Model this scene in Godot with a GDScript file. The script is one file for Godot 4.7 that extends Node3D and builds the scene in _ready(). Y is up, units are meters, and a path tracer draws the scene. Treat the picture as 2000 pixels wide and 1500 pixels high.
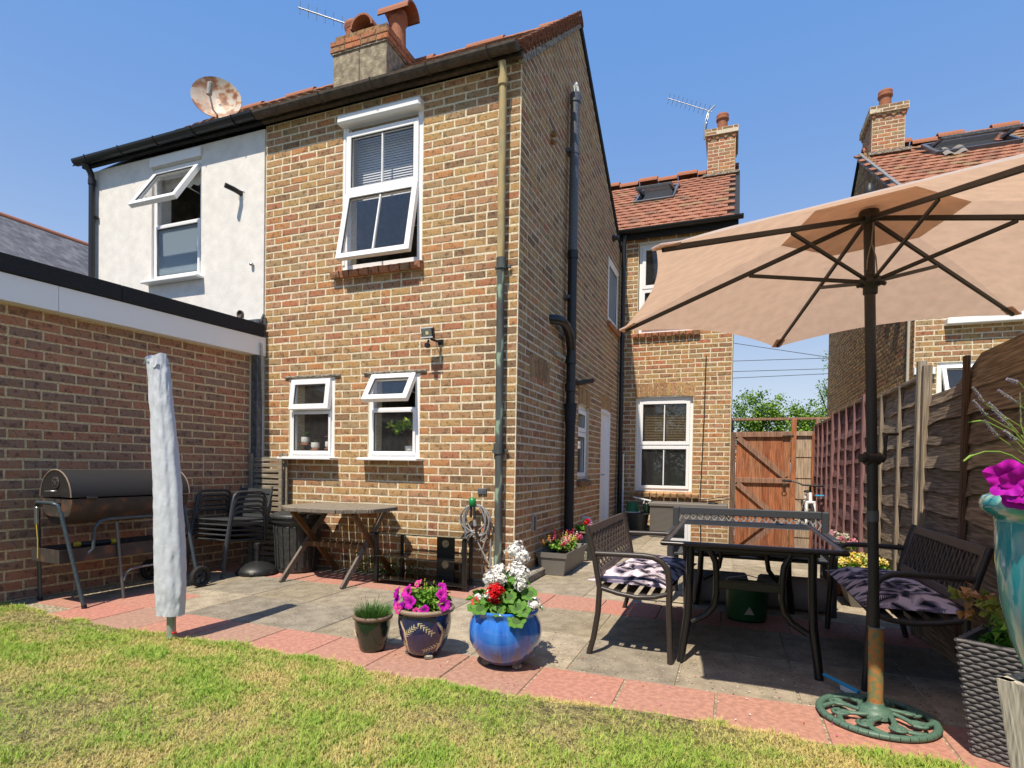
extends Node3D
# A brick house and its patio garden on a sunny summer day. Units are metres: x runs along the rear wall, y is up, z points into the garden.
# The origin is the ground at the corner of the rear extension.

const EYE := Vector3(1.880, 1.108, 4.992)
const FOCAL := 1117.0            # in pixels of a 2000 x 1500 picture
var rng := RandomNumberGenerator.new()
var T := {}
var M := {}
var taken := {}


class MB:
	# collects triangles; corners run counter-clockwise seen from outside
	var v := PackedVector3Array()
	var n := PackedVector3Array()
	var c := PackedColorArray()
	var u := PackedVector2Array()
	var col := Color.WHITE
	var xf := Transform3D.IDENTITY

	func tri(a: Vector3, b: Vector3, d: Vector3) -> void:
		a = xf * a
		b = xf * b
		d = xf * d
		var m := (b - a).cross(d - a).normalized()
		v.append(a); v.append(d); v.append(b)
		n.append(m); n.append(m); n.append(m)
		c.append(col); c.append(col); c.append(col)
		u.append(Vector2.ZERO); u.append(Vector2.ZERO); u.append(Vector2.ZERO)

	func trin(a: Vector3, b: Vector3, d: Vector3, na: Vector3, nb: Vector3, nd: Vector3, ua := Vector2.ZERO, ub := Vector2.ZERO, ud := Vector2.ZERO) -> void:
		v.append(xf * a); v.append(xf * d); v.append(xf * b)
		n.append((xf.basis * na).normalized()); n.append((xf.basis * nd).normalized()); n.append((xf.basis * nb).normalized())
		c.append(col); c.append(col); c.append(col)
		u.append(ua); u.append(ud); u.append(ub)

	func quad(a: Vector3, b: Vector3, d: Vector3, e: Vector3) -> void:
		tri(a, b, d)
		tri(a, d, e)

	func box(at: Vector3, size: Vector3, b := Basis.IDENTITY) -> void:
		var h := size * 0.5
		var p := []
		for k in 8:
			p.append(at + b * Vector3(h.x if k & 1 else -h.x, h.y if k & 2 else -h.y, h.z if k & 4 else -h.z))
		quad(p[4], p[5], p[7], p[6]); quad(p[1], p[0], p[2], p[3]); quad(p[5], p[1], p[3], p[7])
		quad(p[0], p[4], p[6], p[2]); quad(p[6], p[7], p[3], p[2]); quad(p[0], p[1], p[5], p[4])

	func cbox(at: Vector3, size: Vector3, ch := 0.004, b := Basis.IDENTITY) -> void:
		# a box with chamfered edges
		var h := size * 0.5
		ch = minf(ch, minf(h.x, minf(h.y, h.z)) * 0.6)
		var q := {}
		for k in 8:
			var s := Vector3(1 if k & 1 else -1, 1 if k & 2 else -1, 1 if k & 4 else -1)
			for ax in 3:
				var w := s * (h - Vector3.ONE * ch)
				w[ax] = s[ax] * h[ax]
				q[k * 3 + ax] = at + b * w
		var faces := [[4, 5, 7, 6, 2], [1, 0, 2, 3, 2], [5, 1, 3, 7, 0], [0, 4, 6, 2, 0], [6, 7, 3, 2, 1], [0, 1, 5, 4, 1]]
		for f in faces:
			quad(q[f[0] * 3 + f[4]], q[f[1] * 3 + f[4]], q[f[2] * 3 + f[4]], q[f[3] * 3 + f[4]])
		for e in [[0, 1, 1, 2], [2, 3, 1, 2], [4, 5, 1, 2], [6, 7, 1, 2], [0, 2, 0, 2], [1, 3, 0, 2], [4, 6, 0, 2], [5, 7, 0, 2], [0, 4, 0, 1], [1, 5, 0, 1], [2, 6, 0, 1], [3, 7, 0, 1]]:
			var a: Vector3 = q[e[0] * 3 + e[2]]
			var d: Vector3 = q[e[1] * 3 + e[2]]
			var f2: Vector3 = q[e[1] * 3 + e[3]]
			var g: Vector3 = q[e[0] * 3 + e[3]]
			if (d - a).cross(f2 - a).dot((a + f2) * 0.5 - at) > 0:
				quad(a, d, f2, g)
			else:
				quad(g, f2, d, a)
		for k in 8:
			var a: Vector3 = q[k * 3]
			var d: Vector3 = q[k * 3 + 1]
			var e: Vector3 = q[k * 3 + 2]
			if (d - a).cross(e - a).dot(a - at) > 0:
				tri(a, d, e)
			else:
				tri(a, e, d)

	func tube(pts: Array, r, sides := 8, caps := true, sq := 1.0, up := Vector3.UP) -> void:
		# a round tube along points; r is one radius or one for each point; sq flattens it
		var rings := []
		var norms := []
		var last := Vector3.ZERO
		for i in pts.size():
			var p: Vector3 = pts[i]
			var t: Vector3 = (pts[mini(i + 1, pts.size() - 1)] - pts[maxi(i - 1, 0)]).normalized()
			var s: Vector3
			if last == Vector3.ZERO:
				s = t.cross(up)
				if s.length() < 0.05:
					s = t.cross(Vector3.RIGHT)
				if s.length() < 0.05:
					s = t.cross(Vector3.BACK)
			else:
				s = last - t * last.dot(t)
			s = s.normalized()
			last = s
			var w := s.cross(t).normalized()
			var rad: float = r[i] if r is Array else r
			var ring := []
			var nn := []
			for k in sides:
				var a := TAU * k / sides
				var d := s * cos(a) + w * sin(a) * sq
				ring.append(p + d * rad)
				nn.append((s * cos(a) * sq + w * sin(a)).normalized())
			rings.append(ring)
			norms.append(nn)
		for i in rings.size() - 1:
			for k in sides:
				var j := (k + 1) % sides
				var A: Vector3 = rings[i][k]
				var B: Vector3 = rings[i][j]
				var C: Vector3 = rings[i + 1][j]
				var D: Vector3 = rings[i + 1][k]
				trin(A, D, C, norms[i][k], norms[i + 1][k], norms[i + 1][j])
				trin(A, C, B, norms[i][k], norms[i + 1][j], norms[i][j])
		if caps:
			for k in range(1, sides - 1):
				tri(rings[0][0], rings[0][k], rings[0][k + 1])
				var e: Array = rings[-1]
				tri(e[0], e[k + 1], e[k])

	func bar(a: Vector3, b: Vector3, w: float, h: float, up := Vector3.UP, ch := 0.003) -> void:
		# a square bar from a to b, w across and h along up
		var t := b - a
		var l := t.length()
		t = t / l
		var s := up.cross(t)
		if s.length() < 0.01:
			s = Vector3.RIGHT.cross(t)
		s = s.normalized()
		cbox((a + b) * 0.5, Vector3(w, h, l), ch, Basis(s, t.cross(s), t))

	func lathe(prof: Array, segs := 24, at := Vector3.ZERO, sx := 1.0, sz := 1.0, smooth_n := true) -> void:
		# profile of (radius, height) from the bottom up along the outside; turned round y
		var pn := []
		for i in prof.size():
			var a: Vector2 = prof[maxi(i - 1, 0)]
			var b: Vector2 = prof[mini(i + 1, prof.size() - 1)]
			var d := (b - a).normalized()
			pn.append(Vector2(d.y, -d.x))
		for i in prof.size() - 1:
			for k in segs:
				var a0 := TAU * k / segs
				var a1 := TAU * (k + 1) / segs
				var d0 := Vector3(cos(a0), 0, -sin(a0))
				var d1 := Vector3(cos(a1), 0, -sin(a1))
				var S := Vector3(sx, 1, sz)
				var p: Vector2 = prof[i]
				var q: Vector2 = prof[i + 1]
				var A := at + (d0 * p.x + Vector3.UP * p.y) * S
				var B := at + (d1 * p.x + Vector3.UP * p.y) * S
				var C := at + (d1 * q.x + Vector3.UP * q.y) * S
				var D := at + (d0 * q.x + Vector3.UP * q.y) * S
				if smooth_n:
					var np: Vector2 = pn[i]
					var nq: Vector2 = pn[i + 1]
					var nA := d0 * np.x + Vector3.UP * np.y
					var nB := d1 * np.x + Vector3.UP * np.y
					var nC := d1 * nq.x + Vector3.UP * nq.y
					var nD := d0 * nq.x + Vector3.UP * nq.y
					var u0 := float(k) / segs
					var u1 := float(k + 1) / segs
					var v0 := 1.0 - float(i) / (prof.size() - 1)
					var v1 := 1.0 - float(i + 1) / (prof.size() - 1)
					if p.x > 1e-5:
						trin(A, B, C, nA, nB, nC, Vector2(u0, v0), Vector2(u1, v0), Vector2(u1, v1))
					if q.x > 1e-5:
						trin(A, C, D, nA, nC, nD, Vector2(u0, v0), Vector2(u1, v1), Vector2(u0, v1))
				else:
					quad(A, B, C, D)

	func prism(poly: PackedVector2Array, z0: float, z1: float) -> void:
		# a polygon (counter-clockwise in xy) drawn out from z0 to z1
		var ids := Geometry2D.triangulate_polygon(poly)
		for i in range(0, ids.size(), 3):
			var a := poly[ids[i]]
			var b := poly[ids[i + 1]]
			var d := poly[ids[i + 2]]
			if (b - a).cross(d - a) < 0:
				var s := b
				b = d
				d = s
			tri(Vector3(a.x, a.y, z1), Vector3(b.x, b.y, z1), Vector3(d.x, d.y, z1))
			tri(Vector3(a.x, a.y, z0), Vector3(d.x, d.y, z0), Vector3(b.x, b.y, z0))
		var cw := Geometry2D.is_polygon_clockwise(poly)
		for i in poly.size():
			var a := poly[i]
			var b := poly[(i + 1) % poly.size()]
			if not cw:
				quad(Vector3(a.x, a.y, z0), Vector3(b.x, b.y, z0), Vector3(b.x, b.y, z1), Vector3(a.x, a.y, z1))
			else:
				quad(Vector3(b.x, b.y, z0), Vector3(a.x, a.y, z0), Vector3(a.x, a.y, z1), Vector3(b.x, b.y, z1))

	func sheet(nx: int, ny: int, f: Callable, two := 0.0) -> void:
		# a smooth grid surface f(s, t), s and t from 0 to 1; two > 0 gives it that thickness
		var P := []
		for j in ny + 1:
			for i in nx + 1:
				P.append(f.call(float(i) / nx, float(j) / ny))
		var N := []
		for j in ny + 1:
			for i in nx + 1:
				var dx: Vector3 = P[j * (nx + 1) + mini(i + 1, nx)] - P[j * (nx + 1) + maxi(i - 1, 0)]
				var dy: Vector3 = P[mini(j + 1, ny) * (nx + 1) + i] - P[maxi(j - 1, 0) * (nx + 1) + i]
				N.append(dx.cross(dy).normalized())
		for j in ny:
			for i in nx:
				var a := j * (nx + 1) + i
				var b := a + 1
				var d := b + nx + 1
				var e := a + nx + 1
				var ua := Vector2(float(i) / nx, float(j) / ny)
				var ub := Vector2(float(i + 1) / nx, float(j) / ny)
				var ud := Vector2(float(i + 1) / nx, float(j + 1) / ny)
				var ue := Vector2(float(i) / nx, float(j + 1) / ny)
				trin(P[a], P[b], P[d], N[a], N[b], N[d], ua, ub, ud)
				trin(P[a], P[d], P[e], N[a], N[d], N[e], ua, ud, ue)
				if two > 0:
					trin(P[a] - N[a] * two, P[d] - N[d] * two, P[b] - N[b] * two, -N[a], -N[d], -N[b], ua, ud, ub)
					trin(P[a] - N[a] * two, P[e] - N[e] * two, P[d] - N[d] * two, -N[a], -N[e], -N[d], ua, ue, ud)

	func leaf(at: Vector3, along: Vector3, side: Vector3, bend := 0.25) -> void:
		# a pointed leaf folded along its rib: four triangles
		var up := side.cross(along).normalized() * along.length() * bend
		var m := at + along * 0.5 + up * 0.6
		var tip := at + along - up * 0.3
		var l := at + along * 0.45 + side + up * 0.9
		var r := at + along * 0.45 - side + up * 0.9
		tri(at, r, m); tri(at, m, l); tri(m, r, tip); tri(m, tip, l)

	func add(o: MB, t: Transform3D, cc: Color) -> void:
		v.append_array(t * o.v)
		var bn := t.basis.inverse().transposed()
		n.append_array(Transform3D(bn, Vector3.ZERO) * o.n)
		u.append_array(o.u)
		var k := PackedColorArray()
		k.resize(o.v.size())
		k.fill(cc)
		c.append_array(k)

	func mesh() -> ArrayMesh:
		var a := []
		a.resize(Mesh.ARRAY_MAX)
		for i in n.size():
			n[i] = n[i].normalized()
		a[Mesh.ARRAY_VERTEX] = v
		a[Mesh.ARRAY_NORMAL] = n
		a[Mesh.ARRAY_COLOR] = c
		a[Mesh.ARRAY_TEX_UV] = u
		var m := ArrayMesh.new()
		m.add_surface_from_arrays(Mesh.PRIMITIVE_TRIANGLES, a)
		return m


# ---------------------------------------------------------------- nodes
func numbered(called: String) -> String:
	var k: int = taken.get(called, 0)
	taken[called] = k + 1
	return called if k == 0 else "%s_%03d" % [called, k]

func tag(o: Node, label := "", category := "", group := "", kind := "") -> Node:
	if label: o.set_meta("label", label)
	if category: o.set_meta("category", category)
	if group: o.set_meta("group", group)
	if kind: o.set_meta("kind", kind)
	return o

func thing(called: String, label: String, category: String, at := Vector3.ZERO, turn := 0.0, group := "") -> Node3D:
	var o := Node3D.new()
	o.name = numbered(called)
	add_child(o)
	o.position = at
	o.rotation.y = turn
	tag(o, label, category, group)
	return o

func part(called: String, b: MB, m: Material, parent: Node3D) -> MeshInstance3D:
	var o := MeshInstance3D.new()
	o.name = called
	o.mesh = b.mesh()
	o.material_override = m
	parent.add_child(o, true)
	return o

func knot(called: String, parent: Node3D) -> Node3D:
	# a part that is made of sub-parts only
	var o := Node3D.new()
	o.name = called
	parent.add_child(o, true)
	return o

func solo(called: String, b: MB, m: Material, label: String, category: String, group := "", kind := "") -> MeshInstance3D:
	var o := part(numbered(called), b, m, self)
	tag(o, label, category, group, kind)
	return o

func copy(o: Node3D, label: String) -> Node3D:
	var r: Node3D = o.duplicate()
	r.name = numbered(String(o.name))
	add_child(r)
	if label: r.set_meta("label", label)
	return r


# ---------------------------------------------------------------- materials
func noise_tex(seed_: int, freq: float, oct: int, lo: float, hi: float, power := 1.0, stretch := Vector2i(512, 512), kind := FastNoiseLite.TYPE_SIMPLEX_SMOOTH) -> ImageTexture:
	var f := FastNoiseLite.new()
	f.seed = seed_
	f.noise_type = kind
	f.frequency = freq
	f.fractal_octaves = oct
	f.fractal_gain = 0.55
	var im := f.get_seamless_image(stretch.x, stretch.y)
	im.convert(Image.FORMAT_L8)
	if stretch != Vector2i(512, 512):
		im.resize(512, 512, Image.INTERPOLATE_CUBIC)
	var d := im.get_data()
	var lut := PackedByteArray()
	lut.resize(256)
	for i in 256:
		lut[i] = int(clampf(lo + (hi - lo) * pow(i / 255.0, power), 0, 1) * 255)
	for i in d.size():
		d[i] = lut[d[i]]
	return ImageTexture.create_from_image(Image.create_from_data(512, 512, false, Image.FORMAT_L8, d))

func lin(r: float, g: float, b: float) -> Color:
	return Color(r, g, b).linear_to_srgb()

func mat(name_: String, col: Color, rough: float, o := {}) -> StandardMaterial3D:
	# col holds linear values
	var m := StandardMaterial3D.new()
	m.resource_name = name_
	m.albedo_color = col.linear_to_srgb()
	m.roughness = rough
	m.metallic = o.get("metal", 0.0)
	m.metallic_specular = o.get("spec", 0.5)
	m.vertex_color_use_as_albedo = o.get("vc", false)
	if o.has("tex"):
		m.albedo_texture = o.tex
	if o.has("bump"):
		m.heightmap_enabled = true
		m.heightmap_texture = o.bump
		m.heightmap_scale = o.get("bs", 0.3)
	if o.has("rtex"):
		m.roughness_texture = o.rtex
	if (o.has("tex") or o.has("bump") or o.has("rtex")) and not o.get("uv", false):
		m.uv1_triplanar = true
		m.uv1_world_triplanar = o.get("world", true)
		m.uv1_triplanar_sharpness = 6.0
		var s = o.get("s", 1.0)
		m.uv1_scale = s if s is Vector3 else Vector3.ONE * s
	if o.has("coat"):
		m.clearcoat_enabled = true
		m.clearcoat = o.coat
		m.clearcoat_roughness = o.get("coatr", 0.1)
	if o.has("back"):
		m.backlight_enabled = true
		m.backlight = o.back
	if o.has("rim"):
		m.rim_enabled = true
		m.rim = o.rim
		m.rim_tint = 0.5
	M[name_] = m
	return m

func print_tex(w: int, h: int, bg: Color, draw: Callable) -> ImageTexture:
	var im := Image.create(w, h, false, Image.FORMAT_RGB8)
	im.fill(bg)
	draw.call(im)
	return ImageTexture.create_from_image(im)

func stroke(im: Image, a: Vector2, b: Vector2, r0: float, r1: float, col: Color) -> void:
	# a tapered stroke on an image that wraps round
	var l := a.distance_to(b)
	var steps := int(l / maxf(0.7, minf(r0, r1) * 0.7)) + 1
	for i in steps + 1:
		var t := float(i) / steps
		var p := a.lerp(b, t)
		var r := lerpf(r0, r1, t)
		var k := int(ceil(r))
		for y in range(-k, k + 1):
			for x in range(-k, k + 1):
				if x * x + y * y <= r * r + 0.3:
					im.set_pixel(posmod(int(p.x) + x, im.get_width()), posmod(int(p.y) + y, im.get_height()), col)

func make_materials() -> void:
	T.fine = noise_tex(3, 0.05, 4, 0.55, 1.0)
	T.pale = noise_tex(5, 0.03, 5, 0.74, 1.05)
	T.fired = blend_tex(37, 0.022, [[0.0, Color(.38, .34, .32)], [.26, Color(.66, .62, .60)], [.42, Color(.95, .90, .84)], [.58, Color(1.0, .98, .95)], [.72, Color(1.0, .84, .68)], [1.0, Color(.82, .66, .58)]], 512)
	T.coarse = noise_tex(7, 0.012, 5, 0.6, 1.0)
	T.mottle = noise_tex(11, 0.02, 5, 0.45, 1.15)
	T.bump = noise_tex(13, 0.06, 4, 0.0, 1.0)
	T.bumpc = noise_tex(17, 0.02, 4, 0.0, 1.0)
	T.grain_h = noise_tex(19, 0.05, 4, 0.5, 1.0, 1.0, Vector2i(48, 512))
	T.grain_v = noise_tex(23, 0.05, 4, 0.5, 1.0, 1.0, Vector2i(512, 48))
	T.cell = noise_tex(29, 0.045, 2, 0.25, 1.0, 0.6, Vector2i(512, 512), FastNoiseLite.TYPE_CELLULAR)
	T.speck = noise_tex(31, 0.09, 2, 0.25, 1.1, 0.45)
	# masonry
	mat("brick", Color.WHITE, 0.93, {tex = T.fired, bump = T.bump, bs = 0.35, s = 2.3, vc = true, spec = 0.25})
	mat("mortar", Color(0.90, 0.80, 0.58), 0.95, {tex = T.pale, bump = T.bump, bs = 0.15, s = 2.5, spec = 0.2})
	mat("mortar_garage", Color(0.76, 0.61, 0.37), 0.95, {tex = T.pale, bump = T.bump, bs = 0.3, s = 2.5, spec = 0.2})
	mat("mortar_side", Color(0.86, 0.76, 0.58), 0.95, {tex = T.pale, bump = T.bump, bs = 0.4, s = 2.5, spec = 0.2})
	mat("cement", Color(0.42, 0.38, 0.31), 0.95, {tex = T.mottle, bump = T.bumpc, bs = 1.0, s = 1.5, spec = 0.2})
	mat("chimney_render", Color(0.50, 0.43, 0.31), 0.95, {tex = T.coarse, bump = T.bump, bs = 0.4, s = 1.2, spec = 0.2})
	mat("render", Color(0.83, 0.80, 0.755), 0.9, {tex = noise_tex(41, 0.008, 4, 0.93, 1.0), bump = T.bump, bs = 0.12, s = 1.2, spec = 0.25})
	mat("tile", Color.WHITE, 0.9, {tex = T.mottle, bump = T.bump, bs = 0.3, s = 3.0, vc = true, spec = 0.25})
	mat("slate", Color(0.20, 0.20, 0.215), 0.7, {tex = T.coarse, s = 0.8})
	mat("terracotta", Color(0.56, 0.20, 0.095), 0.8, {tex = T.fine, s = 2.0})
	mat("lead", Color(0.20, 0.22, 0.25), 0.6, {tex = T.coarse, s = 2.0, metal = 0.3})
	# plastics, paint, glass
	mat("upvc", Color(0.86, 0.86, 0.86), 0.35)
	mat("upvc_grey", Color(0.66, 0.68, 0.70), 0.4)
	mat("fascia", Color(0.86, 0.86, 0.86), 0.42)
	mat("black_pvc", Color(0.022, 0.024, 0.028), 0.38, {tex = T.fine, s = 1.5})
	mat("grey_pvc", Color(0.17, 0.18, 0.20), 0.4, {tex = T.fine, s = 1.5})
	mat("iron_gutter", Color(0.13, 0.10, 0.075), 0.75, {tex = T.coarse, bump = T.bump, bs = 0.1, s = 1.5})
	mat("felt", Color(0.028, 0.030, 0.036), 0.85, {tex = T.fine, bump = T.bump, bs = 0.3, s = 3.0})
	mat("white_pipe", Color(0.62, 0.60, 0.53), 0.5, {tex = T.fine, s = 2.0})
	mat("gasket", Color(0.012, 0.013, 0.015), 0.5)
	var g := mat("glass", Color(0.86, 0.92, 0.94, 0.012), 0.02, {spec = 0.65})
	g.transparency = BaseMaterial3D.TRANSPARENCY_ALPHA
	var fg := mat("frosted", Color(0.32, 0.42, 0.50, 0.55), 0.32, {spec = 0.6, bump = T.bump, bs = 0.3, s = 6.0})
	fg.transparency = BaseMaterial3D.TRANSPARENCY_ALPHA
	var sg := mat("smoked_glass", Color(0.012, 0.011, 0.010, 0.93), 0.02, {spec = 0.9})
	sg.transparency = BaseMaterial3D.TRANSPARENCY_ALPHA
	mat("black_glass", Color(0.007, 0.007, 0.008), 0.015, {spec = 0.95, coat = 1.0, coatr = 0.01})
	mat("room", Color(0.32, 0.30, 0.27), 0.9, {tex = T.coarse, s = 0.7})
	mat("room_dark", Color(0.32, 0.30, 0.27), 0.9)
	mat("blind", Color(0.55, 0.57, 0.60), 0.6)
	mat("blind_wood", Color(0.30, 0.20, 0.08), 0.6)
	# ground
	mat("soil", Color(0.10, 0.075, 0.05), 1.0, {tex = T.mottle, bump = T.bump, bs = 2.0, s = 2.0})
	mat("earth", Color(0.17, 0.17, 0.07), 1.0, {tex = T.mottle, s = 0.6})
	mat("thatch", Color(0.34, 0.30, 0.12), 1.0, {tex = T.mottle, bump = T.bump, bs = 2.5, s = 1.3})
	mat("slab", Color.WHITE, 0.92, {tex = slab_tex(), bump = T.bump, bs = 0.2, s = 0.9, vc = true, spec = 0.25})
	mat("slab_red", Color.WHITE, 0.9, {tex = noise_tex(59, 0.03, 5, 0.80, 1.02), bump = T.bump, bs = 0.15, s = 1.6, vc = true, spec = 0.25})
	mat("jointing", Color(0.50, 0.43, 0.30), 1.0, {tex = T.mottle, s = 3.0})
	# timber
	mat("fence", Color.WHITE, 0.9, {tex = T.grain_h, bump = T.grain_h, bs = 0.35, s = Vector3(1.2, 2.2, 1.2), vc = true, spec = 0.25})
	mat("batten", Color.WHITE, 0.85, {tex = T.grain_v, bump = T.grain_v, bs = 0.3, s = Vector3(4.0, 1.2, 4.0), vc = true, spec = 0.3})
	mat("gate_wood", Color.WHITE, 0.8, {tex = T.grain_v, bump = T.grain_v, bs = 0.25, s = Vector3(3.0, 1.0, 3.0), vc = true, spec = 0.3})
	mat("grey_wood", Color(0.52, 0.44, 0.33), 0.9, {tex = T.grain_h, bump = T.grain_h, bs = 0.4, s = Vector3(1.5, 4.0, 4.0), spec = 0.25})
	mat("teak", Color(0.22, 0.105, 0.038), 0.6, {tex = T.grain_v, s = Vector3(4.0, 1.5, 4.0)})
	mat("teak_grey", Color(0.30, 0.25, 0.20), 0.85, {tex = T.grain_v, s = Vector3(4.0, 1.5, 4.0), bump = T.grain_v, bs = 0.2})
	mat("sleeper", Color(0.86, 0.77, 0.62), 0.9, {tex = T.grain_v, bump = T.grain_v, bs = 0.8, s = Vector3(4.0, 1.6, 4.0), spec = 0.25})
	# metal and cloth
	mat("bench_metal", Color(0.062, 0.050, 0.044), 0.42, {tex = T.fine, s = 5.0})
	mat("bench_weave", Color(0.155, 0.118, 0.098), 0.5, {tex = T.fine, s = 5.0})
	mat("grey_bench", Color(0.075, 0.080, 0.090), 0.5, {tex = T.fine, s = 4.0})
	mat("lattice_silver", Color(0.34, 0.34, 0.34), 0.5, {metal = 0.3})
	mat("table_metal", Color(0.020, 0.018, 0.018), 0.3, {tex = T.fine, s = 5.0})
	mat("pole", Color(0.040, 0.038, 0.036), 0.5, {tex = T.fine, s = 4.0})
	mat("rusty_sleeve", Color.WHITE, 0.85, {tex = rust_tex(), s = 3.0, bump = T.speck, bs = 0.2})
	mat("base_green", Color(0.14, 0.27, 0.195), 0.5, {tex = T.fine, s = 6.0})
	mat("canopy", Color(0.80, 0.675, 0.605), 0.85, {tex = noise_tex(61, 0.02, 3, 0.92, 1.0), s = 1.0, back = Color(1.0, 0.90, 0.80), spec = 0.15})
	mat("cover_cloth", Color(0.60, 0.63, 0.68), 0.75, {tex = noise_tex(67, .02, 3, .93, 1.0), s = 1.0, bump = T.bump, bs = 0.08, spec = 0.2})
	mat("bbq_black", Color(0.028, 0.026, 0.026), 0.55, {tex = T.speck, s = 4.0})
	mat("bbq_rust", Color.WHITE, 0.75, {tex = bbq_tex(), s = 1.6})
	mat("blue_steel", Color(0.115, 0.155, 0.185), 0.42, {metal = 0.3, tex = T.fine, s = 3.0})
	mat("steel", Color(0.42, 0.43, 0.44), 0.35, {metal = 0.9})
	mat("chair_steel", Color(0.075, 0.082, 0.09), 0.4, {tex = T.fine, s = 4.0})
	mat("rubber", Color(0.018, 0.018, 0.018), 0.8)
	mat("bin", Color(0.06, 0.064, 0.062), 0.5, {tex = T.coarse, s = 3.0})
	mat("base_plastic", Color(0.025, 0.026, 0.028), 0.45, {tex = T.fine, s = 4.0})
	mat("green_plastic", Color(0.008, 0.14, 0.04), 0.42, {tex = T.fine, s = 3.0})
	mat("bucket_green", Color(0.004, 0.115, 0.045), 0.4)
	mat("grey_plastic", Color(0.28, 0.26, 0.24), 0.55, {tex = T.fine, s = 3.0})
	mat("rattan", Color(0.26, 0.235, 0.21), 0.6, {tex = T.fine, s = 6.0})
	mat("rattan_dark", Color(0.19, 0.18, 0.185), 0.55, {tex = T.fine, s = 6.0})
	mat("cushion_grey", Color(0.40, 0.35, 0.31), 0.9, {tex = T.fine, s = 5.0, rim = 0.3})
	mat("roll_grey", Color(0.34, 0.32, 0.31), 0.95, {tex = T.speck, s = 8.0, rim = 0.3})
	mat("hose", Color(0.46, 0.45, 0.44), 0.4, {tex = T.fine, s = 8.0})
	mat("hose_green", Color(0.01, 0.22, 0.06), 0.35)
	mat("dish", Color.WHITE, 0.55, {tex = dish_tex(), s = 1.7})
	# plants and pots
	mat("leaf", Color.WHITE, 0.55, {vc = true, back = Color(0.35, 0.55, 0.10), spec = 0.35})
	mat("petal", Color.WHITE, 0.6, {vc = true, back = Color(0.5, 0.5, 0.5), spec = 0.3})
	mat("blade", Color.WHITE, 0.6, {vc = true, back = Color(0.40, 0.50, 0.12), spec = 0.25})
	mat("bark", Color(0.12, 0.09, 0.06), 0.95, {tex = T.grain_v, s = 2.0})
	mat("compost", Color(0.035, 0.025, 0.018), 1.0, {tex = T.mottle, bump = T.bump, bs = 1.0, s = 8.0})
	mat("glaze_blue", Color.WHITE, 0.14, {tex = glaze_tex(Color(0.012, 0.10, 0.48), Color(0.055, 0.24, 0.72), Color(0.12, 0.115, 0.20), 71), uv = true, coat = 0.8, coatr = 0.05})
	mat("glaze_teal", Color.WHITE, 0.10, {tex = teal_tex(), uv = true, coat = 0.9, coatr = 0.04})
	mat("glaze_navy", Color.WHITE, 0.15, {tex = navy_tex(), uv = true, coat = 0.8, coatr = 0.05})
	mat("glaze_green", Color(0.012, 0.045, 0.025), 0.2, {tex = T.fine, s = 5.0, coat = 0.6, coatr = 0.08})
	mat("pot_rim", Color(0.30, 0.205, 0.14), 0.7, {tex = T.fine, s = 6.0})
	mat("white_ceramic", Color(0.70, 0.70, 0.68), 0.3)
	mat("cream_mark", Color(0.62, 0.55, 0.30), 0.5)
	mat("cushion_print", Color.WHITE, 0.85, {tex = palm_tex(), uv = true, rim = 0.2, spec = 0.2})
	mat("aluminium", Color(0.30, 0.31, 0.32), 0.4, {metal = 0.8})
	mat("led", Color(0.75, 0.70, 0.35), 0.3)
	mat("white_paint", Color(0.78, 0.79, 0.80), 0.3, {coat = 0.5})
	mat("red_paint", Color(0.45, 0.02, 0.02), 0.35)
	mat("blue_plastic", Color(0.03, 0.35, 0.62), 0.35)
	mat("cable", Color(0.012, 0.012, 0.012), 0.6)
	mat("pale_cable", Color(0.50, 0.46, 0.38), 0.5)
	mat("yellow_plastic", Color(0.60, 0.42, 0.03), 0.5)
	mat("copper_label", Color(0.62, 0.58, 0.50), 0.5, {tex = T.speck, s = 14.0})

func blend_tex(seed_: int, freq: float, stops: Array, sz := 256, stretch := Vector2i(256, 256)) -> ImageTexture:
	# noise turned into colours; stops are [value, linear colour]
	var f := FastNoiseLite.new()
	f.seed = seed_
	f.frequency = freq
	f.fractal_octaves = 5
	var im := f.get_seamless_image(stretch.x, stretch.y)
	im.convert(Image.FORMAT_L8)
	im.resize(sz, sz, Image.INTERPOLATE_CUBIC)
	var out := Image.create(sz, sz, false, Image.FORMAT_RGB8)
	var lut := []
	for i in 256:
		var x := i / 255.0
		var cc: Color = stops[-1][1]
		for k in stops.size() - 1:
			if x <= stops[k + 1][0]:
				cc = stops[k][1].lerp(stops[k + 1][1], clampf((x - stops[k][0]) / (stops[k + 1][0] - stops[k][0]), 0, 1))
				break
		lut.append(cc.linear_to_srgb())
	var d := im.get_data()
	for y in sz:
		for x in sz:
			out.set_pixel(x, y, lut[d[y * sz + x]])
	return ImageTexture.create_from_image(out)

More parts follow.
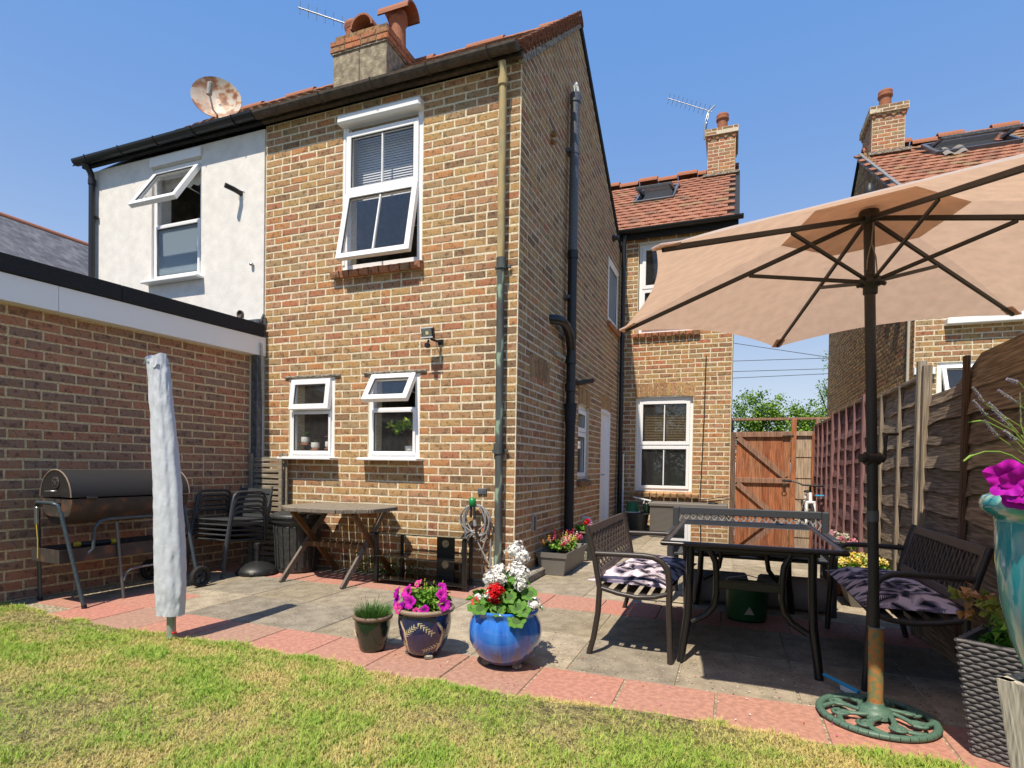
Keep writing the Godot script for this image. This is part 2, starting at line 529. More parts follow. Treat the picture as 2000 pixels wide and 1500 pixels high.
func slab_tex() -> ImageTexture:
	# weathered concrete: broad faint staining, fine aggregate, pale lichen spots and dark pits
	var f := FastNoiseLite.new()
	f.seed = 53
	f.frequency = 0.012
	f.fractal_octaves = 5
	var im := f.get_seamless_image(512, 512)
	im.convert(Image.FORMAT_L8)
	var d := im.get_data()
	var r := RandomNumberGenerator.new()
	r.seed = 54
	for i in d.size():
		d[i] = int(clampf(205 + (d[i] - 128) * .20 + r.randf_range(-22, 14), 0, 255))
	for k in 900:
		var x := r.randi() % 512
		var y := r.randi() % 512
		var rad := r.randf_range(.6, 2.6)
		var v := 250 if r.randf() < .62 else 110
		for dy in range(-3, 4):
			for dx in range(-3, 4):
				if dx * dx + dy * dy <= rad * rad:
					d[posmod(y + dy, 512) * 512 + posmod(x + dx, 512)] = v
	return ImageTexture.create_from_image(Image.create_from_data(512, 512, false, Image.FORMAT_L8, d))

func rust_tex() -> ImageTexture:
	return blend_tex(101, 0.03, [[0.0, Color(0.10, 0.16, 0.075)], [0.40, Color(0.20, 0.21, 0.085)], [0.52, Color(0.36, 0.17, 0.05)], [0.75, Color(0.42, 0.18, 0.05)], [1.0, Color(0.16, 0.07, 0.03)]])

func bbq_tex() -> ImageTexture:
	return blend_tex(103, 0.015, [[0.0, Color(0.03, 0.027, 0.026)], [0.48, Color(0.05, 0.04, 0.034)], [0.62, Color(0.085, 0.05, 0.035)], [0.8, Color(0.14, 0.062, 0.032)], [1.0, Color(0.10, 0.045, 0.02)]])

func dish_tex() -> ImageTexture:
	return blend_tex(107, 0.012, [[0.0, Color(0.60, 0.55, 0.48)], [0.42, Color(0.55, 0.47, 0.38)], [0.55, Color(0.42, 0.20, 0.09)], [0.72, Color(0.24, 0.09, 0.05)], [1.0, Color(0.16, 0.075, 0.06)]])

func glaze_tex(dark: Color, light: Color, foot: Color, s: int) -> ImageTexture:
	# runs of glaze down a pot; the foot is dusty, bare clay
	var f := FastNoiseLite.new()
	f.seed = s
	f.frequency = 0.05
	f.fractal_octaves = 4
	var im := Image.create(256, 256, false, Image.FORMAT_RGB8)
	for y in 256:
		for x in 256:
			var a := TAU * x / 256.0
			var run := f.get_noise_3d(cos(a) * 90, sin(a) * 90, y * 0.10) * 0.5 + 0.5
			var spot := f.get_noise_3d(cos(a) * 160, sin(a) * 160, y * 1.6) * 0.5 + 0.5
			var cc := dark.lerp(light, clampf(run * 1.7 - 0.35, 0, 1))
			cc = cc.lerp(foot, clampf((y - 185 + (run - 0.5) * 90 + (spot - 0.5) * 70) / 22.0, 0, 1))
			im.set_pixel(x, y, cc.linear_to_srgb())
	return ImageTexture.create_from_image(im)

func teal_tex() -> ImageTexture:
	# two glazes: a pale mint one that ran over a deep teal one
	var f := FastNoiseLite.new()
	f.seed = 77
	f.frequency = 0.02
	f.fractal_octaves = 4
	var im := Image.create(256, 256, false, Image.FORMAT_RGB8)
	for y in 256:
		for x in 256:
			var a := TAU * x / 256.0
			var lobe := f.get_noise_3d(cos(a) * 70, sin(a) * 70, y * 0.25) * 0.5 + 0.5
			var run := f.get_noise_3d(cos(a) * 300, sin(a) * 300, y * 0.4) * 0.5 + 0.5
			var cc := Color(0.022, 0.26, 0.33).lerp(Color(0.04, 0.37, 0.41), run)
			var k := clampf((lobe - 0.53) * 14.0, 0, 1)
			cc = cc.lerp(Color(0.20, 0.50, 0.44).lerp(Color(0.30, 0.58, 0.50), run), k)
			im.set_pixel(x, y, cc.linear_to_srgb())
	return ImageTexture.create_from_image(im)

func navy_tex() -> ImageTexture:
	# dark blue glaze with a bamboo stem and leaf sprays; the foot is bare brown clay
	var f := FastNoiseLite.new()
	f.seed = 81
	f.frequency = 0.06
	f.fractal_octaves = 4
	var im := Image.create(512, 256, false, Image.FORMAT_RGB8)
	for y in 256:
		for x in 512:
			var a := TAU * x / 512.0
			var run := f.get_noise_3d(cos(a) * 60, sin(a) * 60, y * 0.3) * 0.5 + 0.5
			var spot := f.get_noise_3d(cos(a) * 160, sin(a) * 160, y * 1.2) * 0.5 + 0.5
			var cc := Color(0.008, 0.010, 0.045).lerp(Color(0.022, 0.030, 0.11), run)
			cc = cc.lerp(Color(0.11, 0.075, 0.05).lerp(Color(0.30, 0.23, 0.16), clampf(spot * 2.0 - 0.9, 0, 1)), clampf((y - 178 + (run - 0.5) * 60) / 24.0, 0, 1))
			im.set_pixel(x, y, cc.linear_to_srgb())
	var cream := Color(0.60, 0.52, 0.30).linear_to_srgb()
	for k in 4:
		var ox := 20.0 + k * 128
		stroke(im, Vector2(ox + 62, 60), Vector2(ox + 80, 92), 4.5, 4.5, cream)
		stroke(im, Vector2(ox + 82, 98), Vector2(ox + 80, 132), 4.5, 4.0, cream)
		stroke(im, Vector2(ox + 79, 138), Vector2(ox + 74, 168), 4.0, 3.5, cream)
		for s in [[Vector2(ox + 2, 58), Vector2(48, 44)], [Vector2(ox + 74, 138), Vector2(-62, 26)], [Vector2(ox + 84, 108), Vector2(40, -40)]]:
			for j in 6:
				var p: Vector2 = s[0] + s[1] * (j / 6.0)
				var d: Vector2 = s[1].normalized()
				stroke(im, p, p + d * 6, 0.8, 0.8, cream)
				stroke(im, p, p + d.rotated(0.8) * 13, 2.2, 0.7, cream)
				stroke(im, p, p + d.rotated(-0.8) * 13, 2.2, 0.7, cream)
	return ImageTexture.create_from_image(im)

func palm_tex() -> ImageTexture:
	# palm fronds in black and dark blue on a pale pink cloth
	var r := RandomNumberGenerator.new()
	r.seed = 5
	return print_tex(512, 512, Color(0.86, 0.79, 0.82), func(im: Image):
		for k in 60:
			var p := Vector2(r.randf() * 512, r.randf() * 512)
			var d := Vector2.from_angle(r.randf() * TAU)
			var dark: Color = [Color(0.05, 0.045, 0.10), Color(0.09, 0.085, 0.17), Color(0.05, 0.045, 0.10), Color(0.84, 0.77, 0.80), Color(0.40, 0.37, 0.45)][k % 5]
			var l := r.randf_range(100, 150)
			stroke(im, p, p + d * l, 2.2, 1.4, dark)
			for j in 13:
				var t := (j + 1) / 13.0
				var q := p + d * l * t
				var w := sin(t * 2.6 + 0.35) * 52
				stroke(im, q, q + d.rotated(0.95 - t * 0.45) * w, 3.4, 0.9, dark)
				stroke(im, q, q + d.rotated(-0.95 + t * 0.45) * w, 3.4, 0.9, dark)
	)

# ---------------------------------------------------------------- pieces laid in courses
var cam_basis := Basis.IDENTITY
var bricks := []        # unit shapes
var tiles := []
const JOINT := 0.011

const BRICK_TONES := [
	Color(0.477, 0.315, 0.169), Color(0.471, 0.287, 0.179), Color(0.502, 0.268, 0.132), Color(0.428, 0.209, 0.126), Color(0.477, 0.327, 0.160),
	Color(0.372, 0.237, 0.135), Color(0.291, 0.196, 0.120), Color(0.397, 0.293, 0.175), Color(0.251, 0.175, 0.114), Color(0.502, 0.225, 0.126),
	Color(0.428, 0.276, 0.149), Color(0.384, 0.228, 0.141)]
const GARAGE_TONES := [
	Color(0.362, 0.209, 0.151), Color(0.322, 0.209, 0.159), Color(0.413, 0.206, 0.144), Color(0.293, 0.202, 0.162), Color(0.384, 0.231, 0.162), Color(0.435, 0.231, 0.155)]
const TILE_TONES := [
	Color(0.550, 0.243, 0.151), Color(0.496, 0.225, 0.144), Color(0.441, 0.209, 0.137), Color(0.577, 0.274, 0.171), Color(0.387, 0.209, 0.141), Color(0.482, 0.297, 0.168), Color(0.301, 0.183, 0.125), Color(0.338, 0.211, 0.135)]
const SLAB_TONES := [
	Color(0.51, 0.435, 0.325), Color(0.44, 0.385, 0.30), Color(0.60, 0.51, 0.38), Color(0.48, 0.405, 0.29), Color(0.41, 0.36, 0.285)]
const RED_TONES := [
	Color(0.540, 0.266, 0.202), Color(0.522, 0.276, 0.208), Color(0.482, 0.272, 0.202), Color(0.558, 0.257, 0.197), Color(0.459, 0.281, 0.212)]

func tone_mats(base: String, tones: Array) -> Array:
	var out := []
	for t in tones:
		var m: StandardMaterial3D = M[base].duplicate()
		m.vertex_color_use_as_albedo = false
		m.albedo_color = t.linear_to_srgb()
		out.append(m)
	return out

func make_units() -> void:
	var r := RandomNumberGenerator.new()
	r.seed = 9
	for k in 6:
		# a brick face: worn outline, rounded arris, slightly uneven front
		var b := MB.new()
		var out := []
		var ins := []
		var base := [Vector2(-.5, -.5), Vector2(-.16, -.5), Vector2(.18, -.5), Vector2(.5, -.5), Vector2(.5, .5), Vector2(.17, .5), Vector2(-.18, .5), Vector2(-.5, .5)]
		for p in base:
			var q := Vector2(p.x + r.randf_range(-.006, .006), p.y + r.randf_range(-.035, .03))
			out.append(Vector3(q.x, q.y, -0.18 + r.randf_range(-.05, .05)))
			ins.append(Vector3(q.x * (0.955 + r.randf_range(-.015, .01)), q.y * (0.86 + r.randf_range(-.05, .04)), r.randf_range(-.015, .03)))
		var mid := Vector3(r.randf_range(-.1, .1), r.randf_range(-.1, .1), r.randf_range(-.02, .07))
		for i in 8:
			var j := (i + 1) % 8
			b.tri(mid, ins[i], ins[j])
			b.quad(out[i], out[j], ins[j], ins[i])
			var bi: Vector3 = Vector3(base[i].x, base[i].y, -1)
			var bj: Vector3 = Vector3(base[j].x, base[j].y, -1)
			b.quad(bi, bj, out[j], out[i])
		bricks.append(b)
	for k in 4:
		# a plain clay roof tile, a little cambered; lies in xz, its tail at +z
		var b := MB.new()
		var cam := 0.16 + r.randf() * 0.16
		var pts := []
		for i in 4:
			var x := -0.5 + i / 3.0
			pts.append(Vector3(x, cam * (1 - pow(absf(x) * 2, 2)) + r.randf_range(-.04, .04), 0.5 + r.randf_range(-.015, .02)))
		for i in 3:
			var a: Vector3 = pts[i]
			var d: Vector3 = pts[i + 1]
			var a2 := Vector3(a.x, a.y - 0.55, -0.5)
			var d2 := Vector3(d.x, d.y - 0.55, -0.5)
			b.quad(a, d, d2, a2)
			b.quad(a - Vector3(0, 1, 0), d - Vector3(0, 1, 0), d, a)
		b.quad(pts[3], pts[3] - Vector3(0, 1, 0), Vector3(.5, -1.5, -.5), Vector3(.5, -.55, -.5))
		b.quad(pts[0] - Vector3(0, 1, 0), pts[0], Vector3(-.5, -.55, -.5), Vector3(-.5, -1.5, -.5))
		tiles.append(b)

func seen(at: Vector3, nrm: Vector3, area: float) -> float:
	# how large a piece shows in the photograph
	var d := at - EYE
	var f := -nrm.dot(d.normalized())
	if f <= 0.02:
		return 0.0
	var q := cam_basis.inverse() * d
	if q.z > -0.3:
		return 0.0
	var x := 1000 + FOCAL * q.x / -q.z
	var y := 929.5 - FOCAL * q.y / -q.z
	if x < -20 or x > 2020 or y < -20 or y > 1520:
		return 0.0
	return area * f / d.length_squared()

func lay(items: Array, called: String, limit: int, units: Array, tones: Array, base: String) -> void:
	# items: [transform in the parent's axes, unit, tone, parent, shown size]; the largest become parts, the rest one joined part of each parent
	items.sort_custom(func(a, b): return a[4] > b[4])
	var mats := tone_mats(base, tones)
	var meshes := {}
	var rest := {}
	var made := 0
	for it in items:
		if made < limit and it[4] > 0.0:
			made += 1
			var key := "%d" % it[1]
			if not meshes.has(key):
				meshes[key] = units[it[1]].mesh()
			var o := MeshInstance3D.new()
			o.name = called
			o.mesh = meshes[key]
			o.material_override = mats[it[2]]
			o.transform = it[0]
			it[3].add_child(o, true)
		else:
			if not rest.has(it[3]):
				rest[it[3]] = MB.new()
			var t: Color = tones[it[2]]
			rest[it[3]].add(units[it[1]], it[0], t)
	for p in rest:
		var o := part("further_" + called + "s", rest[p], M[base], p)
		o.set_meta("kind", "stuff")

func courses(items: Array, par: Node3D, o: Vector3, ux: Vector3, nrm: Vector3, k0: int, k1: int, course: float, pitch: float, span: Callable, tone: Callable, depth := 0.03, proud := 0.0022, headers := 0.08) -> void:
	# brick courses k0..k1 on a mortar face; span(y) gives the stretches of wall at that height
	var wob := 0.0
	for k in range(k0, k1):
		var y := (k + 0.5) * course
		wob = wob * 0.6 + rng.randf_range(-0.004, 0.004)
		for iv in span.call(y):
			var a: float = iv[0]
			var b: float = iv[1]
			var cuts := [a]
			var i := int(floor(a / pitch)) - 1
			while true:
				var g := (i + (0.5 if k % 2 else 0.0)) * pitch + wob * 2.0 + rng.randf_range(-0.006, 0.006)
				i += 1
				if g < a + 0.05:
					continue
				if g > b - 0.05:
					break
				cuts.append(g)
				if rng.randf() < headers and g + pitch < b - 0.05:
					cuts.append(g + pitch * 0.5)
			cuts.append(b)
			for j in cuts.size() - 1:
				var w: float = cuts[j + 1] - cuts[j] - JOINT
				if w < 0.02:
					continue
				var xm: float = (cuts[j + 1] + cuts[j]) * 0.5
				var h := course - JOINT + rng.randf_range(-0.003, 0.002)
				var at := o + ux * xm + Vector3.UP * (y + wob * 0.4 + rng.randf_range(-0.0015, 0.0015)) + nrm * (proud + rng.randf_range(-0.0008, 0.0012))
				var flip := -1.0 if rng.randf() < 0.5 else 1.0
				var bs := Basis(ux * w * flip, Vector3.UP * h * flip, nrm * depth)
				items.append([Transform3D(bs, at), rng.randi() % bricks.size(), tone.call(xm, y), par, seen(par.global_transform * at, par.global_transform.basis * nrm, w * h)])

func pick(weights: Array) -> int:
	var s := 0.0
	for w in weights: s += w
	var r := rng.randf() * s
	for i in weights.size():
		r -= weights[i]
		if r <= 0: return i
	return 0

func holes(a: float, b: float, y: float, hs: Array) -> Array:
	# the stretch a..b less the openings [x0, x1, y0, y1] at height y
	var out := [[a, b]]
	for h in hs:
		if y > h[2] and y < h[3]:
			var nxt := []
			for iv in out:
				if h[1] <= iv[0] or h[0] >= iv[1]:
					nxt.append(iv)
				else:
					if h[0] > iv[0] + 0.03: nxt.append([iv[0], h[0]])
					if h[1] < iv[1] - 0.03: nxt.append([h[1], iv[1]])
			out = nxt
	return out

func slab_with_holes(b: MB, o: Vector3, ux: Vector3, nrm: Vector3, w: float, h: float, thick: float, hs: Array) -> void:
	# a wall of that thickness with real openings
	var xs := [0.0, w]
	var ys := [0.0, h]
	for q in hs:
		xs.append(clampf(q[0], 0, w)); xs.append(clampf(q[1], 0, w))
		ys.append(clampf(q[2], 0, h)); ys.append(clampf(q[3], 0, h))
	xs.sort()
	ys.sort()
	var solid := func(x: float, y: float) -> bool:
		if x < 0 or x > w or y < 0 or y > h: return false
		for q in hs:
			if x > q[0] and x < q[1] and y > q[2] and y < q[3]: return false
		return true
	var P := func(x: float, y: float, z: float) -> Vector3: return o + ux * x + Vector3.UP * y - nrm * z
	for i in xs.size() - 1:
		for j in ys.size() - 1:
			var x0: float = xs[i]
			var x1: float = xs[i + 1]
			var y0: float = ys[j]
			var y1: float = ys[j + 1]
			if x1 - x0 < 1e-5 or y1 - y0 < 1e-5: continue
			var xm := (x0 + x1) * 0.5
			var ym := (y0 + y1) * 0.5
			if not solid.call(xm, ym): continue
			b.quad(P.call(x0, y0, 0), P.call(x1, y0, 0), P.call(x1, y1, 0), P.call(x0, y1, 0))
			b.quad(P.call(x1, y0, thick), P.call(x0, y0, thick), P.call(x0, y1, thick), P.call(x1, y1, thick))
			var e := 1e-3
			if not solid.call(x0 - e, ym): b.quad(P.call(x0, y0, thick), P.call(x0, y0, 0), P.call(x0, y1, 0), P.call(x0, y1, thick))
			if not solid.call(x1 + e, ym): b.quad(P.call(x1, y0, 0), P.call(x1, y0, thick), P.call(x1, y1, thick), P.call(x1, y1, 0))
			if not solid.call(xm, y0 - e): b.quad(P.call(x0, y0, thick), P.call(x1, y0, thick), P.call(x1, y0, 0), P.call(x0, y0, 0))
			if not solid.call(xm, y1 + e): b.quad(P.call(x0, y1, 0), P.call(x1, y1, 0), P.call(x1, y1, thick), P.call(x0, y1, thick))

func tile_slope(items: Array, par: Node3D, eave: Vector3, ux: Vector3, up: Vector3, w: float, l: float, skip = null, big := [.105, .168, .013]) -> void:
	# plain tiles from the eave up; up runs up the slope
	var nrm := up.cross(ux).normalized()
	if nrm.y < 0: nrm = -nrm
	var gauge: float = big[0]
	var tw: float = big[1]
	var rows := int(l / gauge)
	for j in rows:
		var s := (j + 0.5) * gauge
		var nt := int(w / tw) + 1
		for i in nt:
			var x := (i + (0.5 if j % 2 else 0.0)) * tw + rng.randf_range(-.003, .003)
			if x > w - tw * .45: continue
			if skip != null and skip.call(x, s): continue
			var at: Vector3 = eave + ux * x + up * s + nrm * (big[2] + rng.randf_range(0, .004))
			var bs := Basis(ux * (tw - 0.003), nrm * big[2], -up * (gauge + 0.03))
			bs = Basis(nrm, rng.randf_range(-.015, .015)) * bs
			var t := pick([5, 5, 3, 4, 1.5, 1])
			items.append([Transform3D(bs, at), rng.randi() % tiles.size(), t, par, seen(par.global_transform * at, nrm, tw * gauge)])

# ---------------------------------------------------------------- windows
func casement(par: Node3D, o: Vector3, ux: Vector3, nrm: Vector3, w: float, h: float, opt := {}) -> Node3D:
	# a framed window in an opening; o is the opening's lower corner on the wall face. rows: [y0, y1, open angle, bars]
	var win := knot("window", par)
	var b := Basis(ux, Vector3.UP, nrm)
	win.transform = Transform3D(b, o - nrm * opt.get("deep", 0.035))
	var fr := MB.new()
	var f: float = opt.get("f", 0.055)
	var t := 0.06
	fr.cbox(Vector3(f * .5, h * .5, 0), Vector3(f, h, t)); fr.cbox(Vector3(w - f * .5, h * .5, 0), Vector3(f, h, t))
	fr.cbox(Vector3(w * .5, f * .5, 0), Vector3(w - 2 * f, f, t)); fr.cbox(Vector3(w * .5, h - f * .5, 0), Vector3(w - 2 * f, f, t))
	var rows: Array = opt.rows
	for i in rows.size() - 1:
		fr.cbox(Vector3(w * .5, rows[i][1], 0), Vector3(w - 2 * f, 0.05, t))
	part("frame", fr, M[opt.get("m", "upvc")], win)
	for r in rows:
		var y0: float = r[0]
		var y1: float = r[1]
		var ww := w - 2 * f + 0.03
		var hh := y1 - y0 + 0.01
		var s := MB.new()
		var sf: float = r[4] if r.size() > 4 else 0.058
		s.cbox(Vector3(-ww * .5 + sf * .5, -hh * .5, 0.02), Vector3(sf, hh, 0.055)); s.cbox(Vector3(ww * .5 - sf * .5, -hh * .5, 0.02), Vector3(sf, hh, 0.055))
		s.cbox(Vector3(0, -sf * .5, 0.02), Vector3(ww - 2 * sf, sf, 0.055)); s.cbox(Vector3(0, -hh + sf * .5, 0.02), Vector3(ww - 2 * sf, sf, 0.055))
		for k in int(r[3]):
			s.cbox(Vector3(-ww * .5 + ww * (k + 1.0) / (r[3] + 1.0), -hh * .5, 0.022), Vector3(0.018, hh - 2 * sf, 0.028))
		var tilt := Transform3D(Basis(Vector3.RIGHT, -r[2]), Vector3(w * .5, y1 + 0.005, 0.012 if r[2] > 0 else 0.002))
		var so := part("sash", s, M[opt.get("m", "upvc")], win)
		so.transform = tilt
		var p := MB.new()
		p.cbox(Vector3(0, -hh * .5, 0.016), Vector3(ww - 2 * sf + 0.01, hh - 2 * sf + 0.01, 0.006), 0.001)
		var po := part("pane", p, M[r[5] if r.size() > 5 else "glass"], win)
		po.transform = tilt
		var gk := MB.new()
		for e in [[-1, 0], [1, 0], [0, -1], [0, 1]]:
			if e[0]: gk.box(Vector3(e[0] * (ww * .5 - sf - 0.004), -hh * .5, 0.034), Vector3(0.008, hh - 2 * sf, 0.008))
			else: gk.box(Vector3(0, -hh * .5 + e[1] * (hh * .5 - sf - 0.004), 0.034), Vector3(ww - 2 * sf - 0.016, 0.008, 0.008))
		var go := part("gasket", gk, M.gasket, win)
		go.transform = tilt
		if r[2] > 0:
			var st := MB.new()
			for e in [-1, 1]:
				var foot := Vector3(w * .5 + e * (ww * .5 - 0.02), y0 + hh * 0.45, 0.0)
				var top: Vector3 = tilt * Vector3(e * (ww * .5 - 0.02), -hh * 0.62, 0.0)
				st.bar(foot, top, 0.012, 0.004)
			part("stay", st, M.steel, win)
	if opt.get("sill", true):
		var si := MB.new()
		si.cbox(Vector3(w * .5, -0.012, 0.075), Vector3(w + 0.10, 0.028, 0.19), 0.006)
		part("sill", si, M.upvc, win)
	return win

func room_box(par: Node3D, o: Vector3, ux: Vector3, nrm: Vector3, w: float, h: float, deep: float, m := "room") -> void:
	# the walls, floor and ceiling of the room behind an opening
	var b := MB.new()
	b.xf = Transform3D(Basis(ux, Vector3.UP, nrm), o)
	var A := func(x, y, z): return Vector3(x, y, -z)
	var x0 := -0.25
	var x1 := w + 0.25
	var y0 := -0.04
	var y1 := h + 0.1
	var z0 := 0.26
	b.quad(A.call(x0, y0, deep), A.call(x1, y0, deep), A.call(x1, y1, deep), A.call(x0, y1, deep))
	b.quad(A.call(x0, y0, z0), A.call(x0, y0, deep), A.call(x0, y1, deep), A.call(x0, y1, z0))
	b.quad(A.call(x1, y0, deep), A.call(x1, y0, z0), A.call(x1, y1, z0), A.call(x1, y1, deep))
	b.quad(A.call(x0, y0, z0), A.call(x1, y0, z0), A.call(x1, y0, deep), A.call(x0, y0, deep))
	b.quad(A.call(x0, y1, deep), A.call(x1, y1, deep), A.call(x1, y1, z0), A.call(x0, y1, z0))
	part("room", b, M[m], par)

func venetian(par: Node3D, o: Vector3, ux: Vector3, nrm: Vector3, w: float, y0: float, y1: float, gap: float, m: String, tilt := 0.9) -> void:
	var n := int((y1 - y0) / gap)
	var unit := MB.new()
	unit.box(Vector3.ZERO, Vector3(w, 0.002, gap * 0.98))
	var ms := unit.mesh()
	var kn := knot("blind", par)
	for i in n:
		var s := MeshInstance3D.new()
		s.name = "slat"
		s.mesh = ms
		s.material_override = M[m]
		s.transform = Transform3D(Basis(ux, Vector3.UP, nrm) * Basis(Vector3.RIGHT, tilt), o + ux * w * .5 + Vector3.UP * (y0 + i * gap) - nrm * 0.16)
		kn.add_child(s, true)

func half_gutter(b: MB, a: Vector3, d: Vector3, r: float, out: Vector3, segs := 8) -> void:
	# an open half-round gutter
	var t := (d - a).normalized()
	var prev := Vector3.ZERO
	var prev2 := Vector3.ZERO
	for k in segs + 1:
		var an := PI * k / segs
		var off := -out * cos(an) * r - Vector3.UP * sin(an) * r
		var off2 := off * 0.93
		if k > 0:
			b.quad(a + prev, a + off, d + off, d + prev)
			b.quad(a + off2, a + prev2, d + prev2, d + off2)
		prev = off
		prev2 = off2
	for e in [[a, -1.0], [d, 1.0]]:
		for k in segs:
			var p0 := -out * cos(PI * k / segs) * r - Vector3.UP * sin(PI * k / segs) * r
			var p1 := -out * cos(PI * (k + 1) / segs) * r - Vector3.UP * sin(PI * (k + 1) / segs) * r
			b.tri(e[0], e[0] + p0, e[0] + p1)

func pot_profile(pot: String) -> Array:
	match pot:
		"roll": return [Vector2(.11, 0), Vector2(.10, .06), Vector2(.095, .30), Vector2(.10, .33), Vector2(.12, .34), Vector2(.12, .38), Vector2(.105, .39), Vector2(.115, .42), Vector2(.115, .46), Vector2(.09, .46), Vector2(.085, .2)]
	return [Vector2(.12, 0), Vector2(.105, .1), Vector2(.105, .26), Vector2(.125, .28), Vector2(.125, .33), Vector2(.10, .33), Vector2(.09, .1)]

# ---------------------------------------------------------------- the scene
func _ready() -> void:
	rng.seed = 20240611
	# camera: level lens with a small roll, shifted upwards
	var cam := Camera3D.new()
	cam.name = "camera"
	cam_basis = Basis(Vector3.UP, deg_to_rad(20.97)) * Basis(Vector3.RIGHT, deg_to_rad(-0.967)) * Basis(Vector3.BACK, deg_to_rad(0.922))
	cam.transform = Transform3D(cam_basis, EYE)
	var near := 0.05
	cam.set_frustum(near * 1500.0 / FOCAL, Vector2(0, near * 179.55 / FOCAL), near, 400.0)
	add_child(cam)
	cam.make_current()
	# sky
	var env := Environment.new()
	env.background_mode = Environment.BG_SKY
	var sky := Sky.new()
	var sm := ProceduralSkyMaterial.new()
	sm.sky_top_color = Color(0.305, 0.465, 0.68)
	sm.sky_horizon_color = Color(0.729, 0.761, 0.766)
	sm.sky_curve = 0.16
	sm.ground_bottom_color = Color(0.30, 0.29, 0.22)
	sm.ground_horizon_color = Color(0.50, 0.52, 0.50)
	sm.sun_angle_max = 25.0
	sky.sky_material = sm
	env.sky = sky
	env.background_energy_multiplier = 1.0
	env.tonemap_mode = Environment.TONE_MAPPER_LINEAR
	env.tonemap_exposure = 1.75
	env.sdfgi_enabled = true
	env.ssao_enabled = true
	env.ssil_enabled = true
	var we := WorldEnvironment.new()
	we.name = "environment"
	we.environment = env
	add_child(we)
	# sun: high, behind the camera, a little from the garage side
	var sun := DirectionalLight3D.new()
	sun.name = "sun"
	var el := deg_to_rad(60.0)
	var az := deg_to_rad(8.0)
	var dir := Vector3(sin(az) * cos(el), -sin(el), -cos(az) * cos(el))
	sun.basis = Basis.looking_at(dir, Vector3.RIGHT)
	sun.light_energy = 1.1
	sun.light_color = Color(1.0, 0.955, 0.88)
	sun.light_angular_distance = 0.5
	sun.shadow_enabled = true
	add_child(sun)

	make_materials()
	make_units()
	ground()
	brick_house()
	rendered_house()
	garage()
	neighbour_house()
	slate_house()
	fence()
	gate()
	trees()
	wires()
	patio_furniture()
	left_things()
	wall_things()
	pots()
	right_corner()
	back_things()
	roof_things()


func ground() -> void:
	var b := MB.new()
	b.quad(Vector3(-150, -0.09, 150), Vector3(150, -0.09, 150), Vector3(150, -0.09, -150), Vector3(-150, -0.09, -150))
	solo("ground", b, M.earth, "open ground around the houses", "ground", "", "structure")
	# patio: slabs on a bed of mortar
	var patio := thing("patio", "paved patio of grey and red concrete slabs", "patio")
	patio.set_meta("kind", "structure")
	b = MB.new()
	b.box(Vector3(0.25, -0.045, -1.75), Vector3(8.0, 0.078, 8.3))
	part("bed", b, M.jointing, patio)
	var unit := MB.new()
	unit.cbox(Vector3(0, -0.02, 0), Vector3(1, 0.04, 1), 0.006)
	var grey := []
	var red := []
	var put := func(list: Array, x0: float, x1: float, z0: float, z1: float, tone: int):
		var w := x1 - x0 - 0.009
		var d := z1 - z0 - 0.009
		var at := Vector3((x0 + x1) * .5, rng.randf_range(-.0025, .0025), (z0 + z1) * .5)
		var bs := Basis(Vector3.UP, rng.randf_range(-.004, .004)) * Basis(Vector3.RIGHT, rng.randf_range(-.003, .003)) * Basis(Vector3(w, 0, 0), Vector3.UP, Vector3(0, 0, d))
		list.append([Transform3D(bs, at), 0, tone, patio, seen(at, Vector3.UP, w * d) + 1e-9])
	# edging row along the lawn
	var front := {-6: 3, -5: 4, -4: 0, -3: 4, -2: 0, -1: 1, 0: 2, 1: 2, 2: 0, 3: 1, 4: 1, 5: 0, 6: 1}
	for i in range(-6, 7):
		put.call(red, 0.033 + i * .45, 0.033 + (i + 1) * .45, 1.97, 2.42, front[i])
	put.call(red, -3.1, -2.667, 1.97, 2.2, 1)
	# grey field
	for i in range(-7, 4):
		for j in 2:
			var x0 := 1.06 + i * 0.5765
			put.call(grey, x0, x0 + 0.5765, 0.68 + j * 0.645, 1.325 + j * 0.645, rng.randi() % 5)
	put.call(red, -2.75, -2.17, 1.5, 1.97, 0)
	# red row in front of the house
	for i in range(-7, 7):
		put.call(red, 0.033 + i * .45, 0.033 + (i + 1) * .45, 0.225, 0.68, [0, 1, 3, 1][posmod(i, 4)])
	# strip against the wall, then the passage
	for i in range(-6, 1):
		put.call(grey, -3.0 + (i + 6) * .45, -2.55 + (i + 6) * .45, 0.01, 0.225, 4)
	for j in 9:
		for i in 5:
			var x0 := 0.12 + i * 0.6
			put.call(grey, x0, x0 + 0.6, 0.225 - (j + 1) * 0.6, 0.225 - j * 0.6, [2, 0, 2, 3, 2][rng.randi() % 5])
	lay(grey, "slab", 120, [unit], SLAB_TONES, "slab")
	lay(red, "red_slab", 60, [unit], RED_TONES, "slab_red")
	# lawn
	var lawn := MB.new()
	lawn.sheet(60, 40, func(s: float, t: float) -> Vector3:
		var x := -3.9 + s * 10.0
		var z := 7.0 - t * 4.58
		var e := 0.035 * sin(x * 2.3) + 0.02 * sin(x * 7.1)
		if t > 0.99: z += e - 0.0
		return Vector3(x, 0.004 + 0.012 * sin(x * 1.7 + z) * sin(z * 2.1), z))
	solo("lawn", lawn, M.thatch, "mown lawn with dry straw patches", "lawn", "", "structure")
	grass()

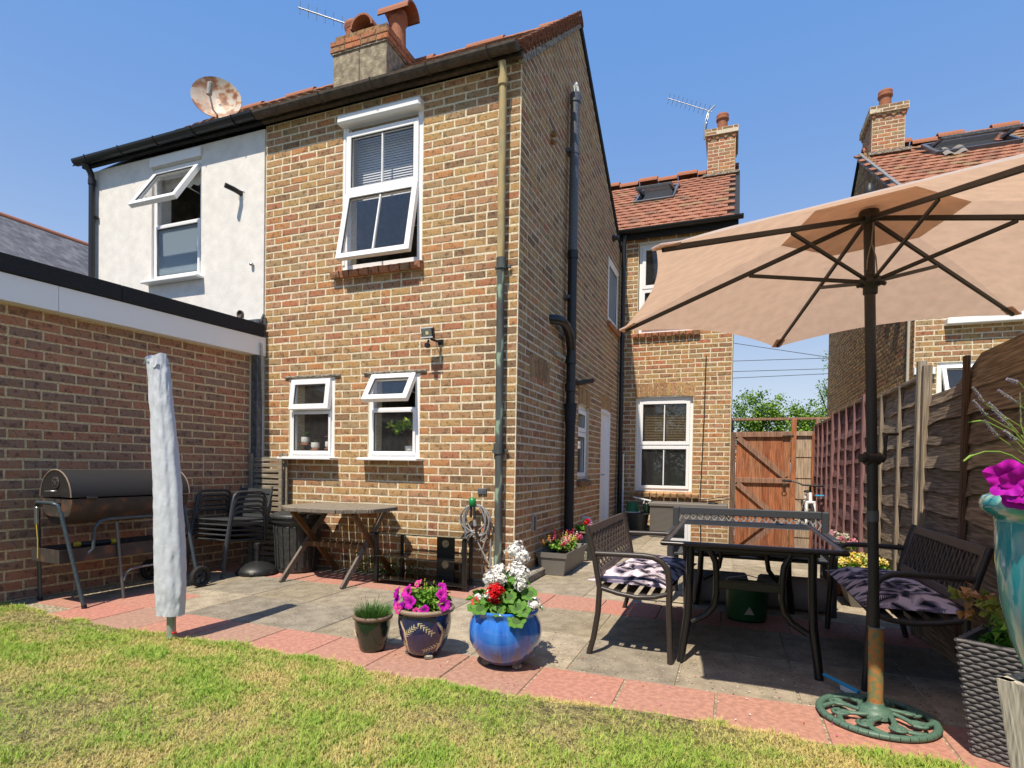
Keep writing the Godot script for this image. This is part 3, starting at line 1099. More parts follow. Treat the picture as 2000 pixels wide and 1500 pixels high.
func grass() -> void:
	# tufts of short mown grass; colour follows patches of dry and green turf
	var tuft := MB.new()
	var r := RandomNumberGenerator.new()
	r.seed = 4
	for k in 7:
		var a := r.randf() * TAU
		var d := Vector3(cos(a), 0, sin(a))
		var s := Vector3(-d.z, 0, d.x) * r.randf_range(.0008, .0014)
		var o := Vector3(r.randf_range(-.010, .010), -.004, r.randf_range(-.010, .010))
		var h := r.randf_range(.010, .026)
		var l := r.randf_range(.004, .024)
		var m := o + d * l * .4 + Vector3.UP * h * .62
		var t := o + d * l + Vector3.UP * h
		tuft.tri(o - s, o + s, m + s * .8)
		tuft.tri(o - s, m + s * .8, m - s * .8)
		tuft.tri(m - s * .8, m + s * .8, t)
	var f := FastNoiseLite.new()
	f.seed = 12
	f.frequency = 1.5
	f.fractal_octaves = 4
	var f2 := FastNoiseLite.new()
	f2.seed = 15
	f2.frequency = 9.0
	var xs := []
	var cs := []
	r.seed = 6
	for k in 230000:
		var z := 2.34 + pow(r.randf(), 1.15) * 3.4
		var x := r.randf_range(-3.5, 3.4)
		# only turf near the view is set with blades this densely
		var d2 := Vector2(x - EYE.x, z - EYE.z)
		if d2.length() < 1.2: continue
		if z > 4.2 and r.randf() < 0.6: continue
		var e := 2.405 + 0.03 * sin(x * 2.3) + 0.022 * sin(x * 9.1) + 0.015 * sin(x * 23.0) + r.randf_range(-.02, .02)
		if x < -2.5: e -= 0.15 * smoothstep(0, 1, (-2.5 - x) * 2.0)
		if z < e: continue
		if x > 2.75 and z < 2.9: continue
		var n := f.get_noise_2d(x, z * 1.5) * .6 + f2.get_noise_2d(x, z) * .35 + r.randf_range(-.22, .22)
		var dry := clampf(n * 2.1 + .47, 0, 1)
		var g := Color(0.21, 0.38, 0.05).lerp(Color(0.42, 0.50, 0.10), r.randf())
		var c := g.lerp(Color(0.80, 0.63, 0.29).lerp(Color(0.66, 0.47, 0.20), r.randf()), dry * .86)
		var sc := lerpf(1.15, .72, dry) * (r.randf_range(.65, 1.2) + (.7 if r.randf() < .06 else 0.0))
		var bs := Basis(Vector3.UP, r.randf() * TAU) * Basis(Vector3.RIGHT, r.randf_range(-.35, .35)).scaled(Vector3(sc, sc, sc))
		xs.append(Transform3D(bs, Vector3(x, .004, z)))
		cs.append(c)
	var mm := MultiMesh.new()
	mm.transform_format = MultiMesh.TRANSFORM_3D
	mm.use_colors = true
	mm.mesh = tuft.mesh()
	mm.instance_count = xs.size()
	for i in xs.size():
		mm.set_instance_transform(i, xs[i])
		mm.set_instance_color(i, cs[i])
	var o := MultiMeshInstance3D.new()
	o.name = "grass"
	o.multimesh = mm
	o.material_override = M.blade
	add_child(o)
	tag(o, "short green and straw coloured grass of the lawn", "grass", "", "stuff")


# ---------------------------------------------------------------- buildings
func soldier_row(items: Array, par: Node3D, o: Vector3, ux: Vector3, nrm: Vector3, w: float, h: float, n: int, rise: float, tone: Callable) -> void:
	# bricks on end over an opening, fanned into a low arch
	for i in n:
		var s := (i + .5) / n
		var fan := (s - .5) * 0.22
		var y := rise * (1 - pow(s * 2 - 1, 2))
		var up := (Vector3.UP + ux * fan).normalized()
		var sd := up.cross(nrm).normalized()
		if sd.dot(ux) < 0: sd = -sd
		var at := o + ux * w * s + Vector3.UP * (y + h * .5) + nrm * 0.005
		items.append([Transform3D(Basis(up * h, -sd * (w / n - .009), nrm * .03), at), rng.randi() % bricks.size(), tone.call(), par, seen(at, nrm, w / n * h) * 1.2])

func brick_sill(items: Array, par: Node3D, o: Vector3, ux: Vector3, nrm: Vector3, w: float, n: int, tone: Callable, h := 0.075, out := 0.07) -> void:
	var tilt := Basis(ux, 0.22)
	for i in n:
		var at := o + ux * w * (i + .5) / n + nrm * out + Vector3.UP * h * .5
		var bs := tilt * Basis(ux * (w / n - .009), Vector3.UP * h, nrm * 0.16)
		items.append([Transform3D(bs, at), rng.randi() % bricks.size(), tone.call(), par, seen(at, nrm, w / n * h) * 1.2])

func brick_house() -> void:
	var t := thing("brick_house", "two storey yellow and red brick house with gabled rear extension", "house")
	var items := []
	var C := 0.078
	var P := 0.2335
	var X := Vector3.RIGHT
	var Z := Vector3.BACK
	var stain := FastNoiseLite.new()
	stain.seed = 31
	stain.frequency = 0.9
	stain.fractal_octaves = 3
	# rear wall of the extension
	var W := 3.02
	var hs := [[.36, .96, 15 * C, 26 * C], [1.39, 1.99, 15 * C, 26 * C], [1.04, 1.99, 40 * C, 60 * C]]
	var wall := MB.new()
	slab_with_holes(wall, Vector3(-W, 0, 0), X, Z, W, 62 * C, .24, hs)
	var w1 := part("wall", wall, M.mortar, t)
	courses(items, w1, Vector3(-W, 0, 0), X, Z, 0, 62, C, P,
		func(y: float): return holes(0.004, W - .002, y, hs),
		func(x: float, y: float):
			var k := stain.get_noise_2d(x * 1.3, y) + rng.randf_range(-.25, .25)
			if x > 2.25 and k + (x - 2.25) * .75 > .12: return pick([2, 1, .5, .5, 2, 4, 4, 3, 1.5, 0, 3, 2])
			if y < .9 and k > -.05: return pick([2, 3, 3, 2, 2, 2, 1, 1, 0, .3, 3, 3])
			if k > .22: return pick([2, 3, 4, 4, 2, 1, .5, .5, 0, 1.0, 2, 3])
			return pick([5, 4, 2.4, 1.5, 4, 1.2, .5, 2, .2, .2, 4, 2.0]))
	# gable wall beside the passage
	var L := 5.05
	var hs2 := [[2.30, 2.90, 12 * C, 25 * C], [3.68, 4.42, -1.0, 26 * C], [4.02, 4.86, 44 * C, 57 * C]]
	wall = MB.new()
	var inner := []
	for h in hs2: inner.append([h[0] - .24, h[1] - .24, h[2], h[3]])
	slab_with_holes(wall, Vector3(0, 0, -.24), Vector3.FORWARD, X, L - .24, 62 * C, .24, inner)
	wall.xf = Transform3D(Basis(Vector3.FORWARD, Vector3.UP, X), Vector3.ZERO)
	wall.prism(PackedVector2Array([Vector2(.0, 62 * C), Vector2(L, 62 * C), Vector2(1.97, 6.61), Vector2(.02, 4.90)]), -.24, 0)
	var w2 := part("wall", wall, M.mortar_side, t)
	courses(items, w2, Vector3.ZERO, Vector3.FORWARD, X, 0, 85, C, P,
		func(y: float):
			if y < 62 * C: return holes(.002, L - .01, y, hs2)
			var a := maxf(.01, (y + .04 - 4.89) / .882)
			var b := 1.97 + (6.60 - y - .04) / .575
			return [[a, b]] if b - a > .1 else [],
		func(x: float, y: float):
			var k := stain.get_noise_2d(x * 1.5 + 40, y) + rng.randf_range(-.2, .2)
			if x < 1.4 and k > -.05: return pick([3, 2, .2, .5, 4, 4, 2.5, 6, .6, 0, 3, 2])
			if y < 1.9: return pick([3, 3, 2, 3, 2, 4, 1.2, 2, .2, .3, 3, 4])
			return pick([4, 3, .8, 1.2, 4, 4, 1.5, 4, .4, 0, 4, 2.5]))
	# rear wall of the main house, and its end wall
	var hs3 := [[.32, 1.26, 9 * C, 30 * C], [.31, 1.25, 44 * C, 64 * C]]
	wall = MB.new()
	slab_with_holes(wall, Vector3(0, 0, -L), X, Z, 1.86, 66 * C, .24, hs3)
	var w3 := part("wall", wall, M.mortar, t)
	courses(items, w3, Vector3(0, 0, -L), X, Z, 0, 66, C, P,
		func(y: float): return holes(.004, 1.856, y, hs3),
		func(x: float, y: float):
			var k := stain.get_noise_2d(x * 1.3 + 90, y) + rng.randf_range(-.2, .2)
			if k > .25: return pick([2, 2, 4, 2, 4, 2, .5, 1, .3, .6, 3, 2])
			return pick([4, 3, 2, 1.2, 5, 3, 1, 3, .5, .1, 5, 2.5]))
	wall = MB.new()
	wall.xf = Transform3D(Basis(Vector3.FORWARD, Vector3.UP, X), Vector3(1.86, 0, 0))
	wall.prism(PackedVector2Array([Vector2(L + .24, 0), Vector2(13.2, 0), Vector2(13.2, 5.15), Vector2(9.1, 7.9), Vector2(L + .24, 5.15)]), -.24, 0)
	wall.xf = Transform3D.IDENTITY
	wall.box(Vector3(-2.1, 2.57, -13.1), Vector3(7.7, 5.14, .2))
	wall.box(Vector3(-5.85, 2.57, -9.1), Vector3(.2, 5.14, 7.7))
	wall.box(Vector3(-2.95, 2.57, -5.17), Vector3(5.85, 5.14, .2))
	var w4 := part("wall", wall, M.mortar_side, t)
	courses(items, w4, Vector3(1.86, 0, 0), Vector3.FORWARD, X, 0, 66, C, P,
		func(y: float): return [[L, 9.0]], func(x: float, y: float): return pick([4, 3, 2, 1.2, 5, 3, 1, 3, .5, .1, 5, 2.5]))
	# arches and sills of brick on edge
	var warm := func(): return [0, 4, 10, 1, 5][rng.randi() % 5]
	var redsill := func(): return [3, 11, 3, 9][rng.randi() % 4]
	soldier_row(items, w3, Vector3(.29, 30 * C - .02, -L), X, Z, 1.0, .225, 13, .035, warm)
	soldier_row(items, w2, Vector3(0, 25 * C - .02, -2.26), Vector3.FORWARD, X, .68, .225, 8, .03, warm)
	soldier_row(items, w2, Vector3(0, 26 * C - .02, -3.66), Vector3.FORWARD, X, .78, .225, 9, .03, warm)
	soldier_row(items, w2, Vector3(0, 25.5 * C, -.34), Vector3.FORWARD, X, .68, .225, 8, .03, func(): return [7, 5, 6][rng.randi() % 3])
	brick_sill(items, w1, Vector3(-2.09, 40 * C - .085, 0), X, Z, 1.09, 9, redsill)
	brick_sill(items, w3, Vector3(.24, 9 * C - .085, -L), X, Z, 1.14, 10, warm)
	brick_sill(items, w3, Vector3(.23, 44 * C - .085, -L), X, Z, 1.12, 10, redsill)
	brick_sill(items, w2, Vector3(0, 12 * C - .085, -2.26), Vector3.FORWARD, X, .68, 6, func(): return [6, 8, 6][rng.randi() % 3], .075, .05)
	brick_sill(items, w2, Vector3(0, 44 * C - .085, -3.98), Vector3.FORWARD, X, .92, 8, redsill, .075, .05)
	# chimney of the extension: rendered shaft, brick bands, pots
	var ch := MB.new()
	ch.cbox(Vector3(-2.885, 6.0, -1.57), Vector3(.405, .88, .74), .01)
	ch.cbox(Vector3(-2.475, 6.0, -1.57), Vector3(.405, .88, .744), .01)
	var c1 := part("chimney", ch, M.chimney_render, t)
	var up1 := MB.new()
	up1.box(Vector3(-2.68, 6.50, -1.57), Vector3(.85, .15, .77))
	up1.box(Vector3(-2.68, 6.615, -1.57), Vector3(.77, .10, .69))
	part("chimney_head", up1, M.cement, c1)
	for k in 3:
		var y0 := [6.44, 6.52, 6.60][k] as float
		var ex := [.44, .44, .395][k] as float
		var ez := [.395, .395, .355][k] as float
		for f in [[Vector3(-2.68 - ex, y0, -1.57 + ez), X, Z, ex * 2], [Vector3(-2.68 + ex, y0, -1.57 + ez), Vector3.FORWARD, X, ez * 2], [Vector3(-2.68 - ex, y0, -1.57 - ez), Z, -X, ez * 2]]:
			courses(items, c1, f[0], f[1], f[2], 0, 1, C, P, func(y: float): return [[0, f[3]]], func(x: float, y: float): return ([3, 9, 3, 11] if k < 2 else [7, 6, 8, 5])[rng.randi() % 4], .03, 0.0)
	var pots := MB.new()
	pots.lathe(pot_profile("plain"), 20, Vector3(-2.97, 6.66, -1.5), 1.15, 1.15)
	part("chimney_pot", pots, M.terracotta, c1)
	pots = MB.new()
	pots.lathe(pot_profile("roll"), 20, Vector3(-2.37, 6.62, -1.62))
	pots.xf = Transform3D(Basis.IDENTITY, Vector3(-2.37, 7.02, -1.62))
	half_cowl(pots, .16, .46)
	part("chimney_pot", pots, M.terracotta, c1)
	pots = MB.new()
	pots.xf = Transform3D(Basis(Vector3.UP, PI / 2), Vector3(-2.66, 6.70, -1.45))
	half_cowl(pots, .17, .50)
	part("ridge_tile", pots, M.terracotta, c1)
	# chimney of the main house: brick with dogtooth course
	brick_chimney(items, t, Vector3(1.525, 7.55, -9.1), .60, .95, 1.02)
	lay(items, "brick", 300, bricks, BRICK_TONES, "brick")
	# roofs
	house_roofs(t, -W, .03, true)
	house_windows(t, C, L)
	house_pipes(t, L)

func half_cowl(b: MB, r: float, l: float) -> void:
	# a half-round clay tile lying open side down along x
	for k in 10:
		var a0 := PI * k / 10
		var a1 := PI * (k + 1) / 10
		var p := func(a: float, x: float, rr: float) -> Vector3: return Vector3(x, sin(a) * rr, cos(a) * rr)
		b.quad(p.call(a0, l * .5, r), p.call(a0, -l * .5, r), p.call(a1, -l * .5, r), p.call(a1, l * .5, r))
		b.quad(p.call(a0, -l * .5, r * .86), p.call(a0, l * .5, r * .86), p.call(a1, l * .5, r * .86), p.call(a1, -l * .5, r * .86))
		for e in [-1, 1]:
			b.quad(p.call(a0, e * l * .5, r), p.call(a0, e * l * .5, r * .86), p.call(a1, e * l * .5, r * .86), p.call(a1, e * l * .5, r))

func brick_chimney(items: Array, t: Node3D, at: Vector3, w: float, d: float, h: float) -> void:
	var X := Vector3.RIGHT
	var Z := Vector3.BACK
	var core := MB.new()
	core.box(at + Vector3(0, h * .5 - .4, 0), Vector3(w - .02, h + .8, d - .02))
	core.box(at + Vector3(0, h + .06, 0), Vector3(w + .09, .14, d + .09))
	var c := part("chimney", core, M.mortar_side, t)
	var hw := w * .5 - .01
	var hd := d * .5 - .01
	var n := int(h / .078)
	for f in [[Vector3(-hw, -.39, hd), X, Z, w - .02], [Vector3(hw, -.39, hd), Vector3.FORWARD, X, d - .02], [Vector3(-hw, -.39, -hd), Z, -X, d - .02]]:
		courses(items, c, at + f[0], f[1], f[2], 0, n + 5, .078, .2335, func(y: float): return [[0, f[3]]], func(x: float, y: float): return [3, 11, 9, 3, 5, 7, 2][rng.randi() % 7])
	var o := .055
	for f in [[Vector3(-hw - o, h - .01, hd + o), X, Z, w + .09], [Vector3(hw + o, h - .01, hd + o), Vector3.FORWARD, X, d + .09], [Vector3(-hw - o, h - .01, -hd - o), Z, -X, d + .09]]:
		courses(items, c, at + f[0], f[1], f[2], 0, 2, .072, .2335, func(y: float): return [[0, f[3]]], func(x: float, y: float): return [7, 5, 6, 11][rng.randi() % 4], .03, 0.0)
		var m := int(f[3] / .15)
		for i in m:
			var p: Vector3 = at + f[0] - f[2] * .03 + f[1] * (i + .5) * f[3] / m + Vector3.DOWN * .045
			items.append([Transform3D(Basis(f[2], PI / 4) * Basis(f[1] * .08, Vector3.UP * .08, f[2] * .06), p), i % 6, [3, 5, 7][i % 3], c, 0.0])
	var fl := MB.new()
	fl.box(at + Vector3(0, h + .15, 0), Vector3(w * .9, .05, d * .9))
	part("flaunching", fl, M.cement, c)
	var pt := MB.new()
	pt.lathe(pot_profile("roll"), 20, at + Vector3(0, h + .15, .12), 1.15, 1.15)
	part("chimney_pot", pt, M.terracotta, c)

func house_roofs(t: Node3D, x0: float, x1: float, main: bool) -> void:
	# extension roof from x0 to x1: front slope, back slope, ridge, fascia and gutter
	var items := []
	var eave := Vector3(x0, 4.88, .10)
	var ridge := Vector3(x0, 6.66, -1.97)
	var w := x1 - x0
	var deck := MB.new()
	var X := Vector3.RIGHT
	deck.quad(eave, eave + X * w, ridge + X * w, ridge)
	deck.quad(ridge, ridge + X * w, Vector3(x1, 4.86, -5.1), Vector3(x0, 4.86, -5.1))
	deck.quad(eave + X * w + Vector3.DOWN * .03, eave + Vector3.DOWN * .03, ridge + Vector3.DOWN * .03, ridge + X * w + Vector3.DOWN * .03)
	var rf := part("roof", deck, M.felt, t)
	var up := (ridge - eave).normalized()
	tile_slope(items, rf, eave - up * .03, X, up, w, (ridge - eave).length())
	for it in items:
		if rng.randf() < .9: it[2] = [6, 7, 4, 6][rng.randi() % 4]
	lay(items, "tile", 60, tiles, TILE_TONES, "tile")
	var rt := MB.new()
	var nr := int(w / .45)
	for i in nr:
		rt.xf = Transform3D(Basis(Vector3.UP, 0), Vector3(x0 + (i + .5) * w / nr, 6.575 + (.03 if i % 2 else 0.0), -1.97))
		half_cowl(rt, .09, w / nr + .02)
	part("ridge", rt, M.terracotta, rf)
	if main:
		# verge: mortar fillet and tile ends along the gable
		var v := MB.new()
		for i in 22:
			var s := (i + .5) / 22
			var p := eave.lerp(ridge, s)
			p.x = x1 - .005
			v.cbox(p + Vector3(0, .016 + .006 * (i % 2), 0), Vector3(.06, .014, .125), .004, Basis(Vector3.RIGHT, -atan2(up.y, -up.z)))
		part("verge_tile", v, mat("old_tile", Color(.34, .15, .10), .9, {tex = T.mottle, s = 3.0}), rf)
		v = MB.new()
		v.bar(Vector3(.002, 4.845, .03), Vector3(.002, 6.595, -1.97), .055, .085)
		part("verge_mortar", v, M.cement, rf)
		v = MB.new()
		v.bar(Vector3(.0, 6.60, -1.97), Vector3(.0, 4.86, -5.0), .06, .05)
		part("verge_board", v, M.felt, rf)
	# fascia and gutter
	var f := MB.new()
	f.box(Vector3((x0 + x1) * .5, 4.862, .055), Vector3(w - .01, .05, .05))
	part("fascia", f, M.iron_gutter if main else M.felt, t)
	var g := MB.new()
	half_gutter(g, Vector3(x0, 4.895, .15), Vector3(x1 - .02, 4.905, .15), .062, Vector3.BACK)
	for i in 5:
		var x := lerpf(x0 + .25, x1 - .3, i / 4.0)
		g.tube([Vector3(x, 4.90, .085), Vector3(x, 4.85, .105), Vector3(x, 4.828, .15), Vector3(x, 4.85, .195), Vector3(x, 4.905, .216)], .008, 5)
	part("gutter", g, M.iron_gutter if main else M.black_pvc, t)
	if not main: return
	# main roof
	items = []
	var e2 := Vector3(-5.9, 5.16, -4.93)
	var r2 := Vector3(-5.9, 7.93, -9.1)
	var w2 := 7.82
	deck = MB.new()
	deck.quad(e2, e2 + X * w2, r2 + X * w2, r2)
	deck.quad(r2, r2 + X * w2, Vector3(1.92, 5.16, -13.3), Vector3(-5.9, 5.16, -13.3))
	var mr := part("roof", deck, M.felt, t)
	var up2 := (r2 - e2).normalized()
	tile_slope(items, mr, Vector3(-1.2, e2.y, e2.z) - up2 * .02, X, up2, 3.12, (r2 - e2).length(),
		func(x: float, s: float): return x > 1.12 and x < 1.84 and s > 2.55 and s < 3.95, [.30, .225, .034])
	lay(items, "tile", 300, tiles, TILE_TONES, "tile")
	rt = MB.new()
	for i in 12:
		rt.xf = Transform3D(Basis.IDENTITY, Vector3(-3.5 + (i + .5) * .45, 7.92 + (.05 if i % 2 else 0.0), -9.1))
		half_cowl(rt, .13, .44)
	part("ridge", rt, M.terracotta, mr)
	var fl := MB.new()
	fl.bar(Vector3(1.15, 7.66, -8.58), Vector3(1.90, 7.66, -8.58), .10, .05)
	part("flashing", fl, M.cement, mr)
	# roof window, its sash swung open
	var N := up2.cross(X).normalized()
	if N.y < 0: N = -N
	var b2 := Basis(X, N, -up2)
	var sk := knot("roof_window", t)
	sk.transform = Transform3D(b2, Vector3(.28, e2.y, e2.z) + up2 * 3.22)
	var fr := MB.new()
	for e in [-1, 1]:
		fr.cbox(Vector3(e * .37, .03, 0), Vector3(.06, .10, 1.5))
		fr.cbox(Vector3(0, .03, e * .73), Vector3(.80, .10, .06))
	part("frame", fr, M.grey_pvc, sk)
	var fs := MB.new()
	fs.box(Vector3(0, .015, .86), Vector3(1.1, .012, .22))
	part("flashing", fs, M.lead, sk)
	var inn := MB.new()
	inn.box(Vector3(0, -.06, 0), Vector3(.68, .02, 1.4))
	part("lining", inn, M.blind_wood, sk)
	var ss := MB.new()
	for e in [-1, 1]:
		ss.cbox(Vector3(e * .33, 0, 0), Vector3(.06, .05, 1.36))
		ss.cbox(Vector3(0, 0, e * .66), Vector3(.70, .05, .06))
	var so := part("sash", ss, M.grey_pvc, sk)
	so.transform = Transform3D(Basis(Vector3.RIGHT, -.30), Vector3(0, .10, 0))
	var gl := MB.new()
	gl.box(Vector3.ZERO, Vector3(.62, .012, 1.28))
	var go := part("pane", gl, M.glass, sk)
	go.transform = so.transform
	var g2 := MB.new()
	half_gutter(g2, Vector3(-.02, 5.17, -4.88), Vector3(1.98, 5.18, -4.88), .06, Vector3.BACK)
	part("gutter", g2, M.black_pvc, t)
	var f2 := MB.new()
	f2.box(Vector3(.95, 5.10, -4.98), Vector3(1.88, .12, .05))
	part("fascia", f2, M.felt, t)

func house_windows(t: Node3D, C: float, L: float) -> void:
	var X := Vector3.RIGHT
	var Z := Vector3.BACK
	var h1 := 11 * C
	casement(t, Vector3(-2.66, 15 * C, 0), X, Z, .60, h1, {rows = [[.045, .49, 0.0, 0, .03], [.51, h1 - .03, .13, 0]]})
	casement(t, Vector3(-1.63, 15 * C, 0), X, Z, .60, h1, {rows = [[.045, .49, 0.0, 0, .03], [.51, h1 - .03, .58, 0]]})
	for x in [-2.66, -1.63]:
		room_box(t, Vector3(x, 15 * C, 0), X, Z, .6, h1, 1.6, "room")
		var ce := MB.new()
		ce.cbox(Vector3(x + .31, 26 * C + .012, .008), Vector3(.74, .03, .03), .008)
		part("lintel", ce, M.cement, t)
	var hu := 20 * C
	casement(t, Vector3(-1.98, 40 * C, 0), X, Z, .95, hu, {f = .06, sill = false, rows = [[.05, .78, .21, 1], [.80, hu - .14, 0.0, 1]]})
	room_box(t, Vector3(-1.98, 40 * C, 0), X, Z, .95, hu, 1.5, "room")
	venetian(t, Vector3(-1.92, 40 * C, 0), X, Z, .83, .80, hu - .1, .026, "blind", 1.15)
	var bx := MB.new()
	bx.cbox(Vector3(-1.52, 60 * C - .02, .02), Vector3(.99, .10, .13), .02)
	bx.cbox(Vector3(-1.965, 50 * C, -.02), Vector3(.028, hu - .12, .05), .004)
	part("head_box", bx, M.upvc, t)
	# sash windows of the main wall
	for a in [[9, 30, 1.0], [44, 64, .0]]:
		var h: float = (a[1] - a[0]) * C
		var o := Vector3(.32, a[0] * C, -L)
		casement(t, o, X, Z, .94, h, {f = .065, sill = false, deep = .09, rows = [[.07, h * .48, 0.0, 1, .05], [h * .50, h - .07, 0.0, 1, .06]]})
		room_box(t, o, X, Z, .94, h, 1.8, "room_dark" if a[2] > 0 else "room")
		if a[2] > 0:
			venetian(t, o + X * .08, X, Z, .78, h * .50, h - .08, .028, "blind_wood", .35)
		var hd := MB.new()
		hd.box(o + Vector3(.47, h + .012, -.05), Vector3(.94, .06, .08))
		part("window_head", hd, M.upvc_grey, t)
	# side window, door and the small upper window
	var S := Vector3.FORWARD
	var hs := 13 * C
	casement(t, Vector3(0, 12 * C, -2.30), S, X, .60, hs, {sill = false, deep = .08, rows = [[.05, .64, 0.0, 0], [.66, hs - .07, 0.0, 0]]})
	room_box(t, Vector3(0, 12 * C, -2.30), S, X, .60, hs, 1.2, "room")
	casement(t, Vector3(0, 44 * C, -4.02), S, X, .84, 13 * C, {sill = false, deep = .05, rows = [[.05, 13 * C - .05, 0.0, 0, .05, "frosted"]]})
	room_box(t, Vector3(0, 44 * C, -4.02), S, X, .84, 13 * C, 1.2, "room")
	var lt := MB.new()
	lt.box(Vector3(-.06, 57 * C - .02, -4.44), Vector3(.13, .05, .84))
	part("lintel", lt, M.upvc, t)
	var dr := knot("door", t)
	var db := MB.new()
	db.cbox(Vector3(-.07, 1.02, -4.05), Vector3(.05, 1.98, .66))
	part("panel", db, M.upvc, dr)
	db = MB.new()
	for z in [-3.71, -4.39]:
		db.cbox(Vector3(-.05, 1.01, z), Vector3(.09, 2.02, .06))
	db.cbox(Vector3(-.05, 1.995, -4.05), Vector3(.09, .06, .62))
	part("frame", db, M.upvc, dr)
	db = MB.new()
	db.tube([Vector3(-.02, 1.0, -3.82), Vector3(.02, 1.0, -3.82), Vector3(.02, 1.0, -3.93)], .01, 8)
	part("handle", db, M.steel, dr)

func house_pipes(t: Node3D, L: float) -> void:
	# cast-iron rainwater pipe on the corner, its paint flaking
	var og := mat("flaking_ochre", Color.WHITE, .8, {tex = blend_tex(201, .02, [[0, Color(.14, .13, .07)], [.35, Color(.34, .27, .13)], [.5, Color(.46, .33, .15)], [.65, Color(.36, .33, .18)], [.85, Color(.33, .15, .06)], [1, Color(.08, .09, .08)]], 256, Vector2i(256, 64)), s = 1.3})
	var gr := mat("flaking_grey", Color.WHITE, .75, {tex = blend_tex(203, .02, [[0, Color(.045, .05, .05)], [.5, Color(.075, .085, .08)], [.62, Color(.10, .12, .105)], [.72, Color(.22, .33, .23)], [1, Color(.28, .38, .28)]], 256, Vector2i(256, 64)), s = 1.6})
	var p := MB.new()
	p.tube([Vector3(-.15, 4.80, .12), Vector3(-.15, 4.72, .085), Vector3(-.15, 2.95, .075)], .036, 12)
	p.tube([Vector3(-.15, 4.66, .085), Vector3(-.15, 4.60, .085)], .047, 12)
	part("rain_pipe", p, og, t)
	p = MB.new()
	p.tube([Vector3(-.15, 2.95, .075), Vector3(-.13, .02, .075)], .036, 12)
	for y in [2.93, 1.22]:
		p.tube([Vector3(-.145, y, .075), Vector3(-.145, y + .10, .075)], .046, 12)
		p.cbox(Vector3(-.145, y + .03, .03), Vector3(.16, .03, .02))
	part("rain_pipe", p, gr, t)
	# soil stack on the gable wall
	var z := -1.55
	p = MB.new()
	p.tube([Vector3(.09, 0, z - .04), Vector3(.09, 1.76, z - .02)], .058, 16)
	p.tube([Vector3(.09, 1.62, z - .02), Vector3(.09, 1.86, z - .02)], [.062, .078], 16)
	part("soil_pipe", p, mat("old_iron", Color(.016, .017, .02), .6, {tex = T.speck, s = 4.0}), t)
	p = MB.new()
	p.tube([Vector3(.09, 1.80, z - .02), Vector3(.09, 3.62, z)], .055, 16)
	for y in [2.0, 2.32, 2.62, 3.55]:
		p.tube([Vector3(.09, y, z), Vector3(.09, y + .09, z)], .064, 16)
	p.tube([Vector3(.09, 2.50, z), Vector3(.10, 2.64, z + .12), Vector3(.10, 2.70, z + .25), Vector3(.10, 2.72, z + .40), Vector3(.06, 2.72, z + .52), Vector3(-.02, 2.72, z + .56)], .052, 12)
	part("soil_pipe", p, M.black_pvc, t)
	p = MB.new()
	p.tube([Vector3(.09, 3.62, z), Vector3(.09, 5.42, z)], .055, 16)
	p.tube([Vector3(.09, 4.76, z), Vector3(.09, 4.84, z)], .06, 16)
	p.tube([Vector3(.09, 5.36, z), Vector3(.09, 5.46, z)], .064, 16)
	for y in [3.1, 4.80]:
		p.cbox(Vector3(.04, y, z + .0), Vector3(.08, .04, .13))
	part("vent_pipe", p, M.grey_pvc, t)
	p = MB.new()
	for k in 8:
		var a := TAU * k / 8
		p.tube([Vector3(.09 + cos(a) * .045, 5.46, z + sin(a) * .045), Vector3(.09 + cos(a) * .02, 5.57, z + sin(a) * .02)], .006, 4)
	p.lathe([Vector2(.03, 0), Vector2(.02, .03), Vector2(0, .035)], 8, Vector3(.09, 5.56, z))
	part("vent_cage", p, M.upvc_grey, t)
	p = MB.new()
	p.tube([Vector3(.03, 2.37, z + .42), Vector3(.06, 2.36, z + .16), Vector3(.03, 2.33, z + .14)], .018, 8)
	p.tube([Vector3(.03, 2.37, z - .12), Vector3(.05, 2.36, z - .55)], .018, 8)
	part("overflow_pipe", p, M.white_pipe, t)
	p = MB.new()
	p.tube([Vector3(.05, 2.16, z - .05), Vector3(.07, 2.16, z - .45), Vector3(.07, 2.22, z - .75), Vector3(.06, 2.31, z - 1.25)], .03, 10)
	part("lagged_pipe", p, M.felt, t)
	p = MB.new()
	p.tube([Vector3(0, .42, -2.62), Vector3(.08, .42, -2.62), Vector3(.12, .38, -2.60), Vector3(.14, .18, -2.50), Vector3(.14, .05, -2.48)], .024, 10)
	part("waste_pipe", p, M.upvc_grey, t)
	# black rainwater pipe in the inner corner
	p = MB.new()
	p.tube([Vector3(.10, 5.10, -4.9), Vector3(.07, 4.95, -4.95), Vector3(.07, .02, -4.97)], .035, 12)
	for y in [4.6, 2.7, .9]:
		p.tube([Vector3(.07, y, -4.965), Vector3(.07, y + .08, -4.965)], .043, 12)
	part("rain_pipe", p, M.black_pvc, t)
	# small fittings on the gable wall
	p = MB.new()
	for e in [-1, 1]:
		p.cbox(Vector3(.012, .53, -.53 + e * .042), Vector3(.03, .17, .012), .003)
		p.cbox(Vector3(.012, .53 + e * .079, -.53), Vector3(.03, .012, .072), .003)
	part("air_vent", p, M.white_pipe, t)
	p = MB.new()
	p.box(Vector3(.010, .53, -.53), Vector3(.006, .15, .07))
	part("vent_hole", p, M.gasket, t)
	p = MB.new()
	p.cbox(Vector3(.04, 4.66, -.90), Vector3(.05, .05, .05))
	p.tube([Vector3(.0, 4.60, -.92), Vector3(.05, 4.57, -.92)], .025, 8)
	part("old_bracket", p, mat("rusty", Color(.28, .15, .06), .8), t)
	p = MB.new()
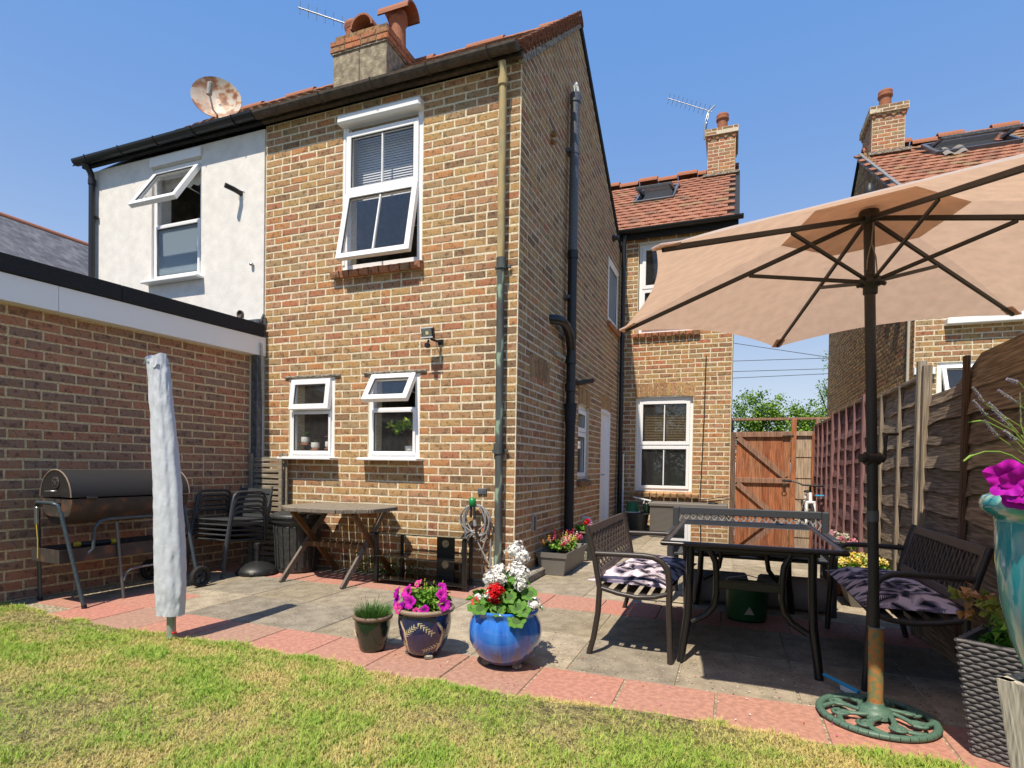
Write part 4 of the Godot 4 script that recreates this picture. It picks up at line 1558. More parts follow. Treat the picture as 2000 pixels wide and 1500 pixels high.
	p.lathe([Vector2(.05, 0), Vector2(.055, .03), Vector2(.035, .05), Vector2(.04, .08), Vector2(.03, .11), Vector2(0, .115)], 12)
	var vt := part("air_vent", p, M.black_pvc, t)
	vt.transform = Transform3D(Basis(Vector3.FORWARD, PI / 2), Vector3(0, 4.83, -4.30))
	# cables on the main wall
	p = MB.new()
	p.tube([Vector3(1.45, 3.0, -L + .02), Vector3(1.44, 2.0, -L + .02), Vector3(1.40, .60, -L + .025)], .008, 6)
	p.tube([Vector3(1.40, .60, -L + .025), Vector3(1.62, .63, -L + .03), Vector3(1.86, .68, -L + .03)], .006, 6)
	part("wall_cable", p, M.cable, t)
	p = MB.new()
	p.tube([Vector3(.16, 1.55, -L + .03), Vector3(.17, 1.1, -L + .03), Vector3(.22, .82, -L + .04), Vector3(.34, .60, -L + .05)], .005, 5)
	part("wall_cable", p, M.pale_cable, t)

func rendered_house() -> void:
	var t := thing("rendered_house", "house half with smooth cream render and black gutter joined to the brick house", "house")
	var X := Vector3.RIGHT
	var Z := Vector3.BACK
	var b := MB.new()
	var hole := [[1.11, 1.93, 3.27, 4.66]]
	slab_with_holes(b, Vector3(-5.90, 0, .018), X, Z, 2.875, 4.80, .26, hole)
	b.box(Vector3(-5.78, 2.4, -2.4), Vector3(.24, 4.8, 4.3))
	b.xf = Transform3D(Basis(Vector3.FORWARD, Vector3.UP, X), Vector3(-5.66, 0, 0))
	b.prism(PackedVector2Array([Vector2(0, 4.8), Vector2(5.0, 4.8), Vector2(1.97, 6.6)]), -.24, 0)
	part("wall", b, M.render, t)
	var p := MB.new()
	p.box(Vector3(-4.38, 4.72, .035), Vector3(.84, .10, .02))
	part("window_head", p, M.upvc, t)
	casement(t, Vector3(-4.79, 3.27, .018), X, Z, .82, 1.39, {rows = [[.05, .68, 0.0, 0, .035, "frosted"], [.70, 1.32, .56, 0]], deep = .06})
	room_box(t, Vector3(-4.79, 3.27, 0), X, Z, .82, 1.39, 1.5, "room")
	# a net curtain with a scalloped edge
	p = MB.new()
	p.sheet(24, 2, func(s: float, v: float) -> Vector3: return Vector3(-4.75 + s * .74, 4.62 - v * (.17 + .02 * absf(sin(s * 14))), -.12 + .012 * sin(s * 40)))
	part("curtain", p, mat("curtain", Color(.72, .68, .60), .9, {back = Color(.4, .4, .4)}), t)
	house_roofs(t, -5.98, -3.02, false)
	p = MB.new()
	p.tube([Vector3(-5.80, 4.84, .15), Vector3(-5.79, 4.74, .09), Vector3(-5.79, 4.66, .075), Vector3(-5.79, .1, .075)], .036, 12)
	p.tube([Vector3(-5.79, 4.60, .075), Vector3(-5.79, 4.67, .075)], .044, 12)
	for y in [4.2, 2.8]:
		p.cbox(Vector3(-5.79, y, .045), Vector3(.12, .025, .04))
	part("rain_pipe", p, M.black_pvc, t)
	p = MB.new()
	p.tube([Vector3(-3.36, 4.14, .02), Vector3(-3.37, 4.15, .10), Vector3(-3.42, 4.17, .19)], .028, 12)
	p.lathe([Vector2(.05, 0), Vector2(.05, .012)], 12, Vector3(-3.36, 4.14, .02))
	part("boiler_pipe", p, M.black_pvc, t)
	p = MB.new()
	p.xf = Transform3D(Basis(Vector3.RIGHT, PI / 2), Vector3(-3.35, 2.78, .02))
	p.lathe([Vector2(.045, 0), Vector2(.045, .02), Vector2(.034, .02), Vector2(.03, .004), Vector2(0, .004)], 14)
	part("vent", p, M.iron_gutter, t)
	p = MB.new()
	p.lathe([Vector2(.0, 0), Vector2(.022, .01), Vector2(.022, .03), Vector2(0, .04)], 10, Vector3(-3.18, 3.30, .04))
	part("wall_hook", p, M.steel, t)
	p = MB.new()
	p.box(Vector3(-3.22, 2.665, .05), Vector3(.40, .05, .07))
	p.bar(Vector3(-3.03, 2.66, .05), Vector3(-3.00, 2.75, .03), .05, .02)
	part("flashing", p, M.lead, t)

func garage() -> void:
	var t := thing("brick_garage", "flat roofed dark red brick garage with white fascia and black edging", "garage", Vector3(-3.10, 0, .03), deg_to_rad(-5.42))
	var items := []
	var b := MB.new()
	var LZ := 6.0
	b.box(Vector3(-1.5, 1.19, LZ * .5), Vector3(3.0, 2.38, LZ))
	var w := part("wall", b, M.mortar_garage, t)
	courses(items, w, Vector3(0, 0, LZ), Vector3.FORWARD, Vector3.RIGHT, 0, 30, .0787, .2335,
		func(y: float): return [[.01, LZ - .09]], func(x: float, y: float): return pick([4, 4, 2.2, 3, 2, 1]), .03, .003, .01)
	lay(items, "brick", 300, bricks, GARAGE_TONES, "brick")
	for k in 3:
		b = MB.new()
		b.cbox(Vector3(.055, 2.39, 1.0 + k * 2.0 - .03), Vector3(.11, .205, 1.997), .002)
		part("fascia_board", b, M.fascia, t)
	for k in 4:
		b = MB.new()
		b.cbox(Vector3(.03, 2.565, .75 + k * 1.5), Vector3(.20, .135, 1.497), .004)
		part("edging", b, M.felt, t)
	b = MB.new()
	b.box(Vector3(-1.52, 2.46, LZ * .5), Vector3(2.98, .14, LZ - .02))
	part("roof", b, M.felt, t)
	b = MB.new()
	b.cbox(Vector3(.045, 1.22, .035), Vector3(.10, 2.42, .07), .006)
	part("corner_board", b, mat("zinc", Color(.19, .21, .235), .5, {tex = T.coarse, s = 2.0, metal = .3}), t)
	b = MB.new()
	b.tube([Vector3(.13, 2.42, .05), Vector3(.125, 1.75, .02)], .012, 6)
	part("cable", b, M.white_pipe, t)

func neighbour_house() -> void:
	var t := thing("neighbour_house", "brick house with tall end wall and tiled roof beyond the timber fence", "house", Vector3(4.366, 0, -5.05))
	var items := []
	var X := Vector3.RIGHT
	var Z := Vector3.BACK
	var C := .078
	var hs := [[.29, 1.25, 1.1, 2.72], [.46, 1.40, 3.35, 4.75]]
	var b := MB.new()
	slab_with_holes(b, Vector3.ZERO, X, Z, 5.0, 5.1, .24, hs)
	var w1 := part("wall", b, M.mortar, t)
	var tn := func(x: float, y: float): return pick([4, 3, 1.2, .8, 6, 2, .6, 3, .2, .1, 4, 1.5])
	courses(items, w1, Vector3.ZERO, X, Z, 14, 65, C, .2335, func(y: float): return holes(.004, 4.9, y, hs), tn)
	b = MB.new()
	b.xf = Transform3D(Basis(Z, Vector3.UP, -X), Vector3(0, 0, -8.2))
	b.prism(PackedVector2Array([Vector2(0, 0), Vector2(7.96, 0), Vector2(7.96, 5.1), Vector2(3.9, 8.0), Vector2(0, 5.1)]), -.24, 0)
	b.xf = Transform3D.IDENTITY
	b.box(Vector3(2.6, 2.55, -8.1), Vector3(4.7, 5.1, .2))
	b.box(Vector3(4.9, 2.55, -4.1), Vector3(.2, 5.1, 7.7))
	var w2 := part("wall", b, M.mortar_side, t)
	courses(items, w2, Vector3(0, 0, -8.2), Z, -X, 14, 101, C, .2335,
		func(y: float):
			if y < 5.1: return [[.01, 8.195]]
			var a := (y + .04 - 5.1) / .735
			var e := 8.2 - (y + .04 - 5.1) / .695
			return [[a, e]] if e - a > .1 else [],
		func(x: float, y: float): return pick([2, 2, .6, 1, 5, 4, 3, 4, 2, 0, 4, 2]), .03, .006)
	brick_chimney(items, t, Vector3(.36, 7.35, -4.15), .60, .95, 1.12)
	lay(items, "brick", 200, bricks, BRICK_TONES, "brick")
	# roof
	var e := Vector3(-.06, 5.06, .10)
	var r := Vector3(-.06, 7.98, -4.3)
	b = MB.new()
	b.quad(e, e + X * 5.2, r + X * 5.2, r)
	b.quad(r, r + X * 5.2, Vector3(5.14, 5.06, -8.3), Vector3(-.06, 5.06, -8.3))
	var rf := part("roof", b, M.felt, t)
	var tl := []
	var up := (r - e).normalized()
	tile_slope(tl, rf, e - up * .02, X, up, 5.2, (r - e).length(), func(x: float, s: float): return x > .98 and x < 2.22 and s > 3.62 and s < 4.7, [.30, .225, .034])
	for it in tl:
		if rng.randf() < .12: it[2] = 5
	lay(tl, "tile", 200, tiles, TILE_TONES, "tile")
	b = MB.new()
	for i in 11:
		b.xf = Transform3D(Basis.IDENTITY, Vector3((i + .5) * .45, 7.97 + (.06 if i % 2 else 0.0), -4.3))
		half_cowl(b, .13, .44)
	part("ridge", b, M.terracotta, rf)
	b = MB.new()
	b.bar(Vector3(-.05, 5.02, .12), Vector3(-.05, 7.90, -4.25), .05, .16)
	part("barge_board", b, mat("old_paint", Color(.30, .33, .35), .8, {tex = T.mottle, s = 2.0}), t)
	b = MB.new()
	b.bar(Vector3(.0, 7.62, -3.62), Vector3(.75, 7.62, -3.62), .10, .06)
	part("flashing", b, M.cement, rf)
	# roof window, open, with a cloth hung over its edge
	var N := up.cross(X).normalized()
	if N.y < 0: N = -N
	var sk := knot("roof_window", t)
	sk.transform = Transform3D(Basis(X, N, -up), Vector3(1.60, e.y, e.z) + up * 4.1)
	b = MB.new()
	for s in [-1, 1]:
		b.cbox(Vector3(s * .62, .04, 0), Vector3(.07, .12, 1.15))
		b.cbox(Vector3(0, .04, s * .56), Vector3(1.2, .12, .07))
	part("frame", b, M.grey_pvc, sk)
	b = MB.new()
	b.box(Vector3(0, -.05, 0), Vector3(1.15, .02, 1.05))
	part("lining", b, M.room_dark, sk)
	b = MB.new()
	for s in [-1, 1]:
		b.cbox(Vector3(s * .57, 0, 0), Vector3(.06, .05, 1.05))
		b.cbox(Vector3(0, 0, s * .5), Vector3(1.2, .05, .06))
	var so := part("sash", b, M.lead, sk)
	so.transform = Transform3D(Basis(Vector3.RIGHT, -.33), Vector3(0, .14, .05))
	b = MB.new()
	b.box(Vector3.ZERO, Vector3(1.1, .01, .98))
	part("pane", b, M.glass, sk).transform = so.transform
	b = MB.new()
	b.sheet(10, 6, func(s: float, v: float) -> Vector3: return Vector3(-.55 + s * .35, .09 + .03 * sin(s * 9) - v * .05, .35 + v * .45 + .03 * sin(s * 7)), .006)
	part("cloth", b, M.cushion_grey, sk)
	for h in hs:
		casement(t, Vector3(h[0], h[2], 0), X, Z, h[1] - h[0], h[3] - h[2], {f = .07, rows = [[.07, (h[3] - h[2]) * .66, 0.0, 0, .05], [(h[3] - h[2]) * .69, h[3] - h[2] - .07, .45 if h[2] < 2 else 0.0, 0, .05]], deep = .05})
		room_box(t, Vector3(h[0], h[2], 0), X, Z, h[1] - h[0], h[3] - h[2], 1.4, "room_dark")
	b = MB.new()
	b.cbox(Vector3(.93, 3.29, .06), Vector3(1.14, .09, .16), .008)
	part("sill", b, M.upvc, t)
	b = MB.new()
	b.box(Vector3(.12, 2.60, .05), Vector3(.26, .10, .06))
	part("window_board", b, M.upvc, t)
	b = MB.new()
	b.tube([Vector3(-.03, 5.0, -.18), Vector3(-.03, 2.2, -.18)], .022, 8)
	b.tube([Vector3(-.03, 2.2, -.18), Vector3(-.03, .1, -.18)], .022, 8)
	part("wall_pipe", b, M.pale_cable, t)
	b = MB.new()
	half_gutter(b, Vector3(0, 5.07, .16), Vector3(5.1, 5.07, .16), .06, Vector3.BACK)
	part("gutter", b, M.black_pvc, t)

func slate_house() -> void:
	var t := thing("slate_roof_house", "grey slate roof with red ridge beyond the garage", "house", Vector3(-11.95, 0, -3.0))
	var b := MB.new()
	b.box(Vector3(0, 1.7, 0), Vector3(6.6, 3.4, 11.8))
	b.xf = Transform3D.IDENTITY
	b.prism(PackedVector2Array([Vector2(-3.2, 3.4), Vector2(3.2, 3.4), Vector2(0, 5.85)]), -5.9, 5.9)
	part("wall", b, M.mortar_side, t)
	var e := Vector3(3.5, 3.32, 6.1)
	var r := Vector3(0, 6.0, 6.1)
	var up := (r - e).normalized()
	var N := Vector3.FORWARD.cross(up).normalized()
	if N.y < 0: N = -N
	b = MB.new()
	b.quad(e, e + Vector3.FORWARD * 12.2, r + Vector3.FORWARD * 12.2, r)
	b.quad(r, r + Vector3.FORWARD * 12.2, Vector3(-3.5, 3.32, -6.1), Vector3(-3.5, 3.32, 6.1))
	part("roof", b, M.felt, t)
	b = MB.new()
	var l := (r - e).length()
	var rows := int(l / .2)
	for j in rows:
		for i in 41:
			var c := rng.randf_range(.16, .25)
			b.col = Color(c, c * .98, c * 1.03)
			var at := e + up * (j + .5) * .2 + Vector3.FORWARD * ((i + (.5 if j % 2 else 0.0)) * .295 + .15) + N * .012
			b.box(at, Vector3(.292, .006, .225), Basis(Vector3.FORWARD, N, -up) * Basis(Vector3.RIGHT, .03))
	var sl := part("slates", b, mat("slates", Color.WHITE, .65, {tex = T.coarse, s = .8, vc = true}), t)
	sl.set_meta("kind", "stuff")
	b = MB.new()
	for i in 27:
		b.xf = Transform3D(Basis(Vector3.UP, PI / 2), Vector3(0, 5.95, 6.1 - (i + .5) * .452))
		half_cowl(b, .10, .45)
	part("ridge", b, M.terracotta, t)
	b = MB.new()
	b.tube([Vector3(4.9, 2.5, -.2), Vector3(4.9, 4.15, -.2)], .055, 12)
	part("flue_pipe", b, M.upvc_grey, t)

# ---------------------------------------------------------------- fence, gate, trees
func wavy_board(l: float, h: float, seed_: int, jag := 0.0) -> MB:
	# a thin feather-edged board, its lower edge waney; lies in xy, outer face +z
	var r := RandomNumberGenerator.new()
	r.seed = seed_
	var b := MB.new()
	var n := 14
	var ph := r.randf() * 9
	var low := []
	var warp := []
	for i in n + 1:
		var s := float(i) / n
		low.append(.012 * sin(s * 7 + ph) + .008 * sin(s * 17 + ph * 2) + r.randf_range(-.004, .004) + (r.randf_range(0, jag)))
		warp.append(.006 * sin(s * 5 + ph * 3) + r.randf_range(-.002, .002))
	for i in n:
		var x0 := -l * .5 + l * i / n
		var x1 := -l * .5 + l * (i + 1) / n
		var a := Vector3(x0, low[i], .034 + warp[i])
		var c := Vector3(x1, low[i + 1], .034 + warp[i + 1])
		var d := Vector3(x1, h, .004)
		var e := Vector3(x0, h, .004)
		var k := Vector3(0, 0, .012)
		b.quad(a, c, d, e)
		b.quad(c - k, a - k, e - k * .4, d - k * .4)
		b.quad(a - k, c - k, c, a)
		b.quad(e, d, d - k * .4, e - k * .4)
	return b

func fence() -> void:
	var t := thing("timber_fence", "weathered lapped timber fence, purple brown at its far panels", "fence", Vector3(3.12, 0, 0))
	var purple := [Color(.36, .19, .19), Color(.44, .215, .205), Color(.30, .17, .19), Color(.41, .245, .25)]
	var brown := [Color(.42, .315, .23), Color(.50, .375, .27), Color(.37, .285, .215), Color(.55, .43, .31)]
	var pm := tone_mats("fence", purple)
	var bm := tone_mats("fence", brown)
	var pale := tone_mats("batten", [Color(.46, .37, .27), Color(.42, .23, .22), Color(.58, .49, .37), Color(.22, .145, .11)])
	var variants := []
	for k in 6:
		variants.append(wavy_board(1.79, .195, 50 + k).mesh())
	var face := Basis(Vector3.FORWARD, Vector3.UP, Vector3.RIGHT) # local x along -z
	face = Basis(Vector3.BACK, Vector3.UP, Vector3.LEFT)
	var posts := [-5.05, -3.30, -1.47, .38, 2.2, 4.03, 5.86]
	var tops := [1.80, 1.84, 1.77, 1.76, 1.76, 1.76]
	for p in 6:
		var z0: float = posts[p]
		var z1: float = posts[p + 1]
		var n := 11
		for i in n:
			if p == 3 and i == n - 1: continue
			var o := MeshInstance3D.new()
			o.name = "board"
			o.mesh = variants[rng.randi() % 6]
			o.material_override = (pm if p < 2 else bm)[rng.randi() % 4]
			var y: float = .12 + i * (tops[p] - .16) / n
			var sc := (z1 - z0 - .06) / 1.79
			o.transform = Transform3D(face * Basis(Vector3.BACK, rng.randf_range(-.006, .006)) * Basis.from_scale(Vector3(sc * (-1.0 if rng.randf() < .0 else 1.0), 1, 1)), Vector3(rng.randf_range(-.003, .003), y, (z0 + z1) * .5))
			t.add_child(o, true)
		var cap := MB.new()
		cap.bar(Vector3(-.02, tops[p] + .012, z0 + .03), Vector3(-.02, tops[p] - .003 * p, z1 - .03), .05, .03)
		if p != 3: part("capping", cap, (pm if p < 1 else bm)[3], t)
		var bats := [.25, .5, .75] if p < 2 else [.385, .69]
		if p == 3: bats = [.415]
		for q in bats:
			var b := MB.new()
			var z: float = lerpf(z0, z1, q)
			b.cbox(Vector3(-.038, tops[p] * .5 + .05, z), Vector3(.028, tops[p] - .10, .036), .003)
			part("batten", b, pale[1] if p < 2 else pale[0 if p < 3 else 3], t)
		if p >= 2:
			var gb := MB.new()
			gb.cbox(Vector3(-.012, .06, (z0 + z1) * .5), Vector3(.03, .15, z1 - z0 - .05), .004)
			part("gravel_board", gb, bm[3], t)
	for i in posts.size():
		var b := MB.new()
		var z: float = posts[i]
		if i == 3:
			b.cbox(Vector3(-.045, .94, z - .03), Vector3(.05, 1.86, .055), .004)
			part("post", b, pale[2], t)
			b = MB.new()
			b.cbox(Vector3(-.03, .92, z + .035), Vector3(.05, 1.82, .05), .004)
			part("post", b, pale[0], t)
		else:
			b.cbox(Vector3(-.02, .93 if i else .9, z), Vector3(.075, 1.86 if i else 1.8, .075), .005)
			part("post", b, pale[1] if i < 3 else bm[0], t)
	# the broken top board of one panel
	var br := MB.new()
	br.xf = Transform3D(face, Vector3(0, 0, 1.12))
	for s in 8:
		var x0 := -.02 + s * .135
		var x1 := x0 + .137
		br.quad(Vector3(x0, 1.57, .02), Vector3(x1, 1.57, .02), Vector3(x1, 1.755, .006), Vector3(x0, 1.755 if s else 1.70, .006))
		br.quad(Vector3(x1, 1.57, .008), Vector3(x0, 1.57, .008), Vector3(x0, 1.755 if s else 1.70, .0), Vector3(x1, 1.755, .0))
	var q0 := [[-.02, 1.57, 1.70], [-.20, 1.555, 1.64], [-.42, 1.55, 1.585], [-.60, 1.55, 1.60], [-.68, 1.55, 1.57]]
	for s in 4:
		var a: Array = q0[s]
		var c: Array = q0[s + 1]
		br.quad(Vector3(c[0], c[1], .022), Vector3(a[0], a[1], .022), Vector3(a[0], a[2], .01), Vector3(c[0], c[2], .01))
		br.quad(Vector3(a[0], a[1], .010), Vector3(c[0], c[1], .010), Vector3(c[0], c[2], .0), Vector3(a[0], a[2], .0))
	part("broken_board", br, bm[1], t)

func gate() -> void:
	var t := thing("wooden_gate", "red brown timber gate with diagonal braces between brick wall and fence", "gate", Vector3(0, 0, -5.0))
	var tones := [Color(.60, .22, .10), Color(.68, .26, .12), Color(.53, .19, .09), Color(.64, .28, .14)]
	var gm := tone_mats("gate_wood", tones)
	var dark: Material = tone_mats("gate_wood", [Color(.28, .17, .12)])[0]
	var rail: Material = tone_mats("gate_wood", [Color(.52, .29, .19)])[0]
	var pale: Material = tone_mats("gate_wood", [Color(.74, .55, .38)])[0]
	for i in 8:
		var b := MB.new()
		var w := .80 / 8
		b.cbox(Vector3(1.945 + (i + .5) * w, .90, 0), Vector3(w - .0015, 1.60 + rng.randf_range(-.01, .01), .02), .004)
		part("board", b, gm[rng.randi() % 4], t)
	for a in [[1.68, .085], [.945, .085], [.22, .09]]:
		var b := MB.new()
		b.cbox(Vector3(2.345, a[0], .030), Vector3(.81, a[1], .035), .005)
		part("rail", b, rail, t)
	for a in [[Vector3(1.97, 1.63, .030), Vector3(2.68, 1.0, .030)], [Vector3(1.97, .89, .030), Vector3(2.68, .27, .030)]]:
		var b := MB.new()
		b.bar(a[0], a[1], .034, .085, Vector3(.66, .75, 0))
		part("brace", b, rail, t)
	for a in [[1.90, .075, 1.72, dark], [2.785, .07, 1.92, gm[1]], [3.055, .03, 1.70, gm[0]], [3.115, .05, 1.92, rail]]:
		var b := MB.new()
		b.cbox(Vector3(a[0], a[2] * .5, .012), Vector3(a[1], a[2], .075), .005)
		part("post", b, a[3], t)
	for i in 5:
		var b := MB.new()
		b.cbox(Vector3(2.93, .17 + i * .33, 0.0), Vector3(.22, .335, .018), .004, Basis(Vector3.RIGHT, -.035))
		part("side_board", b, pale, t)
	var b := MB.new()
	b.cbox(Vector3(2.93, 1.69, .02), Vector3(.24, .07, .04), .004)
	part("side_rail", b, pale, t)
	b = MB.new()
	b.cbox(Vector3(2.63, 1.925, .0), Vector3(1.5, .038, .05), .004)
	part("top_bar", b, rail, t)
	b = MB.new()
	b.cbox(Vector3(1.885, 1.80, .0), Vector3(.03, .30, .04), .004)
	part("bar_upright", b, M.black_pvc, t)
	b = MB.new()
	b.tube([Vector3(2.66, .90, .05), Vector3(2.66, .90, .075)], .018, 10)
	for k in 16:
		var a0 := TAU * k / 16
		var a1 := TAU * (k + 1) / 16
		b.tube([Vector3(2.66 + cos(a0) * .035, .85 + sin(a0) * .035, .07), Vector3(2.66 + cos(a1) * .035, .85 + sin(a1) * .035, .07)], .005, 5, false)
	part("ring_handle", b, M.iron_gutter, t)
	b = MB.new()
	b.cbox(Vector3(2.70, 1.66, .055), Vector3(.16, .02, .015), .003)
	part("latch", b, M.iron_gutter, t)

func leafy(b: MB, at: Vector3, rad: Vector3, clumps: int, per: int, leaf: float, cols: Array, r: RandomNumberGenerator, spread := .35) -> void:
	# leaves in clumps spread through an ellipsoid
	for k in clumps:
		var d := Vector3(r.randfn(), r.randfn(), r.randfn()).normalized() * pow(r.randf(), .45)
		var cc := at + d * rad
		var cr: float = spread * rad.length() * .33 * r.randf_range(.6, 1.3)
		var tone: Color = cols[r.randi() % cols.size()]
		for i in per:
			var p := cc + Vector3(r.randfn(), r.randfn() * .8, r.randfn()) * cr * .55
			var al := Vector3(r.randfn(), r.randfn() * .7 - .15, r.randfn()).normalized() * leaf * r.randf_range(.7, 1.3)
			var sd := al.cross(Vector3(r.randfn(), r.randfn(), r.randfn())).normalized() * al.length() * .30
			b.col = tone * r.randf_range(.8, 1.2)
			b.leaf(p, al, sd)

func tree(called: String, label: String, at: Vector3, crown: Vector3, rad: Vector3, clumps: int, per: int, leaf: float, cols: Array, seed_: int, group := "", spread := .35) -> void:
	var r := RandomNumberGenerator.new()
	r.seed = seed_
	var t := thing(called, label, "tree", at, 0, group)
	var b := MB.new()
	b.tube([Vector3.ZERO, Vector3(.05, crown.y * .4, .03), crown], [.13, .10, .05], 8)
	for k in 8:
		var a := TAU * k / 8 + r.randf()
		var s := r.randf_range(.35, .8)
		var p := Vector3.ZERO.lerp(crown, s)
		b.tube([p, p + Vector3(cos(a), .8, sin(a)) * rad * .4, p + Vector3(cos(a), 1.0, sin(a)) * rad * .8], [.05, .03, .012], 5)
	part("trunk", b, M.bark, t)
	b = MB.new()
	leafy(b, crown, rad, clumps, per, leaf, cols, r, spread)
	part("crown", b, M.leaf, t)

func trees() -> void:
	var g := [Color(.13, .24, .025), Color(.18, .31, .035), Color(.09, .18, .02), Color(.22, .36, .05)]
	tree("leafy_tree", "round bright green tree rising behind the gate beside the brick wall", Vector3(2.75, 0, -16), Vector3(0, 2.55, 0), Vector3(1.0, 1.35, 1.0), 150, 40, .10, g, 301, "trees behind the gate")
	tree("leafy_tree", "lower green tree behind the gate near the fence post", Vector3(4.1, 0, -16.4), Vector3(0, 2.35, 0), Vector3(.85, 1.25, .9), 120, 36, .095, g, 302, "trees behind the gate")
	tree("wispy_tree", "tall feathery pale green tree beside the neighbour's end wall", Vector3(5.3, 0, -17.5), Vector3(0, 3.6, 0), Vector3(.85, 1.9, .8), 70, 34, .075, [Color(.20, .33, .10), Color(.16, .28, .08), Color(.26, .38, .14)], 303, "trees behind the gate", .26)
	# garden trees behind the camera, which the window panes mirror
	var d := [Color(.055, .11, .02), Color(.08, .15, .025), Color(.12, .17, .03)]
	tree("garden_tree", "dark bushy tree at the end of the garden facing the rear wall", Vector3(-1.0, 0, 13.5), Vector3(0, 2.3, 0), Vector3(2.2, 2.1, 1.5), 130, 26, .17, d, 304, "trees at the end of the garden")
	tree("garden_tree", "dark bushy tree at the end of the garden facing the sash window", Vector3(2.6, 0, 14.5), Vector3(0, 2.4, 0), Vector3(2.2, 2.2, 1.5), 130, 26, .17, d, 305, "trees at the end of the garden")

func wires() -> void:
	var ys := [[7.30, 6.38], [6.47, 6.40], [6.0, 5.95], [5.72, 5.76]]
	for i in 4:
		var b := MB.new()
		var pts := []
		for k in 13:
			var s := k / 12.0
			var x := lerpf(-22, 28, s)
			var y: float = lerpf(ys[i][0], ys[i][1], (x - 1.8) / 4.15) if i else lerpf(7.3, 6.38, (x - 1.8) / 4.15)
			if i == 0: y = 7.3 - (x - 1.8) * .22 if absf(x) < 12 else 7.3 - (12 * signf(x) - 1.8) * .22
			pts.append(Vector3(x, y, -25 - i * .3))
		b.tube(pts, .014, 5)
		solo("overhead_wire", b, M.cable, ["sloping overhead wire, the uppermost in the gap between the houses", "upper level overhead wire between the houses", "middle level overhead wire between the houses", "lowest overhead wire between the houses"][i], "wire", "overhead wires")


# ---------------------------------------------------------------- patio furniture
func make_bench(label: String) -> Node3D:
	var t := thing("metal_bench", label, "bench", Vector3.ZERO, 0, "brown metal benches at the glass table")
	for e in [-1, 1]:
		var x: float = e * .605
		var b := MB.new()
		b.tube([Vector3(x, 0, .225), Vector3(x, .30, .212), Vector3(x, .47, .21), Vector3(x, .53, .20), Vector3(x, .575, .168), Vector3(x, .60, .12), Vector3(x, .605, .06), Vector3(x, .60, -.215)], .0175, 6)
		part("arm_and_leg", b, M.bench_metal, t)
		b = MB.new()
		b.tube([Vector3(x, 0, -.245), Vector3(x, .10, -.218), Vector3(x, .25, -.195), Vector3(x, .40, -.188), Vector3(x, .58, -.222), Vector3(x, .76, -.272)], .018, 6)
		part("rear_leg", b, M.bench_metal, t)
		b = MB.new()
		b.tube([Vector3(x, .40, .212), Vector3(x, .372, .13), Vector3(x, .362, .03), Vector3(x, .375, -.08), Vector3(x, .40, -.185)], .014, 6)
		part("seat_rail", b, M.bench_metal, t)
	for i in 6:
		var s := i / 5.0
		var z := lerpf(.205, -.165, s)
		var y := .402 - .030 * sin(s * PI) + (.0)
		var b := MB.new()
		b.cbox(Vector3(0, y, z), Vector3(1.195, .010, .044), .002, Basis(Vector3.RIGHT, -.18 * cos(s * PI)))
		part("slat", b, M.bench_metal, t)
	var lean := Transform3D(Basis(Vector3.RIGHT, -.262), Vector3(0, .455, -.198))
	var f := MB.new()
	for e in [-1, 1]:
		f.cbox(Vector3(e * .565, .152, 0), Vector3(.05, .305, .022), .004)
	f.cbox(Vector3(0, .285, 0), Vector3(1.08, .05, .022), .004)
	f.cbox(Vector3(0, .022, 0), Vector3(1.08, .045, .022), .004)
	part("back_frame", f, M.bench_weave, t).transform = lean
	f = MB.new()
	for i in 22:
		var x := -.54 + (i + .5) * 1.08 / 22
		var pts := []
		for k in 7:
			var ph := 1.0 if (k + i) % 2 else -1.0
			pts.append(Vector3(x + ph * .017, .04 + k * .225 / 6, .003 * ph))
		f.tube(pts, .0080, 6, true, .5)
	part("back_weave", f, M.bench_weave, t).transform = lean
	return t

func cushion(b: MB, w: float, d: float, h: float, seed_: int, tuft := true) -> void:
	# a soft tied-on seat pad
	var f := FastNoiseLite.new()
	f.seed = seed_
	f.frequency = 4.0
	var prof := func(s: float, t: float) -> float:
		var e := (1 - pow(absf(s * 2 - 1), 7)) * (1 - pow(absf(t * 2 - 1), 5))
		var k := .55 + .45 * e
		if tuft:
			for q in [[.25, .5], [.5, .5], [.75, .5], [.25, .2], [.5, .2], [.75, .2], [.25, .8], [.5, .8], [.75, .8]]:
				var dd := Vector2((s - q[0]) * w, (t - q[1]) * d).length()
				k -= .30 * exp(-dd * dd / .0022)
		return k * e + f.get_noise_2d(s * w * 3, t * d * 3) * .16 * e
	b.sheet(44, 22, func(s: float, t: float) -> Vector3:
		var edge := f.get_noise_2d(s * 9, t * 9 + 40) * .012
		return Vector3((s - .5) * (w + edge), h * .18 + h * prof.call(s, t), (.5 - t) * (d + edge)))
	b.sheet(16, 8, func(s: float, t: float) -> Vector3:
		return Vector3((.5 - s) * w, h * .18 - h * .18 * (1 - pow(absf(s * 2 - 1), 7)) * (1 - pow(absf(t * 2 - 1), 5)), (.5 - t) * d))

